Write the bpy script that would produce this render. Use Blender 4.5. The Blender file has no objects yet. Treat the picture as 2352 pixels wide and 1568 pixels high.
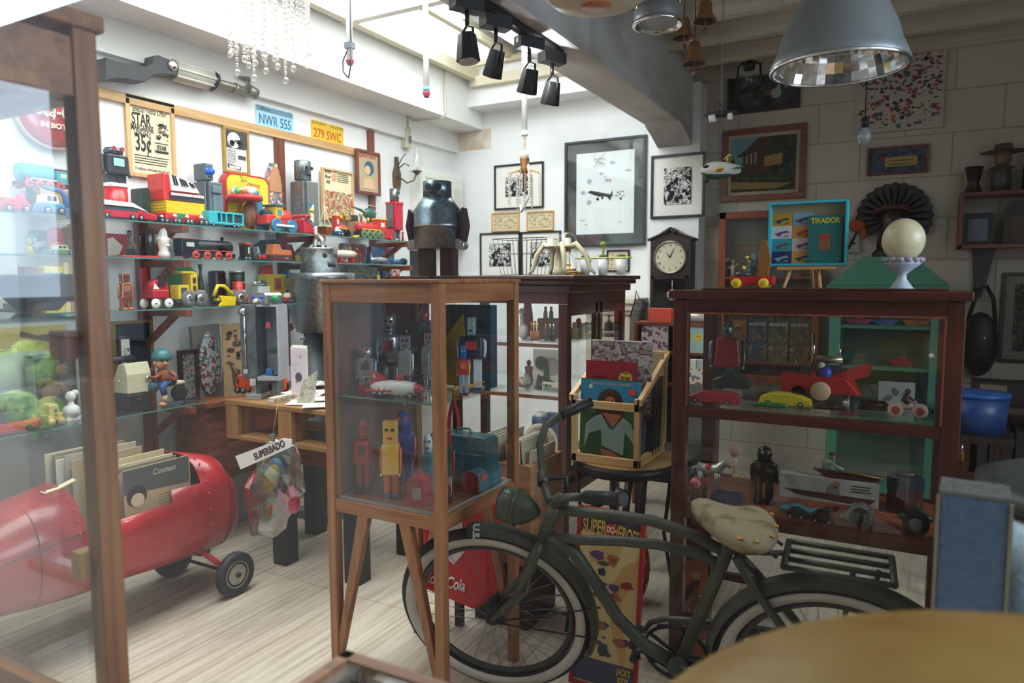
import bpy,bmesh,math,random
from math import sin,cos,pi,radians,atan2,hypot,sqrt
from mathutils import Vector,Matrix,noise
random.seed(7)
D=bpy.data;COL=bpy.context.scene.collection;SC=bpy.context.scene
# ------------------------------------------------------------ camera, sky, exposure
FPX,YAW,PITCH,ROLL=1619.0,28.71,5.01,-0.168
_y,_p,_r=map(radians,(YAW,PITCH,ROLL))
CF=Vector((-sin(_y)*cos(_p),cos(_y)*cos(_p),-sin(_p)))
_R0=Vector((cos(_y),sin(_y),0));_U0=_R0.cross(CF)
CR=_R0*cos(_r)+_U0*sin(_r);CU=_U0*cos(_r)-_R0*sin(_r)
CP=Vector((0,0,1.45))
cam=D.objects.new('camera',D.cameras.new('camera'));COL.objects.link(cam)
cam.matrix_world=Matrix((( CR.x,CU.x,-CF.x,CP.x),(CR.y,CU.y,-CF.y,CP.y),(CR.z,CU.z,-CF.z,CP.z),(0,0,0,1)))
cam.data.sensor_width=36;cam.data.lens=FPX/2352*36;cam.data.clip_start=.02
cam.data.dof.use_dof=True;cam.data.dof.focus_distance=2.9;cam.data.dof.aperture_fstop=2.8
SC.camera=cam
SC.view_settings.view_transform='Standard';SC.view_settings.look='None'
SC.view_settings.exposure=0.14;SC.view_settings.gamma=1;SC.view_settings.use_curve_mapping=False
SC.cycles.max_bounces=10;SC.cycles.transparent_max_bounces=24;SC.cycles.diffuse_bounces=5;SC.cycles.glossy_bounces=4
SC.cycles.caustics_reflective=False;SC.cycles.caustics_refractive=False
SC.cycles.sample_clamp_indirect=8
w=D.worlds.new('sky');SC.world=w;w.use_nodes=True
nt=w.node_tree;nt.nodes.clear()
tc=nt.nodes.new('ShaderNodeTexCoord');sx=nt.nodes.new('ShaderNodeSeparateXYZ');cr=nt.nodes.new('ShaderNodeValToRGB')
bg=nt.nodes.new('ShaderNodeBackground');ow=nt.nodes.new('ShaderNodeOutputWorld')
nt.links.new(tc.outputs['Generated'],sx.inputs[0]);nt.links.new(sx.outputs['Z'],cr.inputs[0])
cr.color_ramp.elements[0].position=0.0;cr.color_ramp.elements[0].color=(.42,.5,.6,1)
e=cr.color_ramp.elements[1];e.position=1.0;e.color=(1,1,.98,1)
e=cr.color_ramp.elements.new(.12);e.color=(.55,.66,.8,1)
e=cr.color_ramp.elements.new(.5);e.color=(.75,.8,.85,1)
nt.links.new(cr.outputs[0],bg.inputs[0]);bg.inputs[1].default_value=12.0;nt.links.new(bg.outputs[0],ow.inputs[0])

def area(name,loc,rot,sx_,sy_,energy,col=(1,1,1),portal=False):
    l=D.lights.new(name,'AREA');l.shape='RECTANGLE';l.size=sx_;l.size_y=sy_;l.energy=energy;l.color=col
    o=D.objects.new(name,l);COL.objects.link(o);o.location=loc;o.rotation_euler=rot
    if portal:l.cycles.is_portal=True
    return o
# skylight opening (sky seen through the roof) and shop window opening
area('skylight_portal',(-2.36,2.9,3.02),(0,0,0),1.6,4.6,1,portal=True)
area('window_portal',(-1.1,-.08,1.45),(radians(90),0,0),4.0,2.2,1,portal=True)

area('added_side_opening_portal',(2.0,1.4,2.05),(0,radians(90),0),1.3,2.4,1,portal=True)  # unseen opening added in the right wall to light the beam

# ------------------------------------------------------------ pixel <-> room helpers (photograph pixels to places in the room)
def ray(px,py):return CF + CR*((px-1176)/FPX) - CU*((py-784)/FPX)
def at(px,py,X=None,Y=None,Z=None):
    d=ray(px,py)
    for i,v in enumerate((X,Y,Z)):
        if v is not None:return CP + d*((v-CP[i])/d[i])
def col_x(px,f):        # parameter u with f(u) on image column px (f linear)
    def g(u):
        d=f(u)-CP;return d.dot(CR)*FPX-(px-1176)*d.dot(CF)
    a,b=g(0),g(1);return -a/(b-a)
def row_z(py,x,y):     # height of image row py above (x, y)
    def g(z):
        d=Vector((x,y,z))-CP;return d.dot(CU)*FPX+(py-784)*d.dot(CF)
    a,b=g(0),g(1);return -a/(b-a)
def Yat(px,X,Z):return col_x(px,lambda u:Vector((X,u,Z)))
def Xat(px,Y,Z):return col_x(px,lambda u:Vector((u,Y,Z)))
def fitL(p0,p1,pt,xc,dp,z):   # thing on a shelf of the left wall: (location, length, height)
    y0=Yat(p0,xc-dp/2,z+.05);y1=Yat(p1,xc+dp/2,z+.05)
    mn=.03 if dp>.01 else .008
    if y1-y0<mn:m=(y0+y1)/2;y0,y1=m-mn/2,m+mn/2
    zt=row_z(pt,xc+dp/2 if pt<655 else xc-dp/2,y0 if pt<655 else y1)
    return Vector((xc,(y0+y1)/2,z)),y1-y0,max(zt-z,.01)
def fitB(p0,p1,pt,yc,dp,z):   # thing facing the camera along -Y
    x0=Xat(p0,yc-dp/2 if Xat(p0,yc,z)<0 else yc+dp/2,z+.05);x1=Xat(p1,yc+dp/2 if Xat(p1,yc,z)<0 else yc-dp/2,z+.05)
    if x1-x0<.02:m=(x0+x1)/2;x0,x1=m-.01,m+.01
    zt=row_z(pt,(x0+x1)/2,yc-dp/2 if pt<655 else yc+dp/2)
    return Vector(((x0+x1)/2,yc,z)),x1-x0,max(zt-z,.01)

# ------------------------------------------------------------ materials
def lin(c):
    if isinstance(c,str):c=tuple(int(c[i:i+2],16)/255 for i in (0,2,4))
    return tuple((x/12.92 if x<=.04045 else ((x+.055)/1.055)**2.4) for x in c)+(1,)
MATS={}
def M(c,rough=.5,metal=0.,coat=0.,key=None):
    k=(c,rough,metal,coat)
    if k in MATS:return MATS[k]
    m=D.materials.new('paint_'+str(c));m.use_nodes=True;n=m.node_tree;p=n.nodes['Principled BSDF']
    p.inputs['Base Color'].default_value=lin(c);p.inputs['Roughness'].default_value=rough
    p.inputs['Metallic'].default_value=metal;p.inputs['Coat Weight'].default_value=coat
    # slight uneven wear of the surface
    t=n.nodes.new('ShaderNodeTexNoise');t.inputs['Scale'].default_value=35;t.inputs['Detail'].default_value=3
    r=n.nodes.new('ShaderNodeMapRange');r.inputs[1].default_value=.3;r.inputs[2].default_value=.7
    r.inputs[3].default_value=max(rough-.06,.02);r.inputs[4].default_value=min(rough+.1,1)
    g=n.nodes.new('ShaderNodeTexCoord');n.links.new(g.outputs['Object'],t.inputs['Vector'])
    n.links.new(t.outputs[0],r.inputs[0]);n.links.new(r.outputs[0],p.inputs['Roughness'])
    MATS[k]=m;return m
def mix_mat(name,c0,c1,scale=(8,8,8),detail=4,lo=.35,hi=.65,rough=.5,metal=0.,bump=0.,tex='noise',dist=0.,bscale=None,sharp=False,coat=0.):
    k=(name,)
    if k in MATS:return MATS[k]
    m=D.materials.new(name);m.use_nodes=True;n=m.node_tree;p=n.nodes['Principled BSDF'];L=n.links.new
    g=n.nodes.new('ShaderNodeTexCoord');mp=n.nodes.new('ShaderNodeMapping');mp.inputs['Scale'].default_value=scale
    L(g.outputs['Object'],mp.inputs[0])
    if tex=='noise':
        t=n.nodes.new('ShaderNodeTexNoise');t.inputs['Scale'].default_value=1;t.inputs['Detail'].default_value=detail;t.inputs['Distortion'].default_value=dist;out=t.outputs[0]
    elif tex=='voronoi':
        t=n.nodes.new('ShaderNodeTexVoronoi');t.inputs['Scale'].default_value=1;s=n.nodes.new('ShaderNodeSeparateColor');L(t.outputs['Color'],s.inputs[0]);out=s.outputs[0]
    else:
        t=n.nodes.new('ShaderNodeTexWave');t.inputs['Scale'].default_value=1;t.inputs['Distortion'].default_value=dist;t.inputs['Detail'].default_value=detail;out=t.outputs[1]
    L(mp.outputs[0],t.inputs['Vector'])
    r=n.nodes.new('ShaderNodeValToRGB');r.color_ramp.elements[0].position=lo;r.color_ramp.elements[1].position=hi
    r.color_ramp.elements[0].color=lin(c0);r.color_ramp.elements[1].color=lin(c1)
    if sharp:r.color_ramp.interpolation='CONSTANT'
    L(out,r.inputs[0]);L(r.outputs[0],p.inputs['Base Color'])
    p.inputs['Roughness'].default_value=rough;p.inputs['Metallic'].default_value=metal;p.inputs['Coat Weight'].default_value=coat
    if bump:
        b=n.nodes.new('ShaderNodeBump');b.inputs['Strength'].default_value=bump;b.inputs['Distance'].default_value=.01
        if bscale:
            t2=n.nodes.new('ShaderNodeTexNoise');t2.inputs['Scale'].default_value=bscale;t2.inputs['Detail'].default_value=6;L(g.outputs['Object'],t2.inputs['Vector']);L(t2.outputs[0],b.inputs['Height'])
        else:L(out,b.inputs['Height'])
        L(b.outputs[0],p.inputs['Normal'])
    MATS[k]=m;return m
def multi_mat(name,cols,scale=20,rough=.6,tex='voronoi',sc3=(1,1,1)):   # printed pattern: patches of several inks
    k=(name,)
    if k in MATS:return MATS[k]
    m=D.materials.new(name);m.use_nodes=True;n=m.node_tree;p=n.nodes['Principled BSDF'];L=n.links.new
    g=n.nodes.new('ShaderNodeTexCoord');mp=n.nodes.new('ShaderNodeMapping');mp.inputs['Scale'].default_value=sc3;L(g.outputs['Object'],mp.inputs[0])
    r=n.nodes.new('ShaderNodeValToRGB');r.color_ramp.interpolation='CONSTANT'
    if tex=='voronoi':
        t=n.nodes.new('ShaderNodeTexVoronoi');t.inputs['Scale'].default_value=scale;s=n.nodes.new('ShaderNodeSeparateColor')
        L(t.outputs['Color'],s.inputs[0]);L(s.outputs[0],r.inputs[0]);a,b=0.,1.
    else:
        t=n.nodes.new('ShaderNodeTexNoise');t.inputs['Scale'].default_value=scale;t.inputs['Detail'].default_value=3;t.inputs['Distortion'].default_value=.6;L(t.outputs[0],r.inputs[0]);a,b=.32,.68
    L(mp.outputs[0],t.inputs['Vector'])
    el=r.color_ramp.elements;N=len(cols)
    el[0].position=0;el[0].color=lin(cols[0]);el[1].position=a+(b-a)*(N-1)/N if N>1 else 1;el[1].color=lin(cols[-1])
    for i in range(1,N-1):
        e_=el.new(a+(b-a)*i/N);e_.color=lin(cols[i])
    L(r.outputs[0],p.inputs['Base Color']);p.inputs['Roughness'].default_value=rough
    MATS[k]=m;return m
def glassy(name,tint=(.975,.985,.982),refl=1.0,rough=.02,base=.0):   # thin pane: see-through with Fresnel reflection
    k=(name,)
    if k in MATS:return MATS[k]
    m=D.materials.new(name);m.use_nodes=True;n=m.node_tree;n.nodes.clear();L=n.links.new
    o=n.nodes.new('ShaderNodeOutputMaterial');mx=n.nodes.new('ShaderNodeMixShader');t=n.nodes.new('ShaderNodeBsdfTransparent');gl=n.nodes.new('ShaderNodeBsdfGlossy')
    f=n.nodes.new('ShaderNodeLayerWeight');f.inputs[0].default_value=.5;pw_=n.nodes.new('ShaderNodeMath');pw_.operation='POWER';pw_.inputs[1].default_value=5
    mt=n.nodes.new('ShaderNodeMath');mt.operation='MULTIPLY_ADD';mt.inputs[1].default_value=.9*refl;mt.inputs[2].default_value=.035*refl+base
    t.inputs[0].default_value=tint+(1,);gl.inputs['Roughness'].default_value=rough;gl.inputs[0].default_value=(1,1,1,1)
    L(f.outputs['Facing'],pw_.inputs[0]);L(pw_.outputs[0],mt.inputs[0]);L(mt.outputs[0],mx.inputs[0]);L(t.outputs[0],mx.inputs[1]);L(gl.outputs[0],mx.inputs[2]);L(mx.outputs[0],o.inputs[0])
    MATS[k]=m;return m
def woodm(name,c0,c1,axis=2,rough=.45,coat=0.,sc=1.):
    s=[38*sc,38*sc,38*sc];s[axis]=2.2*sc
    return mix_mat(name,c0,c1,tuple(s),5,.3,.7,rough,0,.15,coat=coat,dist=.5)
GLASS=glassy('clear_glass');GEDGE=M('4f8078',.15);BUBBLE=glassy('clear_plastic',(.96,.98,.98),1.3,.05,.02)
WHT=M('f2f0ea',.45);BLK=M('101010',.45);GLB=M('0c0c0e',.15);CHR=M('e8e8e8',.12,1.);SIL=M('b4b6b8',.28,.9);GREY=M('6d7276',.45)
RED=M('c3161c',.3,0,.3);DRED=M('7c1114',.3,0,.3);YEL=M('edc81e',.35);BLU=M('1d5fb0',.35);TEAL=M('2aa7b5',.4);GRN=M('1c6f45',.4);ORG=M('e0551c',.4)
BRASS=M('b98a3a',.25,.9);GOLD=M('dba233',.2,.9);CREAM=M('e9dfc4',.6);TYRE=M('17181a',.75);PAPER=M('e7e1cf',.85);TAN=M('c5a778',.7);SKIN=M('d9a883',.6)
NAVY=M('172246',.35);BRN=M('5b3521',.5);DGRN=M('23382b',.4);PINK=M('d98a92',.5);LBL=M('8fc3dd',.5)
GALV=mix_mat('galvanised_sheet','7d8486','9aa0a2',(95,95,95),2,.1,.9,.34,.85,tex='voronoi')
GALVD=mix_mat('dark_galvanised_sheet','5a6a74','6f808a',(95,95,95),2,.1,.9,.28,.8,tex='voronoi')
RUSTY=mix_mat('worn_dark_metal','3a2c28','5a4a44',(9,9,9),5,.35,.65,.5,.5)
WOAK=woodm('mid_brown_wood_upright','7d4c2c','a8734a',2);WOAKX=woodm('mid_brown_wood_x','7d4c2c','a8734a',0);WOAKY=woodm('mid_brown_wood_y','7d4c2c','a8734a',1)
WMAH=woodm('mahogany_upright','2c0d08','521c11',2,.3,.4);WMAHX=woodm('mahogany_x','2c0d08','521c11',0,.3,.4);WMAHY=woodm('mahogany_y','2c0d08','521c11',1,.3,.4)
WPINE=woodm('pale_pine_x','c39358','e0bb84',0);WPINEY=woodm('pale_pine_y','c39358','e0bb84',1);WPINEZ=woodm('pale_pine_z','c39358','e0bb84',2)
WRED=woodm('red_brown_wood','5d2a17','8b4a2c',2,.4);WREDY=woodm('red_brown_wood_y','5d2a17','8b4a2c',1,.4);WREDX=woodm('red_brown_wood_x','5d2a17','8b4a2c',0,.4)
WDARK=woodm('dark_wood','1c0f0b','33201a',2,.35)

# ------------------------------------------------------------ mesh builder
class MB:
    def __init__(s):s.v=[];s.f=[];s.sm=[];s.mi=[];s.m=0;s.T=None
    def add(s,vs,fs,smooth):
        o=len(s.v)
        for p in vs:
            p=Vector(p);s.v.append(s.T @ p if s.T is not None else p)
        for i,f in enumerate(fs):s.f.append([o+k for k in f]);s.sm.append(smooth[i] if isinstance(smooth,list) else smooth);s.mi.append(s.m)
        return s
    def box(s,x,y,z,sx,sy,sz,r=None,tx=1.,ty=1.):  # centre x,y; base z; tx,ty taper of the top
        a,b=sx/2,sy/2
        vs=[(-a,-b,0),(a,-b,0),(a,b,0),(-a,b,0),(-a*tx,-b*ty,sz),(a*tx,-b*ty,sz),(a*tx,b*ty,sz),(-a*tx,b*ty,sz)]
        R=r if r is not None else Matrix.Identity(3);o=Vector((x,y,z))
        return s.add([o+R@Vector(p) for p in vs],[(0,3,2,1),(4,5,6,7),(0,1,5,4),(1,2,6,5),(2,3,7,6),(3,0,4,7)],False)
    def frame(s,d):
        d=Vector(d).normalized();u=d.cross(Vector((0,0,1)) if abs(d.z)<.9 else Vector((0,1,0))).normalized();return u,d.cross(u)
    def cyl(s,p0,p1,r0,r1=None,n=16,cap=True):
        p0,p1=Vector(p0),Vector(p1);r1=r0 if r1 is None else r1;u,v=s.frame(p1-p0);vs=[]
        for p,r in ((p0,r0),(p1,r1)):
            for i in range(n):a=2*pi*i/n;vs.append(p+u*(r*cos(a))+v*(r*sin(a)))
        fs=[(i,(i+1) % n,n+(i+1) % n,n+i) for i in range(n)];sm=[True]*n
        if cap:fs+=[tuple(reversed(range(n))),tuple(range(n,2*n))];sm+=[False,False]
        return s.add(vs,fs,sm)
    def lathe(s,prof,x=0,y=0,z=0,n=24,ax='z',smooth=True,cap=True):  # prof: (radius, height) list
        vs=[];fs=[]
        for r,h in prof:
            for i in range(n):
                a=2*pi*i/n;c,d=r*cos(a),r*sin(a)
                vs.append({'z':(x+c,y+d,z+h),'x':(x+h,y+c,z+d),'y':(x+c,y+h,z+d)}[ax])
        for k in range(len(prof)-1):
            for i in range(n):
                j=(i+1) % n;q=(k*n+i,k*n+j,(k+1)*n+j,(k+1)*n+i);fs.append(q if ax != 'y' else tuple(reversed(q)))
        sm=[smooth]*len(fs)
        for k,rev in ((0,True),(len(prof)-1,False)):
            if cap and prof[k][0]>1e-5 and not (len(prof)==2 and prof[0][1]==prof[1][1]):
                c=list(range(k*n,k*n+n));fs.append(tuple(reversed(c)) if rev != (ax=='y') else tuple(c));sm.append(False)
        return s.add(vs,fs,sm)
    def ell(s,x,y,z,rx,ry,rz,nu=16,nv=10,r=None):  # centre
        vs=[];fs=[]
        for j in range(nv+1):
            t=pi*j/nv
            for i in range(nu):a=2*pi*i/nu;vs.append(Vector((rx*sin(t)*cos(a),ry*sin(t)*sin(a),-rz*cos(t))))
        for j in range(nv):
            for i in range(nu):k=(i+1) % nu;fs.append((j*nu+i,j*nu+k,(j+1)*nu+k,(j+1)*nu+i))
        R=r if r is not None else Matrix.Identity(3);o=Vector((x,y,z))
        return s.add([o+R@p for p in vs],fs,True)
    def prism(s,poly,a,b,ax='y',smooth=False):   # outline in the plane across ax, pulled from a to b
        n=len(poly);P={'y':lambda u,v,h:(u,h,v),'x':lambda u,v,h:(h,u,v),'z':lambda u,v,h:(u,v,h)}[ax]
        ar=sum(poly[i][0]*poly[(i+1) % n][1]-poly[(i+1) % n][0]*poly[i][1] for i in range(n))
        if (ar<0) != (ax=='y'):poly=list(reversed(poly))
        vs=[P(u,v,a) for u,v in poly]+[P(u,v,b) for u,v in poly]
        if b<a:vs=vs[n:]+vs[:n]
        fs=[tuple(reversed(range(n))),tuple(range(n,2*n))]+[(i,(i+1) % n,n+(i+1) % n,n+i) for i in range(n)]
        return s.add(vs,fs,[False,False]+[smooth]*n)
    def tube(s,pts,r,n=8,closed=False,cap=True):
        pts=[Vector(p) for p in pts];N=len(pts);rr=r if isinstance(r,(list,tuple)) else [r]*N;vs=[];u=None
        for i,p in enumerate(pts):
            a=pts[i-1] if (i or closed) else p;b=pts[(i+1) % N] if (i<N-1 or closed) else p
            d=(b-a).normalized()
            if u is None:u,_=s.frame(d)
            u=(u-d*u.dot(d)).normalized();v=d.cross(u)
            for k in range(n):t=2*pi*k/n;vs.append(p+u*(rr[i]*cos(t))+v*(rr[i]*sin(t)))
        fs=[(i*n+k,i*n+(k+1) % n,((i+1) % N)*n+(k+1) % n,((i+1) % N)*n+k) for i in range(N if closed else N-1) for k in range(n)];sm=[True]*len(fs)
        if cap and not closed:fs+=[tuple(reversed(range(n))),tuple((N-1)*n+k for k in range(n))];sm+=[False]*2
        return s.add(vs,fs,sm)
    def loft(s,rings,cap=True,smooth=True):   # rings: lists of points of equal length
        n=len(rings[0]);vs=[p for r in rings for p in r]
        fs=[(k*n+i,k*n+(i+1) % n,(k+1)*n+(i+1) % n,(k+1)*n+i) for k in range(len(rings)-1) for i in range(n)];sm=[smooth]*len(fs)
        if cap:fs+=[tuple(reversed(range(n))),tuple((len(rings)-1)*n+i for i in range(n))];sm+=[False]*2
        return s.add(vs,fs,sm)
    def obj(s,name,mats,parent=None,bevel=0.,sub=0,solid=0.):
        me=D.meshes.new(name);me.from_pydata([tuple(p) for p in s.v],[],s.f)
        for i,p in enumerate(me.polygons):p.use_smooth=s.sm[i];p.material_index=s.mi[i]
        for m in (mats if isinstance(mats,(list,tuple)) else [mats]):me.materials.append(m)
        me.validate();o=D.objects.new(name,me);COL.objects.link(o)
        if parent:o.parent=parent
        if bevel:
            b=o.modifiers.new('edge','BEVEL');b.width=bevel;b.segments=2;b.limit_method='ANGLE';b.angle_limit=radians(50)
        if solid:b=o.modifiers.new('thick','SOLIDIFY');b.thickness=solid;b.offset=0
        if sub:b=o.modifiers.new('soft','SUBSURF');b.levels=sub;b.render_levels=sub
        return o
# compact part specs: B box, C cylinder, L lathe, E ellipsoid, P prism, T tube
def B(*a,**k):return ('box',a,k)
def C(*a,**k):return ('cyl',a,k)
def L(*a,**k):return ('lathe',a,k)
def E(*a,**k):return ('ell',a,k)
def P(*a,**k):return ('prism',a,k)
def T(*a,**k):return ('tube',a,k)
def part(parent,name,mat,*specs,bevel=0.,sub=0,label=None,stuff=False,solid=0.):
    b=MB()
    for f,a,k in specs:getattr(b,f)(*a,**k)
    o=b.obj(name,mat,parent,bevel,sub,solid)
    if label:o['label']=label
    if stuff:o['kind']='stuff'
    return o
def thing(name,label,cat,loc=(0,0,0),rz=0.,group=None,tilt=None):
    o=D.objects.new(name,None);COL.objects.link(o);o.empty_display_size=.05
    o.location=loc;o.rotation_euler=(tilt[0] if tilt else 0,tilt[1] if tilt else 0,rz);o['label']=label;o['category']=cat
    if group:o['group']=group
    return o
def solo(name,label,cat,mat,specs,loc=(0,0,0),rz=0.,group=None,bevel=0.,kind=None,sub=0,tilt=None,solid=0.):
    o=part(None,name,mat,*specs,bevel=bevel,sub=sub,solid=solid);o.location=loc;o.rotation_euler=(tilt[0] if tilt else 0,tilt[1] if tilt else 0,rz)
    o['label']=label;o['category']=cat
    if group:o['group']=group
    if kind:o['kind']=kind
    return o
def struct(name,mat,*specs,bevel=0.,kind='structure'):
    o=part(None,name,mat,*specs,bevel=bevel);o['kind']=kind;return o
def dup(root,loc,rz,label=None,group=None,sc=None):
    r=root.copy();COL.objects.link(r);r.location=loc;r.rotation_euler=(root.rotation_euler[0],root.rotation_euler[1],rz)
    if sc:r.scale=sc
    if label:r['label']=label
    if group:r['group']=group
    def kids(a,b):
        for ch in list(a.children):
            c=ch.copy();COL.objects.link(c);c.parent=b;kids(ch,c)
    kids(root,r);return r
FONTC={}
def txt(parent,s,size,loc,mat,w=None,rot=(pi/2,0,0),bold=0.,shear=0.,depth=.0006,name='lettering',align='CENTER',sp=1.):
    cu=D.curves.new(name,'FONT');cu.body=s;cu.size=size;cu.extrude=depth;cu.offset=bold;cu.shear=shear;cu.align_x=align;cu.align_y='CENTER';cu.space_character=sp
    cu.resolution_u=3
    t=D.objects.new(name,cu);COL.objects.link(t);bpy.context.view_layer.update()
    dg=bpy.context.evaluated_depsgraph_get();me=D.meshes.new_from_object(t.evaluated_get(dg));D.objects.remove(t)
    me.materials.clear();me.materials.append(mat);o=D.objects.new(name,me);COL.objects.link(o);o.location=loc;o.rotation_euler=rot
    if w and len(me.vertices):
        xs=[v.co.x for v in me.vertices];o.scale=(w/max(max(xs)-min(xs),1e-4),1,1)
    if parent:o.parent=parent
    return o
HL=pi/2    # facing of things along the left wall (front looks to +X)
def circ(r,n=20,cx=0,cy=0,a0=0.,a1=2*pi):return [(cx+r*cos(a0+(a1-a0)*i/n),cy+r*sin(a0+(a1-a0)*i/n)) for i in range(n)]
def rrect(w_,h_,r,cx=0,cy=0,n=4):
    out=[]
    for sx_,sy_,a in ((1,1,0),(-1,1,90),(-1,-1,180),(1,-1,270)):
        for i in range(n+1):t=radians(a+90*i/n);out.append((cx+sx_*(w_/2-r)+r*cos(t),cy+sy_*(h_/2-r)+r*sin(t)))
    return out
def star(r,cx=0,cy=0,k=.4):return [(cx+(r if i % 2==0 else r*k)*sin(pi*i/5),cy+(r if i % 2==0 else r*k)*cos(pi*i/5)) for i in range(10)]
# ============================================================ THE SETTING
XW,YB=-3.45,5.27
WALLM=mix_mat('white_limewashed_wall','d9dadb','eeeeec',(1.3,1.3,2.2),6,.3,.5,.85,0,.35,bscale=9)
def blockwall(name,c0,c1,mort):
    m=D.materials.new(name);m.use_nodes=True;n=m.node_tree;p=n.nodes['Principled BSDF'];K=n.links.new
    g=n.nodes.new('ShaderNodeTexCoord');sp=n.nodes.new('ShaderNodeSeparateXYZ');cb=n.nodes.new('ShaderNodeCombineXYZ')
    K(g.outputs['Object'],sp.inputs[0]);K(sp.outputs[0],cb.inputs[0]);K(sp.outputs[2],cb.inputs[1])
    b=n.nodes.new('ShaderNodeTexBrick');b.inputs['Scale'].default_value=1;b.inputs['Brick Width'].default_value=.52;b.inputs['Row Height'].default_value=.262
    b.inputs['Mortar Size'].default_value=.006;b.inputs['Mortar Smooth'].default_value=.6;b.inputs['Color1'].default_value=lin(c0);b.inputs['Color2'].default_value=lin(c1);b.inputs['Mortar'].default_value=lin(mort)
    K(cb.outputs[0],b.inputs['Vector']);K(b.outputs['Color'],p.inputs['Base Color']);p.inputs['Roughness'].default_value=.8
    u=n.nodes.new('ShaderNodeBump');u.invert=True;u.inputs['Strength'].default_value=.5;u.inputs['Distance'].default_value=.01;K(b.outputs['Fac'],u.inputs['Height']);K(u.outputs[0],p.inputs['Normal'])
    return m
BLOCK=blockwall('painted_block_wall','c6bfb2','c1baad','aaa498')
CONC=mix_mat('bare_concrete','8e8d8b','b3b0aa',(3,3,3),7,.3,.7,.9,0,.4,bscale=14)
BEAMM=mix_mat('mottled_white_beam','a9a4a0','d6d6d4',(2.2,1.2,2.2),3,.33,.5,.8,0,.1,bscale=12)  # beam tone varies at random between grey and off-white
def floor_mat():
    m=D.materials.new('pale_wood_grain_floor');m.use_nodes=True;n=m.node_tree;p=n.nodes['Principled BSDF'];K=n.links.new
    g=n.nodes.new('ShaderNodeTexCoord');mp=n.nodes.new('ShaderNodeMapping');mp.inputs['Rotation'].default_value=(0,0,pi/2);K(g.outputs['Object'],mp.inputs[0])
    b=n.nodes.new('ShaderNodeTexBrick');b.inputs['Scale'].default_value=1;b.inputs['Brick Width'].default_value=1.2;b.inputs['Row Height'].default_value=.6;b.offset=0
    b.inputs['Mortar Size'].default_value=.0016;b.inputs['Mortar Smooth'].default_value=.1;b.inputs['Color1'].default_value=(1,1,1,1);b.inputs['Color2'].default_value=(.93,.93,.93,1);b.inputs['Mortar'].default_value=(.35,.3,.25,1)
    K(mp.outputs[0],b.inputs['Vector'])
    m2=n.nodes.new('ShaderNodeMapping');m2.inputs['Scale'].default_value=(42,2.2,1);K(g.outputs['Object'],m2.inputs[0])
    t=n.nodes.new('ShaderNodeTexNoise');t.inputs['Scale'].default_value=1;t.inputs['Detail'].default_value=8;t.inputs['Distortion'].default_value=.3;K(m2.outputs[0],t.inputs['Vector'])
    r=n.nodes.new('ShaderNodeValToRGB');r.color_ramp.elements[0].position=.3;r.color_ramp.elements[1].position=.62;r.color_ramp.elements[0].color=lin('a89a86');r.color_ramp.elements[1].color=lin('cdc2b0');K(t.outputs[0],r.inputs[0])
    x=n.nodes.new('ShaderNodeMix');x.data_type='RGBA';x.blend_type='MULTIPLY';x.inputs[0].default_value=1;K(r.outputs[0],x.inputs[6]);K(b.outputs['Color'],x.inputs[7]);K(x.outputs[2],p.inputs['Base Color'])
    p.inputs['Roughness'].default_value=.38;return m
struct('floor',floor_mat(),B(-.75,2.7,-.05,5.8,5.4,.05))
struct('wall_left',WALLM,B(XW-.08,2.66,.8,.16,5.38,2.5));struct('wall_left_lower',CONC,B(XW-.075,2.66,0,.16,5.38,.8))
o_=struct('wall_back',WALLM,B(-2.46,YB+.08,0,2.0,.16,3.3))
o_=struct('wall_back_right',BLOCK,B(.345,YB+.06,0,3.61,.12,3.3))
struct('wall_right',BLOCK,B(2.12,4.03,0,.16,2.86,3.3),B(2.12,.15,0,.16,.1,3.3),B(2.12,1.4,0,.16,2.4,1.35),B(2.12,1.4,2.72,.16,2.4,.6))
struct('column_back',WALLM,B(-1.455,YB-.09,0,.37,.18,2.83),B(-1.5,YB-.18,2.4,.29,.001,.4),bevel=.012)
# beams: one along the left wall with the skylight kerb above it, one big one down the middle of the shop
struct('beam_left',WALLM,B(XW+.145,2.66,2.72,.29,5.22,.42),B(XW+.02,2.66,2.55,.04,5.22,.17))
struct('beam_middle',BEAMM,B(-1.45,2.55,2.5,.25,5.1,.44),bevel=.015)
struct('beam_back',WALLM,B(-2.37,YB-.12,2.86,1.6,.24,.3))
struct('beam_front',WALLM,B(-2.3,.45,2.5,2.3,.3,.75))
# right-hand ceiling: boards laid over joists
JOI=woodm('cream_painted_board','b9b3a4','cfc9ba',0,.6)
struct('ceiling',JOI,*[B(.35,.2+.27*i,2.98+.012*(i % 2),3.4,.268,.03) for i in range(20)])
for i in range(13):
    struct('ceiling_joist',JOI,B(.35,.38+.405*i,2.86,3.4,.07,.13),bevel=.004)
struct('ceiling_left_strip',WALLM,B(-3.4,2.7,3.14,.5,5.4,.05))
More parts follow.
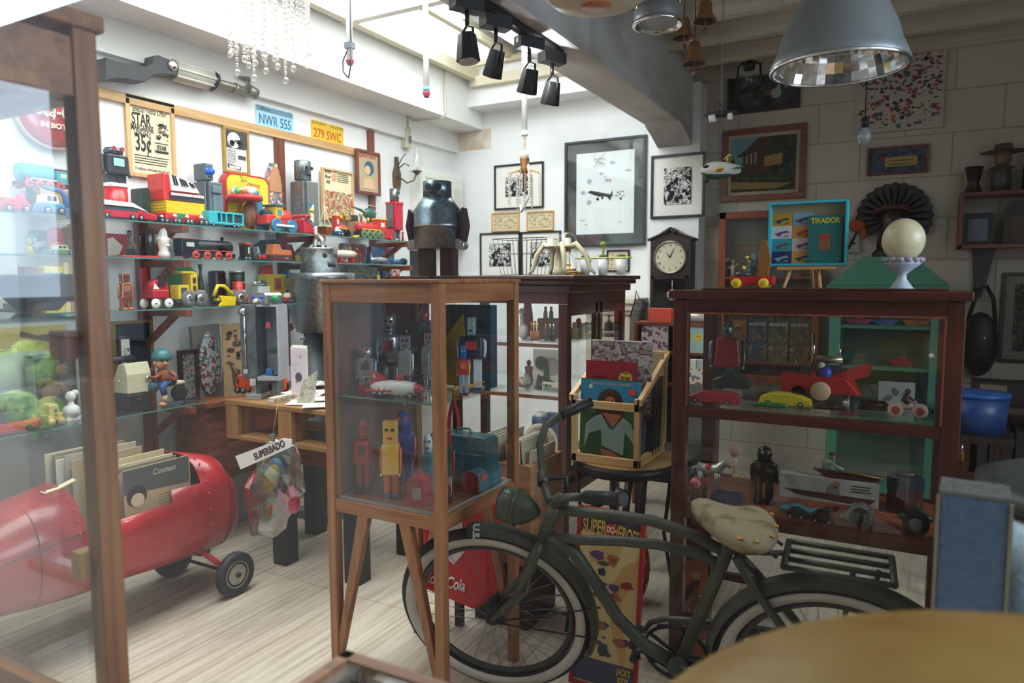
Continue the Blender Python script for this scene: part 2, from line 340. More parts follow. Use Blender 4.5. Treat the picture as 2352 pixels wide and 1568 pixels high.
# ---- skylight: rafters and corrugated translucent roofing
WHW=M('e9e6dc',.6);CREAMW=M('d9cfb4',.6)
def corr(x0,x1,y0,y1,z0,z1,amp=.012,wl=.075):
    b=MB();n=int((y1-y0)/wl*6);vs=[]
    for i in range(n+1):
        y=y0+(y1-y0)*i/n;dz=amp*sin(2*pi*(y-y0)/wl)
        vs+=[(x0,y,z0+dz),(x1,y,z1+dz)]
    b.add(vs,[(2*i,2*i+1,2*i+3,2*i+2) for i in range(n)],True);return b
def trans_mat(name,c,tr,f=.5):
    m=D.materials.new(name);m.use_nodes=True;n=m.node_tree;n.nodes.clear();K=n.links.new
    o=n.nodes.new('ShaderNodeOutputMaterial');mx=n.nodes.new('ShaderNodeMixShader');a=n.nodes.new('ShaderNodeBsdfTransparent');d=n.nodes.new('ShaderNodeBsdfTranslucent');d2=n.nodes.new('ShaderNodeBsdfDiffuse');m2=n.nodes.new('ShaderNodeMixShader')
    a.inputs[0].default_value=tr+(1,);d.inputs[0].default_value=lin(c);d2.inputs[0].default_value=lin(c)
    m2.inputs[0].default_value=.4;K(d.outputs[0],m2.inputs[1]);K(d2.outputs[0],m2.inputs[2]);mx.inputs[0].default_value=f
    K(a.outputs[0],mx.inputs[1]);K(m2.outputs[0],mx.inputs[2]);K(mx.outputs[0],o.inputs[0]);return m
ROOFT=trans_mat('translucent_roofing','f4f4ec',(.97,.98,.97),.25)
r_=corr(-3.3,-1.3,.3,5.3,3.5,3.36).obj('skylight_roofing',ROOFT);r_['kind']='structure'
r_=corr(-3.0,-1.3,4.45,5.3,3.33,3.22).obj('skylight_roof_sheet',mix_mat('dusty_roof_sheet','8c8a80','aaa89c',(6,6,6),4,rough=.7));r_['kind']='structure'
for y in (2.35,3.55):struct('skylight_rafter',WHW,B(-2.3,y,3.06,1.75,.06,.1),bevel=.006)
for x in (-2.75,-2.2,-1.75):struct('skylight_purlin',CREAMW,B(x,2.8,3.18,.05,5.0,.06),bevel=.004)
struct('skylight_kerb',CREAMW,B(-3.08,2.7,3.05,.06,5.1,.09),B(-2.3,5.0,3.0,1.6,.06,.08),B(-2.3,5.0,3.16,1.6,.05,.04),bevel=.004)
struct('wall_skylight_upstand',WALLM,B(-3.14,2.7,3.1,.1,5.2,.5),B(-1.4,2.7,2.9,.1,5.2,.6),B(-2.3,.3,3.1,1.8,.1,.5),B(-2.3,5.32,3.1,1.8,.1,.5))
# crack and stains at the far corner
struct('trim_2',mix_mat('damp_stain','cdb59b','e6ddd0',(9,9,9),4,rough=.9),B(-3.25,YB-.002,2.56,.34,.004,.17))
# ---- shop front: sill wall, head wall, pane, added light blockers and garden outside
FRW=M('8a7a66',.7)
struct('beam_haunch',BEAMM,P([(YB-.5,2.5),(YB-.05,2.5),(YB-.05,2.38),(YB-.2,2.4),(YB-.35,2.455)],-1.574,-1.326,'x'))
struct('wall_front',WALLM,B(-1.0,.06,-.05,5.2,.1,.4),B(-1.0,.06,2.6,5.2,.1,.8),B(-3.2,.06,.35,.6,.1,2.25),B(1.75,.06,.35,.9,.1,2.25))

# ============================================================ BUILDERS SHARED BY MANY THINGS
def wheels(t,xs,hw,r,w_=.012,tyre=TYRE,hub=SIL,hr=.55,z=None):
    for x in xs:
        for sg in (-1,1):
            y=sg*hw;zz=r if z is None else z
            o=part(t,'wheel',tyre,('lathe',([(r*.4,-w_/2),(r*.9,-w_/2),(r,-w_/4),(r,w_/4),(r*.9,w_/2),(r*.4,w_/2)],x,y,zz,18,'y'),{}))
            part(o,'hub',hub,('lathe',([(r*.02,-w_*.56),(r*hr*.6,-w_*.6),(r*hr,-w_*.52),(r*hr,w_*.52),(r*.02,w_*.58)],x,y,zz,14,'y'),{}))
def toycar(name,label,cat,loc,L_,H,W,rz,body,col,cabin=None,ccol=None,win=True,wr=.2,wx=(-.3,.3),group=None,hub=SIL,extra=None,bz=.12):
    # body, cabin: side outlines in units of length (x, -.5...5) and height (0..1)
    t=thing(name,label,cat,loc,rz,group);r=H*wr
    part(t,'body',col,P([(x*L_,bz*H+z*H*(1-bz)) for x,z in body],-W/2,W/2),bevel=min(.004,H*.08))
    if cabin:
        part(t,'cabin',ccol or col,P([(x*L_,bz*H+z*H*(1-bz)) for x,z in cabin],-W*.42,W*.42),bevel=.002)
        if win:
            cx=sum(x for x,z in cabin)/len(cabin)*L_;cz=sum(z for x,z in cabin)/len(cabin);cw=(max(x for x,z in cabin)-min(x for x,z in cabin))*L_
            ch=(max(z for x,z in cabin)-min(z for x,z in cabin))*H*.5
            part(t,'side_window',M('28323a',.1),B(cx-cw*.17,0,bz*H+cz*H*(1-bz)-ch*.4,cw*.26,W*.86,ch),B(cx+cw*.17,0,bz*H+cz*H*(1-bz)-ch*.4,cw*.26,W*.86,ch))
    wheels(t,[x*L_ for x in wx],W/2,r,min(.014,W*.25),hub=hub)
    if extra:extra(t,L_,H,W)
    return t
def framed(name,label,cat,c,W,H,rz,fm,fw,art,mat=None,mb=0.,depth=.022,group=None,tilt=None,glass=False,deco=None):
    # c: centre of the back on the wall; front looks to local -y
    t=thing(name,label,cat,c,rz,group,tilt)
    part(t,'frame',fm,B(0,-depth/2,H/2-fw,W,depth,fw),B(0,-depth/2,-H/2,W,depth,fw),B(-W/2+fw/2,-depth/2,-H/2+fw,fw,depth,H-2*fw),B(W/2-fw/2,-depth/2,-H/2+fw,fw,depth,H-2*fw),bevel=.002)
    iw,ih=W-2*fw,H-2*fw
    if mat:part(t,'mount_board',mat,B(0,-.004,-ih/2,iw,.006,ih));iw -= 2*mb;ih -= 2*mb
    part(t,'picture',art,B(0,-.009,-ih/2,iw,.005,ih))
    if glass:part(t,'glass',GLASS,B(0,-depth*.7,-H/2+fw,W-2*fw,.002,H-2*fw))
    if deco:deco(t,iw,ih)
    return t
def pxL(px0,y0t,y0b,px1,X=XW):   # frame on the left wall from the left edge rows and right column
    a,b=at(px0,y0t,X=X),at(px0,y0b,X=X);z=(a.z+b.z)/2;y1=Yat(px1,X,z)
    return Vector((X,(a.y+y1)/2,z)),y1-a.y,a.z-b.z
def pxB(px0,y0t,y0b,px1,Y=YB):
    a,b=at(px0,y0t,Y=Y),at(px0,y0b,Y=Y);z=(a.z+b.z)/2;x1=Xat(px1,Y,z)
    return Vector(((a.x+x1)/2,Y,z)),x1-a.x,a.z-b.z
def blobs(t,name,mat,pts,y=-.0125,th=.001):   # flat printed shapes on a picture, one mesh
    b=MB()
    for pl in pts:b.prism(pl,y,y-th)
    return b.obj(name,mat,t)
def lines(n,x0,x1,z0,dz,h,jit=.15):
    rr=random.Random(n*7+3);return [[(x0,z0-i*dz),(x1-(x1-x0)*jit*rr.random(),z0-i*dz),(x1-(x1-x0)*jit*.5,z0-i*dz-h),(x0,z0-i*dz-h)] for i in range(n)]
def rrand(rr,a,b):return a+(b-a)*rr.random()
def scrib(n,w_,h_,seed,s=.04,cx=0,cz=0):   # ragged ink patches
    rr=random.Random(seed);out=[]
    for _ in range(n):
        x,z,r=rrand(rr,-w_/2,w_/2)+cx,rrand(rr,-h_/2,h_/2)+cz,s*rrand(rr,.3,1);k=rr.choice((5,6,7,9));a0=rr.random()*6;el=rrand(rr,.3,1.)
        out.append([(x+r*rrand(rr,.5,1)*cos(a0+2*pi*i/k),z+el*r*rrand(rr,.5,1)*sin(a0+2*pi*i/k)) for i in range(k)])
    return out
def robot(name,label,loc,H,W,rz=0,hd='box',bd='box',mats=None,group=None,Dp=None,hh=.24,hw=.5,lh=.3,arm=.14,feet=True,eyes=None,ant=False,panel=None,neck=.02,fh=.05,tw=1.,bt=1.):
    m=dict(head=SIL,body=SIL,arm=SIL,leg=SIL,foot=GREY,eye=BLK);m.update(mats or {});t=thing(name,label,'toy robot',loc,rz,group);Dp=Dp or W*.6
    z0=fh*H;zl=lh*H;zb=H*(1-hh-neck);HW=W*hw;hz=H*(1-hh);hH=H*hh
    for s in (-1,1):
        lx=s*W*.19*tw
        lg=part(t,'leg',m['leg'],B(lx,0,z0*.9,W*.26*tw,Dp*.55,zl-z0*.9),bevel=.002) if bd != 'cyl' else part(t,'leg',m['leg'],C((lx,0,z0*.9),(lx,0,zl),W*.15))
        if feet:part(t,'foot',m['foot'],B(lx,-Dp*.08,0,W*.34*tw,Dp*.95,z0,tx=.9,ty=.85),bevel=.002)
        ax=s*(W*.5-arm*W*.5)
        part(t,'arm',m['arm'],T([(ax*.86,0,zb-.05*H),(ax,-Dp*.06,zb-.08*H),(ax*1.02,-Dp*.12,zl+.12*H),(ax*.97,-Dp*.3,zl+.02*H)],[arm*W*.5,arm*W*.52,arm*W*.46,arm*W*.34],8))
        part(t,'hand',m.get('hand',m['arm']),E(ax*.97,-Dp*.34,zl,arm*W*.42,arm*W*.42,arm*W*.5,8,6))
    bw=W*(1-arm*1.9)
    if bd=='cyl':part(t,'torso',m['body'],L([(bw*.42*bt,zl),(bw*.46,zl+.02*H),(bw*.5,zb-.05*H),(bw*.44,zb-.01*H),(bw*.2,zb)]))
    else:part(t,'torso',m['body'],B(0,0,zl,bw,Dp,zb-zl,tx=bt,ty=.95),bevel=min(.008,W*.06))
    if neck:part(t,'neck',m['body'],C((0,0,zb-.004),(0,0,hz+.003),HW*.32))
    if hd=='cyl':part(t,'head',m['head'],L([(HW*.5,hz),(HW*.5,H-.01*H),(HW*.45,H)],n=24));fy=-HW*.5
    elif hd=='dome':part(t,'head',m['head'],L([(HW*.46,hz),(HW*.5,hz+hH*.4),(HW*.42,hz+hH*.78),(HW*.2,H-.005),(0.0001,H)]));fy=-HW*.5
    else:part(t,'head',m['head'],B(0,0,hz,HW,Dp*.75,hH),bevel=min(.004,W*.03));fy=-Dp*.375
    for s in (-1,1):part(t,'eye',m['eye'],('lathe',([(HW*.12,-.002),(HW*.12,.002)],s*HW*.23,(fy if hd=='box' else fy*.9)-.001,hz+hH*.62,12,'y'),{}))
    part(t,'mouth',m.get('mouth',BLK),B(0,(fy if hd=='box' else fy*.98)-.001,hz+hH*.22,HW*.34,.004,hH*.09))
    if ant:part(t,'antenna',CHR,C((HW*.2,0,H-.002),(HW*.05,0,H+.14*H),.0012,n=6))
    if panel is not None:part(t,'chest_panel',panel,B(0,-(Dp*.5 if bd=='box' else bw*.49)-.001,zl+(zb-zl)*.42,bw*.5,.004,(zb-zl)*.38),bevel=.001)
    return t
# ============================================================ LEFT WALL: RAIL, UPRIGHTS, BRACKETS, GLASS SHELVES
LR=WPINEY
solo('wall_rail','long pale pine batten running along the left wall below the number plates','rail',LR,[B(XW+.011,2.35,2.335,.022,3.6,.05)],bevel=.002)
BRK=[1.15,2.3,3.25,4.13]
for k,y in enumerate(BRK):
    top=(1.75,1.75,2.335,2.54)[k];bot=(.1,.1,.9,.9)[k]
    solo('wall_upright',['brown wooden upright on the wall behind the tall foreground cabinet','brown wooden upright holding brackets beside the biker figure','brown wooden upright behind the silver box robot','tall brown wooden upright at the far end of the glass shelves'][k],'upright',WRED,
         [B(XW+.012,y,bot,.024,.07 if k<3 else .06,top-bot)],bevel=.002)
SHZ=[1.73,1.56,1.315,.825]
for j,z in enumerate(SHZ):
    for k,y in enumerate(BRK):
        if j==3 and k>1:continue
        nm=['top','second','third','lowest'][j];wh=['near','left middle','right middle','far'][k]
        t=thing('shelf_bracket','triangular wooden bracket at the %s upright under the %s glass shelf' % (wh,nm),'bracket',(XW+.024,y,z-.009),0,'wooden brackets under the glass shelves')
        part(t,'arm',WREDX,B(.17,0,-.034,.34,.035,.034),bevel=.002)
        part(t,'strut',WRED,P([(.0,-.2),(.0,-.165),(.2,-.032),(.25,-.034)],-.014,.014),bevel=.001)
    y1=4.16 if j<3 else 2.42
    t=thing('glass_shelf',['topmost long glass shelf on the left wall crowded with toys','second long glass shelf down, holding the black locomotive','third long glass shelf, holding yellow books and the yellow digger','lowest short glass shelf with the wooden jeep and white bust'][j],'shelf',(XW+.165,0,z-.008),0,'glass shelves on the left wall')
    part(t,'pane',glassy('shelf_glass',(.9,.95,.935),1.),B(0,(.6+y1)/2,0,.3,y1-.6,.008));part(t,'polished_edge',GEDGE,B(.152,(.6+y1)/2,.0005,.004,y1-.6,.007))
# ---- things hung on the wall above the shelves
c,W,H=pxL(42,190,330,190);r=.165
t=thing('button_sign','round red enamel soda button sign with white script lettering','sign',(XW,at(112,262,X=XW).y,at(112,262,X=XW).z),HL)
part(t,'rim',M('b9a98e',.4),('lathe',([(r*.9,0),(r,-.012),(r*1.0,-.03),(r*.95,-.038),(r*.9,-.03)],0,0,0,48,'y'),{}))
part(t,'disc',M('b3222a',.12,0,.6),('lathe',([(r*.95,-.02),(r*.94,-.034),(r*.7,-.05),(r*.3,-.06),(.0001,-.062)],0,0,0,48,'y'),{}))
CRM=M('f0dcc2',.5)
txt(t,'DRINK',.034,(.012,-.062,.078),CRM,.1,bold=.001,depth=.003);txt(t,'Coca-Cola',.09,(-.005,-.066,.005),CRM,.27,bold=.0016,shear=.35,depth=.003)
txt(t,'IN BOTTLES',.032,(.02,-.06,-.062),CRM,.18,bold=.001,depth=.003)
# long razor-like sculpture: black grip, ribbed handle, steel pipe
def wl(px,py):p_=at(px,py,X=XW+.06);return p_.y,p_.z
t=thing('wall_sculpture','oversized black handled tool sculpture with ribbed grip and steel pipe','sculpture',(XW+.02,0,0),HL)
blk=[wl(*q) for q in ((228,135),(262,145),(300,153),(325,155),(336,148),(338,132),(350,130),(394,147),(394,177),(352,173),(335,178),(318,192),(290,187),(255,184),(228,188))]
part(t,'black_grip',M('2b2d2d',.4),P(blk,-.09,0.),bevel=.004)
a,b=wl(394,160),wl(482,185);part(t,'ribbed_handle',M('b7b5a6',.4),C((a[0],-.045,a[1]),(b[0],-.045,b[1]),.052,n=14))
for i in range(8):
    an=2*pi*i/8;part(t,'rib',M('d8d5c8',.4),C((a[0],-.045+.05*cos(an),a[1]+.05*sin(an)),(b[0],-.045+.05*cos(an),b[1]+.05*sin(an)),.007,n=6))
d_=wl(586,216);part(t,'end_ring',BLK,C((b[0],-.045,b[1]),(b[0]+.02,-.045,b[1]-.006),.056));part(t,'pipe',M('8f8d82',.35,.7),C((b[0],-.045,b[1]),(d_[0],-.045,d_[1]),.022),C(((b[0]+d_[0])/2,-.045,(b[1]+d_[1])/2),((b[0]+d_[0])/2+.02,-.045,(b[1]+d_[1])/2-.006),.03),C((d_[0]-.06,-.045,d_[1]+.012),(d_[0],-.045,d_[1]),.034))
e1,e2=wl(570,182),wl(543,174);part(t,'sight',M('8f8d82',.35,.7),C((wl(574,205)[0],-.045,wl(574,205)[1]),(e1[0],-.045,e1[1]),.009),C((e1[0],-.045,e1[1]),(e2[0],-.045,e2[1]),.014,.003))
g=wl(382,153);part(t,'knob',CHR,('lathe',([(.028,-.088),(.028,-.1),(.018,-.106),(.0001,-.108)],g[0],0,g[1],20,'y'),{}))
# margarine advert
c,W,H=pxL(281,213,402,398)
INK=M('2b2620',.8)
def deco(t,w_,h_):
    y=-.012
    txt(t,'Special Fiesta Offer!',.045,(0,y,h_*.38),INK,w_*.86,shear=.2);txt(t,'STAR',.085,(-w_*.22,y,h_*.235),INK,w_*.46,bold=.0018)
    txt(t,'MARGARINE',.045,(-w_*.2,y,h_*.12),INK,w_*.54,bold=.001);txt(t,'NOW ONLY',.032,(-w_*.2,y,h_*.04),INK,w_*.4,bold=.0008);txt(t,'35\u00a2',.12,(-w_*.2,y,-h_*.09),INK,w_*.38,bold=.0025)
    blobs(t,'small_print',INK,lines(4,-w_*.42,w_*.44,-h_*.25,h_*.035,.0035));txt(t,'Try delicious, fresh-tasting Star and save!',.02,(0,y,-h_*.44),INK,w_*.84,shear=.2)
    b=MB();b.prism(rrect(w_*.36,h_*.15,.02,w_*.25,-h_*.1),y,y-.001);b.obj('printed_tub',M('d9cba8',.8),t);blobs(t,'tub_band',INK,[rrect(w_*.34,.012,.005,w_*.25,-h_*.165),rrect(w_*.34,.004,.001,w_*.25,-h_*.045)],-.0135)
    txt(t,'STAR',.032,(w_*.25,y-.002,-h_*.11),INK,w_*.24,bold=.001);blobs(t,'printed_figures',M('6a5c48',.8),scrib(34,w_*.28,h_*.24,4,.014,w_*.28,h_*.13))
framed('framed_advert','framed cream margarine advert priced 35 cents in pale wood','poster',c,W,H,HL,WPINEZ,.022,M('e6d9b5',.8),deco=deco)
# motorcycle advert
c,W,H=pxL(507,288,394,568)
def deco(t,w_,h_):
    blobs(t,'printed_panel',M('454545',.8),[rrect(w_*.98,h_*.42,.01,0,h_*.27),rrect(w_*.36,h_*.1,.002,w_*.26,-h_*.15)]);blobs(t,'printed_circle',WHT,[circ(w_*.3,20,-w_*.1,h_*.26)],-.0135)
    blobs(t,'printed_motorcycle',INK,[[(x+w_*.0,z+h_*.2) for x,z in circ(w_*.12,14,s*w_*.2,-.005)] for s in (-1,1)]+scrib(14,w_*.4,h_*.12,9,.018,0,h_*.24),-.015)
    blobs(t,'small_print',M('8a8a86',.8),lines(9,-w_*.42,w_*.02,h_*.02,h_*.04,.003));blobs(t,'printed_bar',INK,[[(-w_*.42,-h_*.34),(w_*.2,-h_*.38),(w_*.2,-h_*.47),(-w_*.42,-h_*.44)]])
    txt(t,'Harley-Davidson',.028,(-w_*.1,-.0145,-h_*.41),WHT,w_*.5,bold=.001)
framed('framed_advert','small framed black and white motorcycle advert above the mailbox robot','poster',c,W,H,HL,M('a9843c',.4),.016,M('e4e4dc',.8),tilt=None,deco=deco)
for (px0,yt,yb,px1,nm,c1_,s,tc_,lab) in ((586,237,297,673,'number_plate','a9d7e8','NWR 555','2b6f9e','pale blue number plate reading NWR 555 above the pine rail'),(713,273,326,788,'number_plate','f2c428','279 SWC','c4472a','yellow number plate reading 279 SWC above the pine rail')):
    c,W,H=pxL(px0,yt,yb,px1);t=thing(nm,lab,'number plate',c+Vector((.001,0,0)),HL,'number plates above the rail',tilt=(0,0))
    b=MB();b.prism(rrect(W,H,.012),0,-.002);b.obj('plate',M(c1_,.35),t)
    txt(t,s,.085,(0,-.003,-.008),M(tc_,.4),W*.84,depth=.001)
    if s[0]=='N':blobs(t,'printed_band',M('6f97ad',.5),[[(-W*.48,H*.28),(W*.48,H*.28),(W*.48,H*.47),(-W*.48,H*.47)]],-.003);txt(t,'Illinois',.022,(-W*.25,-.005,H*.37),M('25415a',.4),W*.26)
    else:blobs(t,'printed_pattern',M('6a5a20',.5),[[(x-.004,H*.34),(x+.003,H*.34),(x+.012,H*.46),(x+.005,H*.46)] for x in [W*(-.45+.07*i) for i in range(14) if i not in (6,7)]],-.003);txt(t,'Land of Enchantment',.014,(0,-.004,-H*.38),M('7a4a20',.4),W*.4)
# framed portrait advert and framed santa advert
def deco(t,w_,h_):
    txt(t,'LIWAYWAY',.04,(0,-.012,h_*.42),M('b03a34',.7),w_*.86,bold=.0012)
    blobs(t,'printed_hair',M('35607a',.7),[[(x*1.,z) for x,z in circ(w_*.24,16,.01,h_*.12)]]);blobs(t,'printed_face',M('d9b48c',.7),[[(x,z) for x,z in circ(w_*.15,14,-.01,h_*.06)],[(-w_*.3,-h_*.42),(w_*.3,-h_*.42),(w_*.22,-h_*.15),(-w_*.22,-h_*.15)]],-.0135)
c,W,H=pxL(807,341,443,862);framed('framed_cover','reddish framed old magazine cover of a woman with blue hair','picture',c+Vector((.03,0,0)),W,H,HL,WRED,.02,M('b8a684',.8),deco=deco)
def deco(t,w_,h_):
    txt(t,"I'm\nfor\nit!",.034,(-w_*.33,-.012,h_*.36),INK,w_*.2,bold=.001);blobs(t,'small_print',INK,lines(5,-w_*.0,w_*.42,h_*.46,h_*.04,.004));blobs(t,'printed_face',M('dba27a',.7),[circ(w_*.1,14,-w_*.12,h_*.37)])
    part(t,'printed_scene',multi_mat('santa_print',['8d7a5a','b33a30','d9b48c','6f7a50','e8dcc0','96422c'],26,.8,'noise'),B(0,-.0125,-h_*.5,w_*.98,.002,h_*.56))
c,W,H=pxL(730,384,500,803);framed('framed_advert','pale framed advert with printed santa scene behind the model tower','poster',c+Vector((.02,0,0)),W,H,HL,WPINEZ,.014,M('e3d6b0',.8),deco=deco)
# wall lamp with glass chimney, switch box, conduit, air conditioner
q=at(912,375,X=XW+.02)
t=thing('wall_sconce','ornate bronze wall sconce with clear glass chimney and crystal drops','lamp',(XW,q.y,q.z-.12),HL)
BRZ=M('6b5a48',.4,.6)
part(t,'back_plate',BRZ,P([(0,-.12),(.035,-.05),(.04,.04),(.015,.1),(.01,.17),(-.01,.17),(-.015,.1),(-.04,.04),(-.035,-.05)],0,-.03),bevel=.004)
part(t,'arm',BRZ,T([(0,-.03,.02),(.03,-.09,-.03),(.06,-.13,-.01),(.075,-.15,.04)],.007),T([(0,-.03,.08),(.03,-.07,.12),(.05,-.1,.1)],.005),T([(0,-.03,.1),(.01,-.07,.17),(.03,-.08,.19)],.004))
part(t,'drip_cup',BRZ,L([(.004,.03),(.018,.04),(.03,.055),(.045,.06),(.03,.065)],.075,-.15));part(t,'glass_chimney',BUBBLE,L([(.022,.065),(.045,.1),(.05,.13),(.03,.18),(.024,.21),(.034,.24)],.075,-.15));part(t,'candle',CREAM,C((.075,-.15,.065),(.075,-.15,.12),.008))
for i in range(4):part(t,'crystal',BUBBLE,*[E(.075+.032*cos(i*1.57),-.15+.032*sin(i*1.57),.04-.018*j,.005,.005,.008,6,4) for j in range(6)])
q=at(927,320,X=XW);t=thing('switch_box','grey surface mounted switch box under the conduit on the left wall','switch',(XW,q.y,q.z),HL);part(t,'box',M('c9c4ae',.5),B(0,-.025,-.07,.07,.05,.15),bevel=.004);part(t,'lever',GREY,B(.01,-.055,-.03,.02,.015,.05))
solo('conduit_pipe','thin cream conduit running from the switch box to the beam','pipe',M('d5cdb6',.5),[T([(XW+.05,q.y,q.z+.08),(XW+.05,q.y,q.z+.17),(XW+.05,q.y+.03,2.7),(XW+.06,q.y+.1,2.705),(XW+.29,q.y+.12,2.705),(XW+.31,q.y+.13,2.74),(XW+.315,q.y+.12,3.08)],.008)])
a,b=at(940,390,X=XW),at(1037,392,X=XW);zb_=row_z(560,XW+.1,a.y)
t=thing('air_conditioner','white window type air conditioner in the left wall near the corner','air conditioner',(XW,(a.y+b.y)/2,zb_),HL);Wd=b.y-a.y;Hd=a.z-zb_
part(t,'housing',M('e3e2d8',.4),B(0,-.06,0,Wd,.12,Hd),bevel=.008);part(t,'grille',M('b9bbb6',.5),*[B(-Wd*.14,-.123,Hd*(.3+.042*i),Wd*.56,.006,Hd*.018) for i in range(15)]);part(t,'control_panel',M('d0cfc4',.4),B(Wd*.36,-.122,Hd*.12,Wd*.2,.006,Hd*.7),bevel=.002)
solo('picture_strip','narrow dark framed panel standing below the air conditioner','picture',M('1f2a30',.4),[B(XW+.012,at(955,600,X=XW).y,1.0,.024,.16,.78)],bevel=.002)
# ============================================================ TOP GLASS SHELF
def SL(p0,p1,pt,j,dp=.12,xc=-3.29):return fitL(p0,p1,pt,xc,dp,SHZ[j])
# crate that carries the tin locomotive
l,W,H=SL(60,172,432,0,.12,-3.36);solo('cardboard_box','plain tan box behind the blue pickup on the top shelf','box',M('b99a6c',.7),[B(0,0,0,W,.12,H)],l,HL,bevel=.002)
def loco(name,label,l,W,H,Dp,body,trim,wcol,rz=HL,face='r',chim=GOLD,text=None,cowl=.62,hubc=None,group=None,plain=False):
    t=thing(name,label,'toy train',l,rz,group);s=1 if face=='r' else -1;r=H*.17
    part(t,'chassis',BLK if not plain else body,B(0,0,H*.12,W*.96,Dp*.8,H*.16),bevel=.002)
    part(t,'boiler',body,('lathe',([(Dp*.42,-W*.2),(Dp*.5,-W*.18),(Dp*.5,W*.4),(Dp*.42,W*.44),(Dp*.2,W*.45)] if s>0 else [(Dp*.2,-W*.45),(Dp*.42,-W*.44),(Dp*.5,-W*.4),(Dp*.5,W*.18),(Dp*.42,W*.2)],0,0,H*.28+Dp*.48,20,'x'),{}))
    part(t,'cab',body,B(-s*W*.34,0,H*.26,W*.28,Dp,H*.56),bevel=.003);part(t,'cab_roof',trim,B(-s*W*.34,0,H*.82,W*.32,Dp*1.1,H*.05),bevel=.002)
    part(t,'cab_window',M('cfd8c8',.3),B(-s*W*.34,0,H*.52,W*.13,Dp*1.02,H*.18));part(t,'side_stripe',trim,B(s*W*.06,0,H*.36,W*.66,Dp*1.02,H*.035))
    part(t,'chimney',chim,L([(H*.05,H*.6),(H*.05,H*.85),(H*.09,H*.98),(H*.08,H)],s*W*.3,0));part(t,'dome',GOLD,L([(H*.07,H*.6),(H*.075,H*.78),(H*.05,H*.86),(.0001,H*.88)],s*W*.06,0))
    part(t,'cow_catcher',trim,P([(s*W*.42,H*.1),(s*W*.5,H*.04),(s*W*.42,H*.28)],-Dp*.35,Dp*.35))
    for x in (-.26,-.06,.14,.33):
        for sg in (-1,1):
            q=part(t,'wheel',wcol,('lathe',([(r*.7,-.004),(r,-.005),(r,.005),(r*.7,.004)],x*W*s,sg*Dp*.52,r,20,'y'),{}));part(q,'spokes',hubc or BLK,*[B(x*W*s,sg*Dp*.52,r-r*.7,r*.14,.004,r*1.4,r=None) if k==0 else ('box',(x*W*s,sg*Dp*.52,r-r*.07,r*1.4,.004,r*.14),{}) for k in range(2)],('lathe',([(r*.3,-.005),(r*.3,.005)],x*W*s,sg*Dp*.52,r,12,'y'),{}))
    part(t,'connecting_rod',CHR,B(0.03*W*s,-Dp*.56,r*.85,W*.6,.003,r*.22))
    if text:txt(t,text,H*.075,(s*W*.05,-Dp*.52,H*.375),WHT,W*.5,bold=.0004)
    return t
l,W,H=fitL(22,172,368,-3.36,.1,SHZ[0]+.0);zt=SL(60,172,432,0,.12,-3.36)[2]
loco('tin_locomotive','blue tin locomotive lettered INTERNATIONAL EXPRESS on the tan box',Vector((l.x,l.y,SHZ[0]+zt)),W,H-zt,.08,TEAL,M('a32733',.4),M('c4434a',.4),face='l',text='INTERNATIONAL EXPRESS',chim=TEAL)
CARB=[(-.5,0),(.5,0),(.5,.42),(.44,.5),(.2,.52),(-.3,.52),(-.48,.45)]
def firex(t,L_,H,W):part(t,'siren_dome',M('d8283c',.1),E(L_*.3,0,H*.75,H*.25,H*.25,H*.25));part(t,'bumper',CHR,B(L_*.5,0,H*.2,.008,W,H*.12))
l,W,H=SL(-20,74,438,0,.09,-3.22);toycar('toy_truck','pinkish red toy fire truck at the near end of the top shelf','toy truck',l,W,H,.08,HL,[(-.5,0),(.5,0),(.5,.35),(.3,.62),(-.5,.7)],M('d23a4c',.3),extra=firex)
l,W,H=SL(72,152,444,0,.09,-3.2);toycar('toy_pickup','sky blue toy pickup with white cab roof and tan load cover','toy truck',l,W,H,.08,HL,[(-.5,0),(.5,0),(.5,.4),(.42,.5),(-.42,.55),(-.5,.3)],M('2f93cf',.3),[(-.38,.5),(.28,.5),(.2,.98),(-.3,1.0)],WHT,hub=SIL)
l,W,H=SL(92,165,425,0,.05,-3.26)
t=thing('toy_crane','blue toy crane arm bending down behind the blue pickup','toy crane',l,HL);part(t,'base',M('2b6fae',.3),B(W*.3,0,0,W*.4,.05,H*.3),bevel=.003);part(t,'boom',M('2b6fae',.3),T([(W*.42,0,H*.25),(W*.4,0,H*.7),(W*.2,0,H*.88),(-W*.5,0,H*.96)],[.014,.014,.012,.008]))
l,W,H=SL(60,84,425,0,.05,-3.3);solo('black_hat','small crumpled black hat shape behind the blue pickup','hat',BLK,[E(0,0,H*.6,W*.5,.03,H*.4),B(0,0,0,W*.4,.03,H*.5)],l,HL)
# screen robot on a red can
l,W,H=SL(242,292,423,0,.1,-3.28)
t=thing('round_tin','red and white round tin under the screen robot','tin',l,HL);part(t,'can',RED,L([(.052,0),(.052,H-.01)],n=28));part(t,'lid',WHT,L([(.055,H-.01),(.055,H)],n=28));ztin=H
l2,W2,H2=SL(240,296,332,0,.08,-3.28)
t=robot('screen_robot','dark toy robot with a pale blue television screen chest',Vector((l.x,l.y,SHZ[0]+ztin)),H2-ztin,.14,HL,'dome','box',dict(head=GALVD,body=M('2b2f33',.3),arm=M('2b3b38',.3),leg=M('34383c',.3),foot=WHT,eye=M('a83340',.3)),hh=.2,hw=.62,lh=.26,panel=M('9fd3cc',.1),Dp=.08)
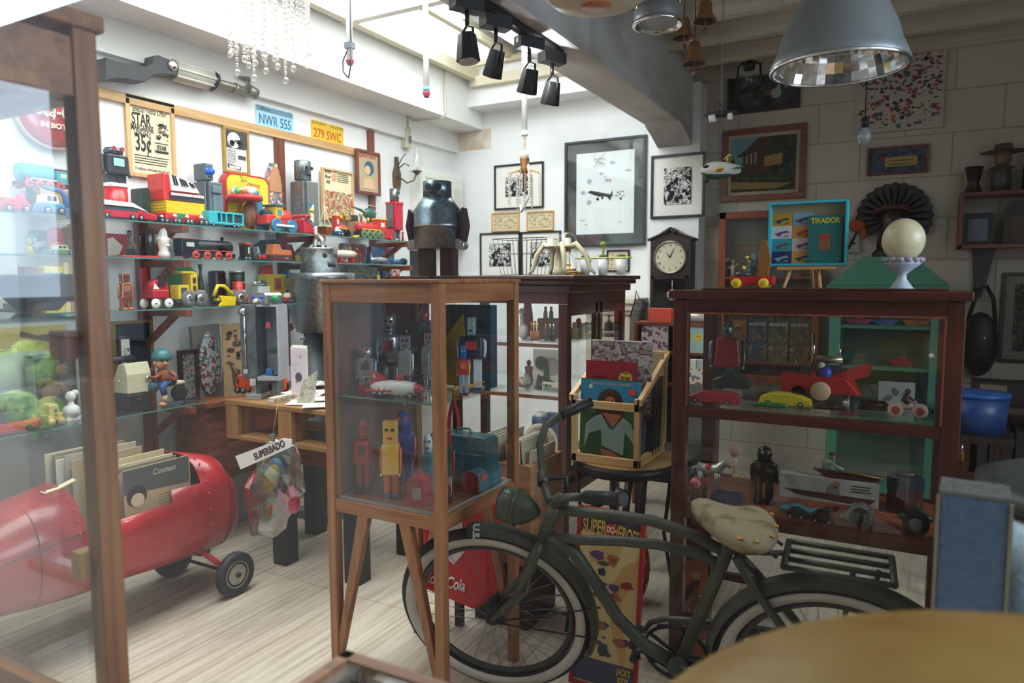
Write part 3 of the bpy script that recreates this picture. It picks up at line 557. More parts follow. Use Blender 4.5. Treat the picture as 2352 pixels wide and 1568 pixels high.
# bus
def busx(t,L_,H,W):
    part(t,'roof',WHT,P([(-.5*L_,H*.72),(.1*L_,H*.72),(.36*L_,H*.52),(.3*L_,H*.62),(.1*L_,H*.95),(-.5*L_,H)],-W*.52,W*.52),bevel=.003);part(t,'windows',M('444a55',.1),B(-.12*L_,0,H*.5,L_*.6,W*1.01,H*.16));part(t,'headlight_bar',CHR,B(L_*.49,0,H*.22,.01,W*.9,H*.12))
l,W,H=SL(190,362,455,0,.1,-3.2);toycar('toy_bus','streamlined red and white toy bus on the top shelf below the screen robot','toy bus',l,W,H,.09,HL,[(-.5,0),(.5,0),(.5,.3),(.3,.48),(.1,.6),(-.5,.62)],M('c8273a',.3),wx=(-.33,.08,.22),wr=.17,extra=busx)
l,W,H=SL(302,348,428,0,.08,-3.34);toycar('toy_lorry','dark green canvas topped toy lorry behind the toy bus','toy truck',l,W,H,.08,HL,[(-.5,0),(.5,0),(.5,.9),(.35,1),(-.5,.95)],DGRN,wr=.14)
# toy accordion
l,W,H=SL(334,476,393,0,.17,-3.3)
t=thing('toy_accordion','red and yellow toy piano accordion with white keys','toy accordion',l,HL)
HH=H*1.0;part(t,'bellows',YEL,*[B(0,-.01,HH*(.24+.028*i),W*(.96 if i % 2 else .93),.13,HH*.026) for i in range(8)]);part(t,'lower_case',M('d3332a',.3),B(0,-.01,0,W,.14,HH*.24),bevel=.006);part(t,'upper_case',M('d3332a',.3),P([(-W*.5,HH*.46),(W*.5,HH*.46),(W*.5,HH*.6),(W*.36,HH*.66),(W*.28,HH*.72),(-W*.38,HH*.98),(-W*.5,HH*.98)],.06,-.07),bevel=.006)
kb=part(t,'keyboard',WHT,*[('prism',([(W*(-.34+.062*i),HH*.66),(W*(-.34+.062*i+.056),HH*.66),(W*(-.38+.055*i+.05),HH*.97-i*.004),(W*(-.38+.055*i),HH*.97-i*.004)],-.072,-.082),{}) for i in range(11)])
part(t,'black_keys',BLK,*[('prism',([(W*(-.325+.062*i+.04),HH*.76),(W*(-.325+.062*i+.06),HH*.76),(W*(-.37+.057*i+.055),HH*.95-i*.004),(W*(-.37+.057*i+.035),HH*.95-i*.004)],-.082,-.09),{}) for i in (0,1,3,4,5,7,8)])
part(t,'chord_grille',M('3a3a3a',.4),B(W*.05,-.072,HH*.48,W*.86,.006,HH*.14));part(t,'chord_buttons',WHT,*[B(W*(-.34+.034*i),-.077,HH*.57,W*.018,.006,HH*.05) for i in range(24)])
# little racers
def racer(label,p0,p1,pt,col,xc=-3.18,**k):
    l,W,H=SL(p0,p1,pt,0,.05,xc)
    def ex(t,L_,H,W):part(t,'driver',WHT,E(-.05*L_,0,H*.8,H*.18,H*.18,H*.2,8,6));part(t,'exhaust',CHR,C((-.3*L_,-W*.5,H*.4),(.2*L_,-W*.5,H*.4),H*.06,n=6))
    return toycar('toy_racer',label,'toy car',l,W,H,.035,HL,[(-.5,.1),(.5,.1),(.5,.35),(.1,.5),(-.1,.7),(-.5,.75)],col,wr=.3,extra=ex,group='small racing cars on the top shelf',**k)
racer('tiny dark blue hot rod beside the toy bus',356,388,492,NAVY);racer('tiny red racing car with green body behind it',388,416,490,RED);racer('second tiny red racer, between the green one and the tow car',416,444,492,RED);racer('tiny red car next to the turquoise car carrier',446,480,493,M('a3252a',.3))
l,W,H=SL(392,430,488,0,.04,-3.235);solo('toy_car','green toy car body behind the tiny red racers','toy car',M('2f8458',.3),[P([(-W/2,0),(W/2,0),(W/2,H*.5),(W*.3,H),(-W*.3,H),(-W/2,H*.5)],-.02,.02)],l,HL,bevel=.003)
l,W,H=SL(463,562,483,0,.06,-3.2);t=thing('car_carrier','turquoise toy car carrier lorry with open window slots','toy truck',l,HL)
CC=M('31b2bd',.35);part(t,'body',CC,B(0,0,H*.2,W,.05,H*.16),B(0,0,H*.88,W,.05,H*.12),*[B(W*x,0,H*.34,W*.04,.05,H*.56) for x in (-.48,-.14,.0,.2,.48)],B(-W*.36,0,H*.34,W*.24,.05,H*.56),bevel=.002);part(t,'interior',M('28414a',.5),B(.05*W,0,H*.36,W*.8,.034,H*.5));wheels(t,[-.36*W,.22*W,.34*W],.022,H*.15,.01)
# mailbox robot
l,W,H=SL(441,516,372,0,.13,-3.35)
t=thing('mailbox_robot','grey blue robot made from a letterbox with blue eyes','robot sculpture',l,HL);MB1=M('55676c',.4)
part(t,'torso',MB1,B(.01,0,0,W*.8,.12,H*.72),bevel=.006);part(t,'mail_flap',M('6b7c80',.4),P([(-W*.2,H*.55),(W*.34,H*.55),(W*.36,H*.66),(-W*.18,H*.66)],-.06,-.075),B(.02,-.06,H*.2,W*.58,.01,H*.34),bevel=.003)
part(t,'head',MB1,B(-.02,0,H*.74,W*.48,.1,H*.26),bevel=.008);part(t,'neck',MB1,B(-.02,0,H*.71,W*.3,.07,H*.04));part(t,'arm',MB1,B(-W*.42,0,H*.08,W*.14,.09,H*.64),bevel=.006)
for s in (-1,1):part(t,'eye',M('1f62d0',.15),('lathe',([(.017,-.05),(.017,-.056),(.006,-.058)],-.02+s*W*.13,0,H*.88,16,'y'),{}))
part(t,'mouth',BLK,B(-.02,-.051,H*.785,W*.16,.003,H*.018))
# yellow tin case, popper dome, carved head
l,W,H=SL(506,622,393,0,.06,-3.41);t=thing('tin_case','yellow tin case with printed jungle scene and red rim','case',l,HL);b=MB();b.prism([(x,z+H/2) for x,z in rrect(W,H,.05)],-.025,.025);b.obj('rim',M('c22a22',.35),t);b=MB();b.prism([(x,z+H/2) for x,z in rrect(W*.94,H*.93,.045)],-.027,-.025);b.obj('printed_front',M('ecd13a',.4),t)
blobs(t,'printed_shapes',M('2a7b9c',.5),[circ(W*.13,14,W*.2,H*.5),circ(W*.05,10,W*.2,H*.7),[(W*.0,H*.3),(W*.4,H*.3),(W*.3,H*.4)]],-.028);blobs(t,'printed_dots',BLK,[circ(.003,8,-W*.1+.01*i,H*(.75+.03*(i % 3))) for i in range(7)],-.028);blobs(t,'printed_palm',M('c9632c',.5),scrib(7,W*.3,H*.2,5,.02,-W*.25,H*.6),-.028);txt(t,'ching',.03,(W*.12,-.029,H*.84),M('c9632c',.5),W*.3)
l,W,H=SL(560,592,463,0,.09,-3.3);HD=M('8a5a3c',.45)
t=thing('head_carving','brown carved wooden head in profile on the top shelf','carving',l,HL);part(t,'head',HD,E(-.01,.0,H*.55,.04,.04,H*.45),P([(.01,0),(.03,0),(.034,H*.15),(.046,H*.2),(.042,H*.28),(.05,H*.33),(.044,H*.4),(.056,H*.5),(.038,H*.7),(.04,H*.95),(0,H)],-.018,.018,smooth=False),bevel=.004);part(t,'ear',HD,E(-.012,-.04,H*.5,.012,.006,H*.12));hz1=H
l2,W2,H2=SL(516,600,400,0,.14,-3.32)
t=thing('popper_toy','round red based popper toy with a clear dome and yellow knob','toy',Vector((l.x-.0,l2.y,SHZ[0]+hz1)),HL);h=H2-hz1;r=.1
part(t,'base',M('cf2d33',.3),L([(r*.8,0),(r,.008),(r,.026),(r*.92,.034)],n=32));part(t,'dome',BUBBLE,L([(r*.92,.034),(r*.9,.06),(r*.72,h*.6),(r*.4,h*.78),(r*.2,h*.82)],n=32));part(t,'knob',YEL,L([(r*.2,h*.8),(r*.12,h*.88),(r*.26,h),(.0001,h)]))
for i,cc in enumerate(('e05c8a','4aa5d8','f0c93a','ffffff','5fb86a','e8772e','ffffff','7fd0c8')):part(t,'figure',M(cc,.4),E(r*.5*cos(i*.8),r*.5*sin(i*.8),.034+.022,.018,.018,.022,10,6))
# pull along train
l,W,H=SL(583,684,466,0,.12,-3.23)
t=thing('pull_along_train','big red plastic pull along train with blue wheels and yellow cab','toy train',l,HL)
part(t,'body',M('d63a2e',.3),B(-W*.05,0,H*.26,W*.86,.09,H*.36),bevel=.006);part(t,'boiler',M('d63a2e',.3),('lathe',([(.045,-W*.02),(.048,0),(.048,W*.36),(.03,W*.42)],0,0,H*.55,20,'x'),{}))
part(t,'cab',M('e0b62c',.35),B(-W*.06,0,H*.5,W*.26,.092,H*.44),bevel=.004);part(t,'cab_window',M('4b98a8',.2),B(-W*.06,0,H*.6,W*.14,.095,H*.22));part(t,'cab_roof',M('3b5f70',.35),B(-W*.06,0,H*.94,W*.34,.11,H*.07),bevel=.003);part(t,'coal',M('222a36',.7),E(-W*.34,0,H*.64,W*.15,.04,H*.2))
for x in (-.22,.3):
    for s in (-1,1):q=part(t,'wheel',M('2d7fa3',.35),('lathe',([(.032,-.008),(.038,-.01),(.038,.01),(.032,.008)],x*W,s*.055,.038,24,'y'),{}));part(q,'hub',M('4aa0c0',.35),('lathe',([(.03,-.004),(.03,.004)],x*W,s*.055,.038,20,'y'),{}))
part(t,'connecting_rod',WHT,B(.04*W,-.068,.032,W*.62,.005,.012),bevel=.002)
# quilted arch
l,W,H=SL(611,652,371,0,.03,-3.42);t=thing('quilted_pouch','arched patchwork fabric pouch leaning against the wall','pouch',l,HL)
part(t,'fabric',multi_mat('patchwork_print',['7d8f5c','b0606a','9a86b0','d9cdb4','5a6a8a','c49a62'],60,.9),P([(-W*.5,0),(W*.5,0),(W*.5,H*.76),(W*.2,H),(-W*.2,H),(-W*.5,H*.76)],-.012,.012),bevel=.004);part(t,'top_panel',M('c48a60',.8),P([(-W*.4,H*.6),(W*.4,H*.6),(W*.38,H*.76),(W*.15,H*.95),(-W*.15,H*.95),(-W*.38,H*.76)],-.012,-.016))
# silver box robot
l,W,H=SL(660,737,364,0,.16,-3.33)
t=thing('box_robot','silver grey robot built from steel boxes with round black eyes','robot sculpture',l,HL);SG=M('8a8d8c',.35,.5)
part(t,'torso',SG,B(W*.08,0,H*.14,W*.72,.15,H*.58),bevel=.004);part(t,'head',GALV,L([(.052,H*.74),(.052,H*.985),(.048,H)],-.0,0));part(t,'leg',SG,B(W*.22,0,0,W*.2,.08,H*.15),B(-W*.1,0,0,W*.2,.08,H*.15));part(t,'neck',SG,C((0,0,H*.715),(0,0,H*.745),.03))
part(t,'arm',GALV,B(-W*.38,-.01,H*.2,W*.16,.1,H*.52),C((-W*.42,-.06,H*.18),(-W*.42,.04,H*.18),.024),bevel=.004)
for s in (-1,1):part(t,'eye',BLK,('lathe',([(.011,-.051),(.011,-.055)],.005+s*.022,0,H*.9,14,'y'),{}))
part(t,'mouth',BLK,B(.005,-.052,H*.8,.024,.004,.006))
# red telephone
l,W,H=SL(668,722,494,0,.12,-3.2);t=thing('telephone','red rotary dial telephone on the top shelf','telephone',l,HL)
part(t,'body',M('c22733',.25),P([(-W*.5,0),(W*.5,0),(W*.48,H*.25),(-W*.1,H*.82),(-W*.5,H*.82)],-.055,.055),bevel=.008);part(t,'handset',M('c22733',.25),T([(-W*.3,-.07,H*.86),(-W*.3,-.05,H*.98),(-W*.3,.05,H*.98),(-W*.3,.07,H*.86)],[.016,.01,.01,.016]))
n_=Vector((.7,0,.72)).normalized();c_=Vector((W*.17,0,H*.58));part(t,'dial',M('9aa0a0',.3,.5),C(tuple(c_),tuple(c_+n_*.008),.03),label='grey finger dial')
part(t,'finger_holes',BLK,*[C(tuple(c_+n_*.006+Vector((-n_.z*.022*cos(a),.022*sin(a),n_.x*.022*cos(a)))),tuple(c_+n_*.01+Vector((-n_.z*.022*cos(a),.022*sin(a),n_.x*.022*cos(a)))),.004,n=8) for a in [i*.63 for i in range(9)]])
# kaleidoscope
l,W,H=SL(706,728,466,0,.05,-3.17);t=thing('kaleidoscope','upright printed kaleidoscope tube with blue and red flowers','kaleidoscope',l,HL)
part(t,'tube',multi_mat('kaleidoscope_print',['2a6fc0','e8e4d8','d8433a','e9c33a','2a6fc0','5fb0c8'],60,.4),L([(W*.44,0),(W*.44,H*.98)]));part(t,'upper_band',M('3f9a74',.3),L([(W*.5,H*.97),(W*.5,H)]),L([(W*.48,H*.72),(W*.5,H*.73),(W*.5,H*.76),(W*.48,H*.77)]))
# model tower on a wood block
l,W,H=SL(728,764,520,0,.09,-3.2);solo('wood_block','layered wooden block under the cream model tower','block',WREDY,[B(0,0,0,W*1.1,.08,H),B(.0,0,H,W*.9,.07,.001)],l,HL,bevel=.002);zb1=H
l2,W2,H2=SL(730,762,458,0,.06,-3.2);t=thing('model_tower','cream model of an iron lattice tower on a wooden block','model',Vector((l.x,l.y,SHZ[0]+zb1+.001)),HL);h=H2-zb1
for sx_ in (-1,1):
    for sy_ in (-1,1):part(t,'leg',M('ddcd9c',.4),T([(sx_*.028,sy_*.028,0),(sx_*.014,sy_*.014,h*.3),(sx_*.006,sy_*.006,h*.6),(0,0,h*.92)],[.004,.003,.002,.001],6))
part(t,'platform',M('ddcd9c',.4),B(0,0,h*.28,.034,.034,.006),B(0,0,h*.52,.018,.018,.004));part(t,'spire',M('ddcd9c',.4),C((0,0,h*.88),(0,0,h),.002,.0005,6));part(t,'base',M('ddcd9c',.4),B(0,0,0,.064,.064,.004))
l,W,H=SL(764,790,520,0,.05,-3.18);toycar('toy_car','tiny blue toy car with white roof by the red locomotive','toy car',l,W,H,.04,HL,CARB,BLU,[(-.3,.5),(.2,.5),(.1,1),(-.2,1)],WHT,wr=.24)
l,W,H=SL(760,804,484,0,.05,-3.3);zz=H;loco('small_tin_train','small red tin train standing behind the model tower',l,W,H,.04,M('c4362e',.35),YEL,BLK)
l,W,H=SL(788,908,486,0,.09,-3.2);loco('tin_locomotive','red tin locomotive with a tall gold funnel at the far end of the top shelf',l,W*.68,H,.06,M('c8302c',.35),YEL,M('6b7a50',.4),chim=GOLD,face='l')
solo('train_tender','red tender wagon coupled to the gold funnelled locomotive','toy train',M('c93240',.35),[B(0,0,.012,W*.3,.055,H*.4),B(0,0,.004,W*.28,.04,.014),C((-W*.1,-.03,.012),(-W*.1,.03,.012),.012),C((W*.1,-.03,.012),(W*.1,.03,.012),.012)],l+Vector((0,W*.36,0)),HL,bevel=.002)
# helicopter on a wicker box
l,W,H=SL(800,872,508,0,.1,-3.33);zt=H;solo('wicker_box','flat pinkish woven box under the toy helicopter','box',mix_mat('wicker','9a6a50','c49a80',(90,90,90),2,.4,.6,.7,0,.3),[B(0,0,0,W,.1,H)],l,HL,bevel=.004)
l2,W2,H2=SL(795,878,463,0,.1,-3.33);h=H2-zt
t=thing('toy_helicopter','dark green toy army helicopter lettered ARMY with white rotor','toy helicopter',Vector((l.x,l2.y,SHZ[0]+zt)),HL);HG=M('2d5a48',.35)
part(t,'fuselage',HG,E(W2*.22,0,h*.5,W2*.24,.03,h*.32));part(t,'tail_boom',HG,C((W2*.1,0,h*.55),(-W2*.46,0,h*.78),.012,.005));part(t,'tail_fin',M('c4362e',.4),B(-W2*.46,0,h*.7,.012,.006,h*.3));part(t,'canopy',M('6fb0a8',.1),E(W2*.34,0,h*.55,W2*.13,.024,h*.2));part(t,'mast',BLK,C((W2*.2,0,h*.78),(W2*.2,0,h*.97),.003));part(t,'rotor',M('dfe3e3',.3),B(W2*.2,0,h*.94,W2*.8,.012,.003));part(t,'skid',BLK,B(W2*.22,-.02,0,W2*.3,.004,.004),B(W2*.22,.02,0,W2*.3,.004,.004),C((W2*.2,-.02,0),(W2*.2,0,h*.3),.002),C((W2*.2,.02,0),(W2*.2,0,h*.3),.002));txt(t,'ARMY',.014,(-.01,-.014,h*.62),WHT)
# red box robot
l,W,H=SL(884,930,431,0,.1,-3.27);t=thing('box_robot','robot with red box body and silver head at the far shelf end','robot sculpture',l,HL)
part(t,'torso',M('c9283f',.35),B(0,0,H*.22,W*.8,.09,H*.52,tx=1.04),B(0,0,H*.7,W*.86,.1,H*.05),bevel=.004);part(t,'head',GALV,L([(.034,H*.76),(.034,H)],n=24));part(t,'leg',GREY,B(-W*.2,0,0,W*.2,.05,H*.23),B(W*.2,0,0,W*.2,.05,H*.23));part(t,'arm',GALV,B(-W*.47,0,H*.26,W*.1,.05,H*.46),bevel=.003);part(t,'neck',GREY,C((0,0,H*.74),(0,0,H*.77),.02))
for s in (-1,1):part(t,'eye',BLK,('lathe',([(.007,-.033),(.007,-.037)],s*.014,0,H*.92,12,'y'),{}))
part(t,'mouth',BLK,B(0,-.034,H*.82,.016,.003,.005))
l,W,H=SL(918,932,530,0,.03,-3.18);t=thing('small_figure','tiny red figure at the far tip of the top shelf','figurine',l,HL);part(t,'body',M('a8272f',.4),L([(.009,0),(.007,H*.5),(.01,H*.62),(.004,H*.68)]));part(t,'head',M('a8272f',.4),E(0,0,H*.82,.008,.008,H*.16))
l,W,H=SL(905,918,540,0,.03,-3.16);solo('glass_pebble','small pale glass pebble beside the tiny red figure','ornament',M('b7c4c0',.2),[E(0,0,.007,.012,.012,.007)],l,HL)
# ============================================================ SECOND GLASS SHELF
def S2(p0,p1,pt,dp=.1,xc=-3.27):return SL(p0,p1,pt,1,dp,xc)
l,W,H=S2(54,80,538,.05,-3.24);t=thing('display_box','clear acrylic box with a small yellow bird figure inside','display box',l,HL);part(t,'box',BUBBLE,B(0,0,0,W,.05,H));part(t,'yellow_figure',YEL,E(0,0,H*.25,W*.3,.016,H*.22),E(0,0,H*.65,W*.26,.014,H*.2),E(W*.25,-.01,H*.08,W*.2,.012,H*.07))
l,W,H=S2(64,122,527,.03,-3.4);t=thing('tin_sign','green tin soda sign with white letters behind the red jar','sign',l,HL);part(t,'plate',M('1f7a52',.35),B(0,0,0,W,.01,H),bevel=.002);txt(t,'Sprite',.05,(.0,-.007,H*.5),WHT,W*.8,bold=.002,shear=.2)
l,W,H=S2(106,150,520,.08,-3.33);t=thing('gumball_jar','glossy red domed jar on the second shelf','jar',l,HL);part(t,'dome',M('c0202c',.12),E(0,0,H*.66,.034,.034,H*.34));part(t,'body',M('d63a40',.25),L([(.028,0),(.03,H*.3),(.028,H*.62)]))
l,W,H=S2(92,176,561,.07,-3.21);toycar('toy_car','green and cream tin toy limousine with star on the second shelf','toy car',l,W,H,.06,HL,[(-.5,0),(.5,0),(.5,.5),(-.5,.55)],M('4f7d4a',.3),[(-.2,.5),(.25,.5),(.18,1),(-.15,1)],M('d8d2a8',.4),wr=.24)
for i,(p0,p1,pt,cc) in enumerate(((150,158,524,'b09a70'),(158,164,520,'d8c080'),(164,170,514,'e8e4dc'))):
    l,W,H=S2(p0,p1,pt,.001,-3.33);solo('book',['tan','yellow','white'][i]+' spined upright book behind the foreground cabinet post','book',M(cc,.7),[B(0,0,0,max(W,.014),.1,H)],l+Vector((0,.006*i,0)),HL,'upright books on the second shelf',bevel=.001)
l,W,H=S2(236,300,535,.03,-3.4);t=thing('tin_sign','dark red tin sign with white pizza shape','sign',l,HL);part(t,'plate',M('9c2733',.35),B(0,0,0,W,.01,H),bevel=.002);blobs(t,'printed_shape',M('d8d0bc',.5),[[(-W*.42,0.01),(W*.05,.02),(W*.22,H*.5),(-.02,H*.85),(-W*.4,H*.8)]],-.006)
l,W,H=S2(255,372,587,.09,-3.22);solo('tray','flat red lacquered tray at the shelf edge','tray',M('c83a34',.35),[B(0,0,0,W,.08,H)],l,HL,bevel=.002);zt=H
l,W,H=S2(284,322,528,.05,-3.22);t=thing('dog_figurine','brown cast figurine leaning forward on the red tray','figurine',l+Vector((0,0,zt)),HL);H -= zt;FB=M('5d4a38',.4)
part(t,'body',FB,T([(W*.3,0,H*.1),(W*.1,0,H*.35),(-W*.15,0,H*.55),(-W*.2,0,H*.75)],[.012,.016,.014,.008]),T([(-W*.3,0,0),(-W*.2,0,H*.3),(-W*.1,0,H*.5)],[.008,.01,.01]));part(t,'head',FB,E(-W*.2,0,H*.84,.013,.012,.013));part(t,'cap',BLK,E(-W*.2,0,H*.95,.012,.012,.006));part(t,'stand',BLK,B(0,0,0,W*.9,.04,H*.06),B(-W*.2,0,H*.06,W*.5,.03,H*.2))
l,W,H=S2(308,366,532,.09,-3.34);t=thing('tankard','dark grey metal tankard with handle','tankard',l,HL);part(t,'cup',M('5c5f60',.3,.7),L([(W*.3,0),(W*.28,H),(W*.25,H),(W*.26,.01)],.02,0));part(t,'handle',M('5c5f60',.3,.7),T([(-.01,0,H*.85),(-W*.4,0,H*.85),(-W*.45,0,H*.5),(-.01,0,H*.3)],.004))
l,W,H=S2(358,394,522,.06,-3.19);PL=M('e4dfd2',.5);t=thing('plaster_bust','white plaster figure bust wearing a pointed hat','figurine',l,HL)
part(t,'bust',PL,L([(.026,0),(.028,H*.15),(.02,H*.28),(.026,H*.45),(.028,H*.6),(.02,H*.72)]));part(t,'nose',PL,E(.006,-.026,H*.42,.009,.009,.007));part(t,'hat',PL,P([(-.034,H*.62),(-.02,H*.7),(-.013,H*.88),(0,H),(.013,H*.88),(.016,H*.7),(.034,H*.66),(.03,H*.6)],-.014,.014),bevel=.003)
l,W,H=S2(392,548,538,.09,-3.22);loco('tin_locomotive','long black tin locomotive with red spoked wheels on the second shelf',l,W,H,.07,M('1b1c1e',.3),M('c25a40',.4),M('c9463c',.4),face='r',chim=BLK)
l,W,H=S2(546,578,557,.07,-3.22);t=thing('train_tender','black tender with orange roof and cream window behind the locomotive','toy train',l,HL);part(t,'body',M('20262a',.35),B(0,0,H*.12,W*.9,.05,H*.76),bevel=.002);part(t,'roof',M('c8502c',.4),B(0,0,H*.88,W,.06,H*.12),bevel=.002);part(t,'window',M('d8cfa0',.4),B(W*.18,-.026,H*.4,W*.25,.003,H*.35));wheels(t,(-.012,.012),.024,H*.13,.006)
l,W,H=S2(578,614,566,.06,-3.2);toycar('toy_engine','tiny silver and red wheeled engine next to the orange roofed tender','toy train',l,W,H,.04,HL,[(-.5,0),(.5,0),(.3,.3),(-.1,.5),(-.4,1),(-.5,1)],M('a8adae',.25,.7),wr=.28,hub=RED,wx=(-.28,.2))
l,W,H=S2(574,652,546,.08,-3.37);t=thing('toy_truck','dark green toy army lorry at the back of the second shelf','toy truck',l,HL);part(t,'body',M('2e4038',.5),P([(-W*.5,H*.2),(W*.5,H*.2),(W*.5,H*.7),(W*.35,H),(-W*.1,H*.96),(-W*.5,H*.55)],-.035,.035),bevel=.004);wheels(t,(-W*.3,W*.3),.034,H*.2)
l,W,H=S2(606,674,560,.08,-3.21);t=thing('toy_boat','orange over brown toy ferry with square deckhouse','toy boat',l,HL);part(t,'hull',M('5a2c22',.4),P([(-W*.5,0),(W*.5,0),(W*.5,H*.36),(-W*.5,H*.36)],-.035,.035),bevel=.003);part(t,'deckhouse',M('c9713c',.4),P([(-W*.5,H*.36),(W*.48,H*.36),(W*.46,H*.66),(-W*.05,H*.7),(-W*.12,H),(-W*.42,H)],-.033,.033),bevel=.005);part(t,'rivets',CHR,*[E(W*(.1+.06*i),-.036,H*.18,.002,.002,.002,6,4) for i in range(3)])
l,W,H=S2(640,680,560,.06,-3.37);solo('toy_car','dull red toy car body behind the orange ferry','toy car',M('7d2a30',.4),[P([(-W/2,0),(W/2,0),(W/2,H*.5),(W*.2,H),(-W*.4,H)],-.025,.025)],l,HL,bevel=.004)
l,W,H=S2(672,716,558,.1,-3.24);t=thing('snow_globe','clear domed globe with teal scene on a yellow base','snow globe',l,HL);r=.042;part(t,'base',M('c8ba5a',.4),L([(r*.92,0),(r,.008),(r,H*.34),(r*.9,H*.38)],n=28));part(t,'scene',M('3f9a9a',.4),L([(r*.9,H*.38),(r*.8,H*.5),(.0001,H*.52)]),E(.01,0,H*.6,.014,.014,.012));part(t,'dome',BUBBLE,L([(r*.92,H*.38),(r*.95,H*.55),(r*.7,H*.85),(.0001,H)],n=28))
# rockets, planes and boxes at the far end
l,W,H=S2(756,840,563,.05,-3.2);t=thing('toy_rocket','cream toy rocket with red nose pointing to the corner','toy rocket',l,HL);part(t,'body',M('e6ddc4',.35),('lathe',([(.018,-W*.5),(.024,-W*.3),(.024,W*.1),(.014,W*.24)],0,0,H*.55,18,'x'),{}));part(t,'nose',M('a5202c',.3),('lathe',([(.014,W*.24),(.008,W*.38),(.0001,W*.5)],0,0,H*.55,14,'x'),{}));part(t,'stand',RED,B(-W*.3,0,0,.012,.04,H*.3),B(W*.1,0,0,.012,.04,H*.3))
l,W,H=S2(838,905,583,.1,-3.2);t=thing('toy_airplane','silver toy airplane with swept wing on the second shelf','toy airplane',l,HL);part(t,'fuselage',M('c9d0d4',.2,.6),('lathe',([(.0001,-W*.5),(.012,-W*.35),(.018,0),(.014,W*.3),(.004,W*.5)],0,0,H*.5,16,'x'),{}));part(t,'wing',M('c9d0d4',.2,.6),P([(-.01,-.06),(.02,-.06),(.035,0),(.02,.06),(-.01,.06),(.0,0)],H*.45,H*.5,'z'));part(t,'wheels',BLK,E(.02,-.012,.006,.006,.004,.006,8,6),E(.02,.012,.006,.006,.004,.006,8,6));part(t,'tail_fin',M('c9d0d4',.2,.6),P([(-W*.5,H*.5),(-W*.35,H*.55),(-W*.48,H)],-.002,.002))
l,W,H=S2(893,940,584,.06,-3.19);t=thing('toy_torch','blue and black toy torch lying at the shelf end','torch',l,HL);part(t,'barrel',M('2f5f86',.25),C((-W*.5,0,.018),(W*.2,0,.022),.014,.02));part(t,'lens_ring',BLK,C((W*.2,0,.024),(W*.42,0,.024),.024));part(t,'lens',GREY,C((W*.42,0,.024),(W*.43,0,.024),.016))
l,W,H=S2(777,842,558,.05,-3.38);solo('printed_box','flat printed toy box with mixed colours behind the cream rocket','box',multi_mat('toybox_print',['6d7a52','b8322f','d8cdb0','4f6f7f','a89868','c23a30'],45,.6),[B(0,0,0,W,.04,H)],l,HL,bevel=.001)
l,W,H=S2(842,906,566,.04,-3.39);solo('printed_box','low blue and red printed box at the far end of the second shelf','box',multi_mat('bluebox_print',['2f5f9a','b8322f','2f5f9a','5a8fae'],40,.6),[B(0,0,0,W,.04,H)],l,HL,bevel=.001)
l,W,H=S2(716,766,562,.06,-3.3);solo('dark_tin','small dark tin partly hidden behind the robot head','tin',M('2c3336',.4),[B(0,0,0,W*.5,.05,H)],l+Vector((0,-.02,0)),HL,bevel=.003)
l,W,H=S2(800,826,575,.04,-3.3);t=thing('small_figure','little red and cream figure standing behind the rocket','figurine',l,HL);part(t,'body',M('b02a30',.4),C((0,0,0),(0,0,H*.6),.009,.006,8));part(t,'head',CREAM,E(0,0,H*.8,.008,.008,H*.2,8,6))
# ============================================================ THIRD GLASS SHELF
def S3(p0,p1,pt,dp=.1,xc=-3.27):return SL(p0,p1,pt,2,dp,xc)
for i,(p0,p1,pt,cc,hh) in enumerate(((86,98,611,'e6c92e',1),(98,108,612,'e6c92e',1),(108,119,612,'e6c92e',1),(119,131,612,'d9bd3a',1),(131,143,604,'d9c9a0',0),(143,157,609,'b08a66',0))):
    l,W,H=S3(p0,p1,pt,.001,-3.24)
    t=thing('book',['first yellow spined magazine volume of the row','second yellow spined volume, between two others','third yellow spined volume of the row','darker yellow volume at the end of the yellow row','tall cream spined book right of the yellow volumes','brown spined book in clear wrap beside the cream one'][i],'book',l,HL,'upright volumes on the third shelf')
    part(t,'cover',M(cc,.6),B(0,0,0,W*.98,.13,H),bevel=.001)
    if hh:part(t,'spine_label',M('3f86a8',.6),B(0,-.066,H*.72,W*.8,.002,H*.14))
l,W,H=S3(52,84,612,.1,-3.25);solo('wooden_box','brown wooden box standing left of the yellow volumes','box',WRED,[B(0,0,0,W,.1,H)],l,HL,bevel=.002)
l,W,H=S3(0,56,706,.08,-3.25);solo('book','dark book lying flat at the near end of the third shelf','book',M('3a2418',.6),[B(0,0,0,W,.1,.02),B(.0,0,.02,W*.6,.08,.022)],l,HL)
l,W,H=S3(258,318,628,.08,-3.21)
robot('tin_robot','copper coloured tin robot with red hands on the third shelf',l,H,W*1.0,HL,'box','box',dict(head=M('b06a48',.25,.7),body=M('b5643a',.25,.7),arm=M('a8705c',.3,.6),leg=M('b5643a',.25,.7),foot=M('b5643a',.25,.7),hand=M('c2262f',.3),eye=BLK),hh=.24,hw=.5,lh=.3,panel=M('d0a080',.25,.7),Dp=.04,bt=.8)
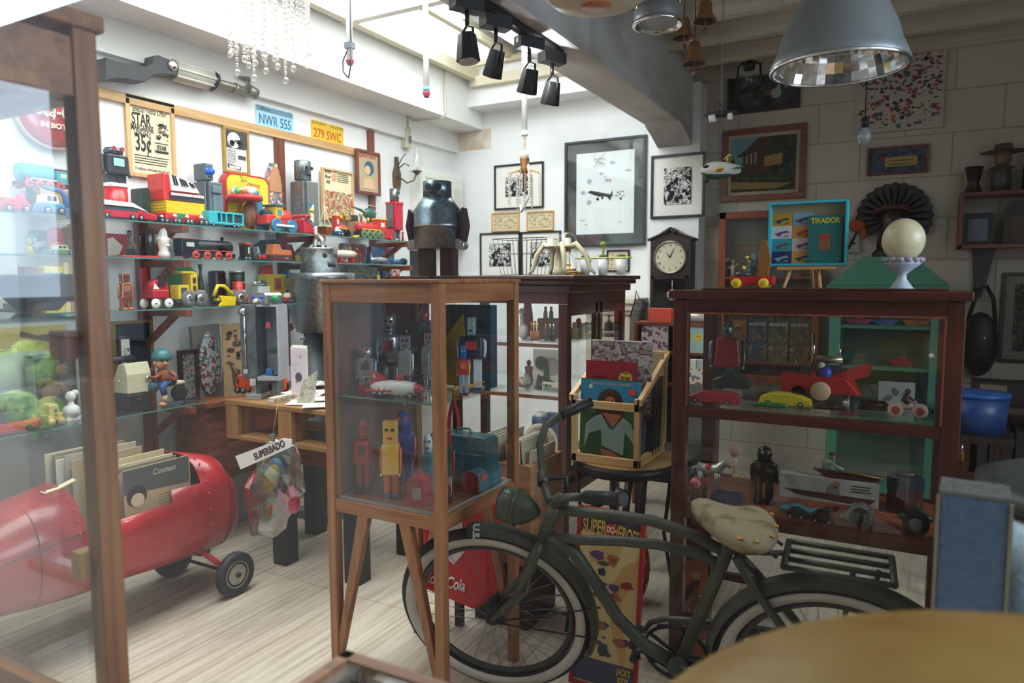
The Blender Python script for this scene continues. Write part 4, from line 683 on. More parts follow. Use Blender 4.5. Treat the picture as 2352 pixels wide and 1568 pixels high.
# red round wagon
l,W,H=S3(322,396,626,.1,-3.22);t=thing('toy_wagon','red half round toy wagon with big white wheels and a badge','toy wagon',l,HL);CR1=M('bf2430',.3)
part(t,'body',CR1,P([(-W*.42,H*.28),(W*.42,H*.28),(W*.44,H*.52),(-W*.44,H*.52)],-.04,.04),bevel=.006);part(t,'dome',CR1,('lathe',([(W*.42,-.035),(W*.42,.035)],0,0,H*.56,28,'y'),{}));part(t,'badge',M('2a2a3a',.4),P([(-.016,H*.62),(.022,H*.6),(.03,H*.78),(-.008,H*.82)],-.037,-.039));blobs(t,'printed_stripe',WHT,[[(-W*.38,H*.54),(-W*.05,H*.54),(-W*.3,H*.72)]],-.036)
for x in (-.34,.34):
    for s in (-1,1):q=part(t,'wheel',WHT,('lathe',([(.004,-.003),(.02,-.005),(.024,0),(.02,.005),(.004,.003)],x*W,s*.045,.024,24,'y'),{}));part(q,'hub',BLK,E(x*W,s*.05,.024,.004,.003,.004,8,6))
part(t,'handle',BLK,T([(W*.3,-.03,H*.1),(W*.42,-.03,H*.5),(W*.36,-.03,H*1.02)],.003));
l,W,H=S3(318,344,612,.04,-3.38);solo('red_pennant','flared red horn shape behind the round wagon','toy',M('c42a34',.4),[P([(-W*.3,0),(W*.2,0),(W*.5,H),(-W*.5,H*.94)],-.012,.012)],l,HL,bevel=.003)
l,W,H=S3(388,436,604,.03,-3.4);t=thing('wall_clock','round clock with green rim and printed face','clock',l,HL);part(t,'rim',M('3f8a3c',.4),('lathe',([(H*.46,0),(H*.5,-.006),(H*.5,-.018),(H*.4,-.02)],0,0,H*.5,32,'y'),{}));part(t,'face',multi_mat('clock_face_print',['d9c0a8','d9c0a8','8a6a5a','d9c0a8','4a6a8a','d9c0a8'],40,.6,'noise'),('lathe',([(H*.4,-.018),(.0001,-.018)],0,0,H*.5,32,'y'),{}))
# yellow tractor and grader
l,W,H=S3(386,476,622,.1,-3.21);YT=M('edcb1f',.35);t=thing('toy_tractor','yellow plastic toy tractor with tall cab and ribbed tyres','toy tractor',l,HL)
part(t,'body',YT,P([(-W*.48,H*.22),(W*.2,H*.22),(W*.5,H*.36),(W*.5,H*.46),(W*.14,H*.4),(-W*.1,H*.4),(-W*.1,H*.62),(-W*.48,H*.62),(-W*.5,H*.5)],-.035,.035),bevel=.003);part(t,'cab',YT,B(W*.1,0,H*.38,W*.26,.07,H*.58),bevel=.003);part(t,'cab_roof',YT,B(-.02,0,H*.93,W*.5,.075,H*.06),bevel=.003);part(t,'cab_window',M('4a3a20',.4),B(W*.1,0,H*.66,W*.12,.074,H*.16),B(W*.1,0,H*.46,W*.12,.074,H*.14));part(t,'engine_opening',M('3f4a40',.5),B(-W*.3,-.0,H*.34,W*.22,.072,H*.2));wheels(t,(-W*.16,W*.26),.042,H*.24,.02,M('6c6a62',.7),CHR,.5)
l,W,H=S3(476,566,652,.1,-3.2);t=thing('toy_grader','yellow toy road grader with long boom and blade','toy digger',l,HL);part(t,'boom',YT,T([(-W*.5,0,H*.45),(-W*.34,0,H*.92),(-W*.1,0,H*.9),(W*.36,0,H*.3)],[.01,.01,.01,.008]),bevel=0);part(t,'blade',YT,P([(-W*.5,0),(W*.1,0),(W*.12,H*.4),(-W*.5,H*.48),(-W*.4,H*.2)],-.045,-.03),bevel=.002);part(t,'frame',YT,B(0,.01,H*.22,W*.8,.03,H*.12),bevel=.003);wheels(t,(W*.36,),.03,H*.36,.02,M('6c6a62',.7),CHR,.5)
l,W,H=S3(476,524,612,.08,-3.37);t=thing('leather_case','dark brown leather camera case','case',l,HL);part(t,'case',M('3e1d18',.35),B(0,0,0,W,.07,H*.9),bevel=.014);part(t,'lid_seam',M('2c1410',.4),B(0,-.001,H*.5,W*1.02,.072,H*.03),bevel=.001)
l,W,H=S3(455,470,606,.04,-3.33);solo('vase','small dark bottle vase above the yellow tractor','vase',M('4b3d34',.3),[L([(.013,0),(.016,H*.5),(.006,H*.8),(.012,H)])],l,HL)
l,W,H=S3(522,570,622,.09,-3.36);t=thing('round_tin','black round tin with white swirl print and silver lid','tin',l,HL);part(t,'can',M('201c20',.3),L([(.042,0),(.042,H*.94)],n=28));part(t,'lid',SIL,L([(.044,H*.94),(.044,H)],n=28));part(t,'printed_swirl',WHT,T([(-.02,-.038,H*.4),(.0,-.043,H*.62),(.03,-.034,H*.7)],.003)) 
l,W,H=S3(528,566,646,.07,-3.25);t=thing('soda_cup','red soda cup with white script on the third shelf','cup',l,HL);part(t,'cup',M('d02f2c',.3),L([(.024,0),(.03,H),(.027,H),(.022,.004)],n=28));txt(t,'Coca-Cola',.018,(.0,-.031,H*.6),WHT,.045,bold=.0004,shear=.3)
l,W,H=S3(553,580,672,.06,-3.2);t=thing('toy_motorcycle','small red toy motorcycle beside the grader wheel','toy motorcycle',l,HL);part(t,'body',RED,E(0,0,H*.55,W*.35,.012,H*.3));wheels(t,(-W*.32,W*.32),.002,H*.3,.008);part(t,'handlebar',CHR,T([(W*.2,-.02,H),(W*.2,0,H*.85),(W*.2,.02,H)],.0015,6))
l,W,H=S3(590,662,628,.1,-3.37);t=thing('cash_register_toy','yellow tin toy organ box with printed front and red lid','toy organ',l,HL);part(t,'case',M('d9b62e',.4),B(0,0,0,W,.08,H*.98),bevel=.006);part(t,'printed_front',M('c8502c',.5),P([(-.02,H*.45),(.03,H*.45),(.03,H*.85),(-.02,H*.85)],-.041,-.042));part(t,'opening',M('4a5a40',.5),B(.004,-.042,H*.5,.016,.003,H*.2))
part(t,'lid',M('c52a26',.4),P([(-W*.4,H*.9),(W*.2,H*.98),(W*.16,H*1.32),(-W*.34,H*1.26)],.02,.03));part(t,'keyboard',YT,B(.02,-.05,H*.16,W*.8,.03,H*.16),bevel=.003);part(t,'black_keys',BLK,*[B(-.02+.01*i,-.054,H*.325,.004,.012,.003) for i in range(8)])
l,W,H=S3(648,676,618,.05,-3.38);solo('toy_ball','white and blue inflatable shape leaning behind the robot arm','toy',multi_mat('ball_print',['e4e0d4','3f6fae','e4e0d4','d8d2c0'],14,.4),[E(0,0,H*.5,W*.5,.04,H*.5,r=None)],l,HL)
l,W,H=S3(645,674,672,.07,-3.22);toycar('toy_car','white over red toy car next to the robot head','toy car',l,W,H,.05,HL,CARB,RED,[(-.35,.5),(.35,.5),(.2,1),(-.2,1)],WHT,win=False)
for (p0,p1,pt,nm,cc,lab) in ((790,870,612,'printed_box',None,'dark printed picture box below the cream rocket'),(870,900,616,'printed_box',1,'grey blue printed box at the end of the third shelf'),(898,920,618,'red_toy',2,'small red and white toy hut at the far end of the third shelf')):
    l,W,H=S3(p0,p1,pt,.05,-3.37 if cc != 2 else -3.2)
    solo(nm,lab,'box' if cc != 2 else 'toy',multi_mat('box_print%s' % cc,[['5a5540','39455a','8a8050','6d6a58','2f3f3f'],['4b5a68','39424a','6a7888'],['b8272f','e0d8cc','b8272f']][0 if cc is None else cc],30,.6,'noise'),[B(0,0,0,W,.04,H)],l,HL,bevel=.002)
l,W,H=S3(860,880,632,.03,-3.2);solo('yellow_clip','small yellow forked clip on the third shelf','clip',YEL,[P([(-.006,0),(.006,0),(.012,H),(.004,H),(0,H*.4),(-.004,H),(-.012,H)],-.003,.003)],l,HL)
# ============================================================ LOWEST GLASS SHELF AND THE BIKER FIGURE
def S4(p0,p1,pt,dp=.1,xc=-3.27):return SL(p0,p1,pt,3,dp,xc)
l,W,H=S4(64,182,808,.06,-3.37);t=thing('display_case','grey metal edged case holding a brown teddy bear','display case',l,HL);FRM=M('8b8f8e',.4,.5)
part(t,'frame',FRM,B(-W*.48,0,0,W*.04,.06,H),B(W*.48,0,0,W*.04,.06,H),B(0,0,0,W,.06,.012),B(0,0,H-.012,W,.06,.012));part(t,'backing',M('2c4a3c',.8),B(0,.026,.012,W*.94,.006,H-.024));part(t,'glass',GLASS,B(0,-.028,.012,W*.92,.002,H-.024))
tb=thing('teddy_bear','brown jointed teddy bear tilted inside the grey case','teddy bear',l+Vector((0,0,.0)),HL);FUR=mix_mat('brown_fur','8a5a36','b5804f',(120,120,120),4,.35,.65,.95,0,.8)
part(tb,'body',FUR,E(-.01,0,H*.42,.04,.018,.055,r=Matrix.Rotation(.5,3,'Y')));part(tb,'head',FUR,E(.04,0,H*.74,.033,.018,.028));part(tb,'ear',FUR,E(.062,0,H*.84,.012,.008,.012));part(tb,'ear',FUR,E(.022,0,H*.87,.012,.008,.012));part(tb,'arm',FUR,T([(.02,-.005,H*.55),(.05,-.01,H*.4),(.052,-.01,H*.25)],[.014,.015,.012]));part(tb,'arm',FUR,T([(-.01,0,H*.6),(-.05,0,H*.6),(-.07,0,H*.5)],[.013,.014,.01]))
for s in (0,1):part(tb,'leg',FUR,T([(-.03,0,H*.35),(-.06+.05*s,0,H*.22),(-.07+.07*s,-.006,H*.12)],[.018,.017,.014]))
part(tb,'eye',BLK,E(.05,-.017,H*.76,.003,.003,.003,6,4));part(tb,'nose',BLK,E(.066,-.012,H*.73,.006,.006,.004,6,4))
l,W,H=S4(64,166,745,.02,-3.4)
t=thing('enamel_sign','yellow sign with a printed wooden rifle butt above the bear case','sign',Vector((XW+.002,l.y,at(100,803,X=XW).z)),HL);hs=at(100,748,X=XW).z-at(100,803,X=XW).z
part(t,'plate',M('dcc02e',.5),B(-.08,-.004,0,W+.2,.006,hs));blobs(t,'printed_stock',M('5d4020',.6),[[(-W*.48,hs*.85),(-W*.1,hs*.62),(W*.4,hs*.72),(W*.42,hs*.2),(-W*.3,hs*.55),(-W*.5,hs*.6)]],-.009);txt(t,'Kalayaan',.04,(-.2,-.009,hs*.18),M('8a4a1c',.6),.2,shear=.3);blobs(t,'printed_mark',M('3f7a3c',.6),scrib(3,.02,.03,2,.012,-.02,hs*.3),-.009)
l,W,H=S4(-50,72,902,.1,-3.3);t=thing('lacquer_box','dark blue lidded box with a brass catch','box',l,HL);part(t,'base',NAVY,B(0,0,0,W,.12,H*.6),bevel=.003);part(t,'lid',NAVY,B(0,0,H*.62,W,.12,H*.38),bevel=.006);part(t,'catch',GOLD,B(W*.2,-.062,H*.5,.014,.004,.016))
l,W,H=S4(-90,95,958,.07,-3.2);H=.052
RCB=[(-.5,.1),(-.45,0),(.45,0),(.48,.3),(.5,.9),(.4,.75),(.2,.8),(.08,.62),(-.1,.9),(-.28,.7),(-.45,.4)]
toycar('wooden_car','flat red wooden toy car with black wheels on the lowest shelf','toy car',l,W,H,.05,HL,RCB,M('c22b2b',.3),wr=.26,wx=(-.33,.33),hub=BLK)
l,W,H=S4(15,82,945,.05,-3.3);solo('wooden_plank','small wooden display plank between the blue box and the jeep','plank',WPINEY,[B(0,0,H*.6,W,.05,H*.3),B(0,0,0,W*.3,.04,H*.6)],l+Vector((0,.0,0)),HL,bevel=.002)
l,W,H=S4(84,152,922,.1,-3.23);t=thing('wooden_jeep','pale wooden toy jeep with round wooden wheels','toy car',l,HL);WP=WPINEY
part(t,'body',WP,B(-W*.26,0,H*.2,W*.4,.07,H*.3),B(W*.2,0,H*.22,W*.56,.06,H*.34),bevel=.003);part(t,'cab',WP,B(-W*.1,0,H*.5,W*.56,.07,H*.46),bevel=.003);part(t,'cab_window',M('3a2416',.6),B(W*.0,0,H*.6,W*.2,.073,H*.18));part(t,'roof_slats',WP,*[B(-W*.1,-.024+.024*i,H*.96,W*.56,.01,H*.04) for i in range(3)])
wheels(t,(-.26*W,.32*W),.034,H*.17,.014,WPINEY,WPINEY)
l,W,H=S4(142,186,890,.08,-3.25);t=thing('portrait_bust','small white portrait bust on a stepped square base','bust',l,HL);WP2=M('e8e6df',.55)
part(t,'base',WP2,B(0,0,0,.07,.05,H*.08),B(0,0,H*.08,.06,.044,H*.05),bevel=.002);part(t,'shoulders',WP2,L([(.03,H*.13),(.036,H*.3),(.028,H*.44),(.012,H*.52),(.012,H*.6)]));part(t,'head',WP2,E(0,0,H*.76,.021,.022,H*.17),E(-.018,0,H*.74,.006,.005,H*.03));part(t,'hair_bun',WP2,E(.018,0,H*.86,.016,.018,H*.1))
# typewriter on a case, dark framed panel
zf=SHZ[3]
l,W,H=S4(238,346,892,.18,-3.3);t=thing('black_case','black hard case under the cream typewriter','case',l,HL);part(t,'shell',M('23282a',.35),B(0,0,0,W,.2,H),bevel=.01);part(t,'latch',CHR,B(0,-.102,H*.6,.03,.004,.012));zc=H
l2,W2,H2=S4(238,350,808,.16,-3.28);t=thing('typewriter','cream portable typewriter on top of the black case','typewriter',Vector((l.x+.01,l.y-.0,zf+zc)),HL);h=H2-zc;TY=M('c9c7a6',.4)
part(t,'body',TY,P([(-.09,0),(.09,0),(.085,h*.15),(.02,h*.35),(-.02,h*.75),(-.07,h*.8),(-.09,h*.5)],-W2*.4,W2*.45,'x'),bevel=.006);part(t,'carriage',M('3a3d3c',.3),C((-W2*.36,.0+.05,h*.84),(W2*.42,.05,h*.84),.016));part(t,'carriage_knob',BLK,C((W2*.42,.05,h*.84),(W2*.48,.05,h*.84),.014));part(t,'keys',M('d8d6c4',.4),*[C((-.06+.016*i+.005*j,-.03-.017*j,h*(.3-.05*j)),(-.06+.016*i+.005*j,-.032-.017*j,h*(.36-.05*j)),.006,n=8) for i in range(9) for j in range(3)],stuff=True)
for s in (-1,1):part(t,'paper_support',TY,B(s*.04,.06,h*.8,.008,.004,h*.3))
c,W,H=pxL(252,738,862,347,X=XW+.02);framed('framed_artwork','tall dark framed panel with gilt inner edge behind the typewriter','picture',c,W,H,HL,M('8a6a3a',.5),.016,M('12161c',.15),glass=True)
l,W,H=S4(282,306,778,.02,-3.37);t=thing('drawing_card','white card with a black ink drawing in front of the dark panel','card',Vector((l.x,l.y,zf)),HL);part(t,'card',WHT,B(0,0,0,W,.004,H));blobs(t,'printed_drawing',INK,scrib(16,W*.7,H*.25,8,.012,0,H*.75),-.003);part(t,'easel_foot',WRED,B(0,.02,0,W*.5,.03,.01))
# biker figure riding a scooter on the shelf end bracket
l,W,H=S4(322,426,795,.1,-3.2);l.z=zf
t=thing('biker_figure','smiling biker figure in teal helmet and brown jacket astride a motorcycle','figurine',l,HL);HH=H
part(t,'motorcycle_body',M('3c5a66',.35),E(.02,0,HH*.4,W*.34,.03,HH*.07),E(-.05,0,HH*.36,.03,.02,HH*.1));part(t,'mudguard',M('c9bf9c',.5),E(.075,0,HH*.37,.05,.018,HH*.05))
part(t,'rear_wheel',TYRE,('lathe',([(.022,-.012),(.038,-.014),(.044,0),(.038,.014),(.022,.012)],.09,0,.044+HH*.04,24,'y'),{}));part(t,'wheel_hub',M('a9a696',.4),('lathe',([(.022,-.01),(.022,.01)],.09,0,.044+HH*.04,20,'y'),{}));part(t,'stand',M('4a5a60',.4),B(.05,.0,0,.1,.03,HH*.06));part(t,'headlamp',CHR,C((-.075,0,HH*.52),(-.09,0,HH*.54),.012))
part(t,'leg',M('2c4f86',.6),T([(.0,-.02,HH*.4),(-.03,-.04,HH*.36),(-.02,-.04,HH*.22)],[.02,.018,.015]));part(t,'boot',M('b98a6a',.6),E(-.03,-.04,HH*.06,.022,.014,HH*.045),C((-.02,-.04,HH*.22),(-.022,-.04,HH*.06),.014,.012));part(t,'jacket',M('8a4a2a',.45),L([(.028,HH*.4),(.034,HH*.5),(.026,HH*.62),(.012,HH*.66)],.005,0));part(t,'arm',M('8a4a2a',.45),T([(.03,-.015,HH*.6),(.055,-.03,HH*.5),(.03,-.04,HH*.43)],[.013,.012,.01]));part(t,'arm',M('8a4a2a',.45),T([(-.02,-.015,HH*.58),(-.05,-.02,HH*.52),(-.07,-.01,HH*.52)],[.012,.011,.008]))
hd=part(t,'head',M('d9a078',.45),E(0,0,HH*.76,.038,.036,HH*.12));part(hd,'nose',M('d9a078',.45),E(-.006,-.038,HH*.75,.007,.008,.006,8,6))
for s in (-1,1):part(hd,'eye',BLK,E(-.006+s*.015,-.034,HH*.79,.004,.003,.006,8,6))
part(hd,'smile',M('6a2a20',.5),T([(-.02,-.034,HH*.71),(-.006,-.037,HH*.695),(.01,-.034,HH*.715)],.0014,6));part(hd,'ear',M('d9a078',.45),E(-.037,0,HH*.76,.006,.008,.01,8,6));part(t,'helmet',M('3f7a80',.3),('lathe',([(.046,HH*.8),(.046,HH*.86),(.036,HH*.95),(.018,HH*.99),(.0001,HH)],.003,.004,0,24,'z'),{}))
# ============================================================ RED-BROWN CHEST, PALLET DESK AND WHAT STANDS ON THEM
q0=at(436,873,X=-3.1);zc=.80
# chest against the wall
y0,y1=2.42,3.0
t=thing('wooden_chest','red brown wooden chest against the left wall behind the pallet desk','chest',(XW+.2,(y0+y1)/2,0),HL)
part(t,'top',WREDY,B(0,.04,.78,y1-y0,.3,.03),bevel=.004);part(t,'body',WREDX,B(0,.045,.38,y1-y0-.04,.26,.4));part(t,'drawer',WREDX,B(.1,-.09,.6,.5,.015,.14),bevel=.003);part(t,'drawer',WREDX,B(.1,-.09,.42,.5,.015,.15),bevel=.003)
for x in (-.31,.31):
    for y in (-.05,.15):part(t,'leg',WDARK,B(x,y,0,.06,.05,.38))
# pallet desk
P0=at(503,903,Z=.83);DX0,DX1=-3.02,-1.95
def px_(px,z,X):return Yat(px,X,z)
ya=at(503,905,Z=.84).y;xa=at(503,905,Z=.84).x;xb=at(745,958,Z=.84).x;yb_=(ya+at(745,958,Z=.84).y)/2
yd=yb_;DL=.95;xl=-3.02;DWd=.84
t=thing('pallet_desk','desk made of pallet timber with open slots and black legs','desk',(xl+DWd/2,yd+.3,0),0)
PAL=woodm('pallet_timber','80562f','b0844c',0,.6);PALZ=woodm('pallet_timber_z','80562f','b0844c',2,.6)
part(t,'top',PAL,*[B(0,-.24+.122*i,.818,DWd,.115,.022) for i in range(5)],bevel=.003);part(t,'lower_board',PAL,B(0,-.24,.64,DWd,.11,.022),B(0,.1,.64,DWd,.11,.022),bevel=.003)
part(t,'block',PALZ,*[B(x,y,.662,.09,.11,.156) for x in (-DWd/2+.045,-.0,DWd/2-.045) for y in (-.24,.2)],bevel=.004);part(t,'apron',WREDX,B(-.1,-.1,.5,DWd*.8,.02,.14),bevel=.002)
for x,y in ((-DWd/2+.3,-.2),(DWd/2-.06,-.2),(-DWd/2+.12,.2),(DWd/2-.06,.2)):part(t,'leg',M('1c2526',.5),B(x,y,0,.09,.09,.64),bevel=.004)
ZD=.84
def DK(p0,p1,pt,yc,dp,z=ZD):return fitB(p0,p1,pt,yc,dp,z)
# papers and books on the desk
PAPR=M('f0ece0',.8)
l,W,H=DK(608,690,893,yd+.12,.2);solo('magazine_pile','stack of wrapped magazines on the pallet desk','magazines',multi_mat('magazine_edges',['b9b09c','e8e2d2','8d8678','d8d0bc'],60,.6,sc3=(1,1,30)),[B(0,0,0,W,.2,.018),B(.005,.004,.018,W*.98,.19,.012)],l,.1,bevel=.002)
rr=random.Random(5)
for i,(px,py) in enumerate(((668,915),(700,925),(720,900),(735,930),(705,905),(740,915),(728,880),(690,900))):
    q=at(px,py,Z=ZD+.004*i);solo('paper_sheet',['striped card lying at the desk front','white sheet overlapping the front cards','loose white sheet behind the front cards','folded white cloth sheet at the desk corner','pale postcard under the white sheets','cream sheet against the cabinet post','small blue edged leaflet at the back','white envelope beside the magazine stack'][i],'paper',PAPR if i not in (0,6) else multi_mat('card_print',['e8e2d2','9ab0b8','e8e2d2','c49a7a'],30,.6),[B(0,0,0,.16,.12,.0035)],(q.x,q.y,ZD+.0002+.0036*i),rr.random()*1.2-.4,'loose papers on the pallet desk')
# postcard rack
l,W,H=DK(662,720,792,yd+.2,.06);t=thing('greeting_cards','upright bundle of white printed cards with a cherry drawing','cards',l,.0)
for i in range(4):part(t,'card',PAPR if i else M('d9cfd8',.7),B(.0-.006*i,-.012+.01*i,0,W*.9,.003,H*(.96+.012*i)))
blobs(t,'printed_drawing',M('5a4a62',.7),[circ(W*.2,14,W*.02,H*.42)]+scrib(8,W*.6,H*.6,3,.006,0,H*.6),-.0145,.0008);blobs(t,'printed_sun',M('c9963c',.7),[circ(.007,10,W*.15,H*.8)],-.0145,.0008)
l,W,H=DK(672,736,848,yd+.08,.03);solo('marbled_card','marbled pale card leaning before the white cards','card',multi_mat('marbled_print',['cfcab0','a8b0a4','d8d0b4','98a09a'],30,.6,'noise'),[P([(-W*.45,0),(W*.3,0),(W*.5,H),(-W*.1,H*.7)],-.002,.002)],l,0)
# orange toy trucks
l,W,H=DK(536,580,858,yd+.2,.08);t=toycar('toy_crane_truck','orange toy crane truck at the left end of the desk','toy truck',l,W,H,.05,.25,[(-.5,0),(.5,0),(.5,.5),(.5,1),(-.3,1),(-.5,.5)],M('dc4a22',.35),wr=.18);part(t,'jib',M('5d3a2a',.5),C((-W*.4,0,H*.7),(-W*1.1,.0,H*1.5),.006));part(t,'side_window',M('4a2a20',.3),B(-W*.2,-.0265,H*.55,W*.2,.002,H*.25))
l,W,H=DK(604,664,850,yd+.3,.08);t=toycar('toy_truck','orange toy lorry seen behind the metal robot','toy truck',l,W,H,.06,.0,[(-.5,0),(.5,0),(.5,.6),(.2,1),(-.5,.8)],M('e2502a',.35),wr=.26)
# metal robot with display body
ROB=mix_mat('weathered_steel','4f5557','7b8080',(14,14,14),5,.3,.7,.4,.7)
l,W,H=DK(555,668,697,yd+.16,.14);t=thing('steel_robot','steel sheet robot with glazed shelf body and spanner arm on the desk','robot sculpture',l,.45)
part(t,'body_panel',ROB,B(-W*.27,0,H*.22,W*.4,.14,H*.78),bevel=.003);part(t,'display_case',M('a9abb0',.5,.3),B(W*.2,.06,H*.24,W*.52,.008,H*.74),B(W*.46,0,H*.24,.01,.13,H*.74),B(W*.2,0,H*.975,W*.52,.13,.012),B(W*.2,0,H*.2,W*.56,.14,.02));part(t,'shelf',BUBBLE,B(W*.2,0,H*.48,W*.5,.11,.004),B(W*.2,0,H*.74,W*.5,.11,.004))
part(t,'leg',ROB,B(-W*.1,0,0,W*.13,.1,H*.22));part(t,'leg',ROB,B(W*.3,0,.02,W*.13,.09,H*.2));part(t,'foot',SIL,B(-W*.14,-.03,0,W*.4,.13,.03),bevel=.003);part(t,'arm',CHR,C((-W*.34,-.078,H*.93),(-W*.34,-.078,H*.34),.004));part(t,'spanner_end',CHR,('lathe',([(.013,-.083),(.013,-.075)],-W*.34,0,H*.3,14,'y'),{}),C((-W*.46,-.08,H*.93),(-W*.3,-.08,H*.93),.016))
for (x,z,cc,w_) in ((W*.12,H*.745,'b34a44',.03),(W*.24,H*.485,'2f4a36',.055),(W*.1,H*.245,'2f6fb0',.04)):solo('display_figure',{'b':'tiny red toy on the top ledge inside the steel robot','2f4':'small green toy scene on the middle ledge inside the steel robot','2f6':'tiny blue toy at the bottom inside the steel robot'}[cc[:1] if cc[0]=='b' else cc[:3]],'toy',M(cc,.5),[P([(-w_/2,0),(w_/2,0),(w_*.4,.03),(-w_*.3,.034)],-.012,.012)],(l.x+x*.9+.01,l.y+x*.43-.01,l.z+z),.45,bevel=.003)
hz=row_z(698,l.x,yd+.16);hx0=Xat(588,yd+.16,hz);hx1=Xat(633,yd+.16,hz);hw=hx1-hx0;hh_=row_z(672,l.x,yd+.16)-hz
t2=thing('robot_head','silver robot head with blue eyes and white nose on the steel robot','robot head',((hx0+hx1)/2,yd+.16,max(hz,ZD+H)),-.1)
part(t2,'box',SIL,P([(-hw/2,0),(hw/2,0),(hw/2,hh_*.8),(hw*.4,hh_),(-hw*.4,hh_),(-hw/2,hh_*.8)],-.05,.05),bevel=.003)
for s in (-1,1):part(t2,'eye',M('1f4fd0',.15),E(s*hw*.24,-.052,hh_*.62,.011,.007,.011));part(t2,'ear',M('2f8a54',.4),E(s*hw*.55,0,hh_*.5,.02,.02,hh_*.36))
part(t2,'nose',WHT,C((0,-.05,hh_*.32),(0,-.068,hh_*.32),.011))
solo('toy_airship','shiny silver toy airship on the shelf above the robot head','toy airship',CHR,[('lathe',([(.0001,-.06),(.012,-.045),(.017,0),(.012,.045),(.0001,.06)],0,0,.02,16,'x'),{}),B(.02,0,0,.03,.015,.006)],Vector((XW+.12,Yat(598,XW+.12,1.45),SHZ[2]+.1)),HL)
solo('airship_box','low white box carrying the silver airship','box',WHT,[B(0,0,0,.09,.06,.1)],Vector((XW+.12,Yat(598,XW+.12,1.45),SHZ[2])),HL,bevel=.002)
# pictures and bag on the chest
zt=.81
def CH(p0,p1,pt,dp,xc):return fitL(p0,p1,pt,xc,dp,zt)
l,W,H=CH(405,458,800,.03,-3.3);t=framed('framed_picture','small dark framed picture leaning on the chest','picture',l+Vector((0,0,H/2)),W,H,HL,WDARK,.02,multi_mat('dim_photo_print',['5a5a56','8a857a','3a3d40','a89a86'],40,.5,'noise'),tilt=None)
l,W,H=CH(438,522,742,.05,-3.33);t=thing('display_bag','clear bag of coloured toys pinned to a grey board','bag of toys',l,HL);part(t,'board',M('8a8278',.8),P([(-W*.42,0),(W*.5,0),(W*.42,H),(-W*.5,H*.98)],.0,.02));part(t,'contents',multi_mat('bag_contents',['c7d0d4','4aa5a8','a83038','e2e6e8','5a6a72','d8d0c0'],70,.3),E(.0,-.01,H*.45,W*.34,.02,H*.42));part(t,'bag',BUBBLE,E(.0,-.012,H*.46,W*.4,.03,H*.46))
l,W,H=CH(512,572,740,.02,-3.22);t=thing('cardboard_print','brown cardboard sheet with black figure print leaning on the chest','print',l,HL);part(t,'sheet',M('a98d66',.8),B(0,0,0,W,.006,H));blobs(t,'printed_figure',M('4d4438',.8),scrib(26,W*.7,H*.6,12,.03,0,H*.62)+[[(-.02,H*.15),(.02,H*.12),(.03,H*.35),(-.03,H*.4)]],-.004);blobs(t,'printed_mark',M('2d2a26',.8),[circ(.016,12,0,H*.1)],-.0045)
# big galvanised robot behind the front cabinet
yb2=3.22
def GR(px,py):q=at(px,py,Y=yb2);return q.x,q.z
x0,z1=GR(672,628);x1,_=GR(796,628);hx0,hz1=GR(701,571);hx1,hz0=GR(765,622);_,bz=GR(740,760);cx=(x0+.07+x1)/2;rb=(x1-x0-.07)/2
t=thing('galvanised_robot','tall galvanised bin robot with cylinder head and long grey arm','robot sculpture',(cx,yb2,0),-.0)
part(t,'torso',GALV,L([(rb*.9,bz),(rb*.96,z1-.05),(rb*.98,z1-.045),(rb,z1-.04),(rb*1.02,z1),(rb*.98,z1+.002)],n=40));part(t,'leg',GREY,C((-rb*.45,0,.01),(-rb*.45,0,bz),.07));part(t,'leg',GREY,C((rb*.45,0,.01),(rb*.45,0,bz),.07));part(t,'foot',GREY,B(-rb*.45,-.04,0,.15,.24,.05),bevel=.01);part(t,'foot',GREY,B(rb*.45,-.04,0,.15,.24,.05),bevel=.01)
rh=(hx1-hx0)/2;hc=(hx0+hx1)/2-cx;part(t,'head',M('b4b8ba',.25,.8),L([(rh,z1),(rh,hz1-.01),(rh*1.02,hz1-.008),(rh*1.02,hz1),(rh*.98,hz1)],hc,0,n=40))
for a in (42,):
    ang=radians(a+20);part(t,'eye',BLK,C((hc+rh*.97*sin(ang),-rh*.97*cos(ang),z1+(hz1-z1)*.68),(hc+rh*1.01*sin(ang),-rh*1.01*cos(ang),z1+(hz1-z1)*.68),.015))
ang=radians(106);part(t,'eye',BLK,C((hc+rh*.97*sin(ang),-rh*.97*cos(ang),z1+(hz1-z1)*.68),(hc+rh*1.02*sin(ang),-rh*1.02*cos(ang),z1+(hz1-z1)*.68),.014));part(t,'mouth',BLK,('box',(hc+rh*.985,-rh*.05,z1+(hz1-z1)*.24,.012,.055,.014),{}))
ax,az=GR(688,628);ex,ez=GR(706,775);part(t,'arm',M('9a9d9c',.35,.6),P([(ax-cx-.03,z1+.0),(ax-cx+.04,z1-.02),(ex-cx+.03,ez+.06),(ex-cx-.05,ez+.06),(ax-cx-.04,z1-.2)],-.07,.03),bevel=.01);part(t,'hand',CHR,C((ex-cx-.0,-.08,ez+.02),(ex-cx+.0,.0,ez+.02),.033),E(ex-cx+.035,-.04,ez+.0,.02,.03,.03))
q=at(728,571,Y=yb2);t=thing('silver_figurine','crumpled silver kneeling figurine on top of the bin robot head','figurine',(hx0+rh,yb2,hz1),0)
part(t,'body',M('c8c4b8',.25,.8),T([(-.03,0,.0),(-.025,0,.05),(.0,0,.075),(.03,0,.05),(.035,0,.0)],[.014,.016,.018,.014,.012]));part(t,'head',M('c8c4b8',.25,.8),E(-.02,0,.085,.014,.012,.012))
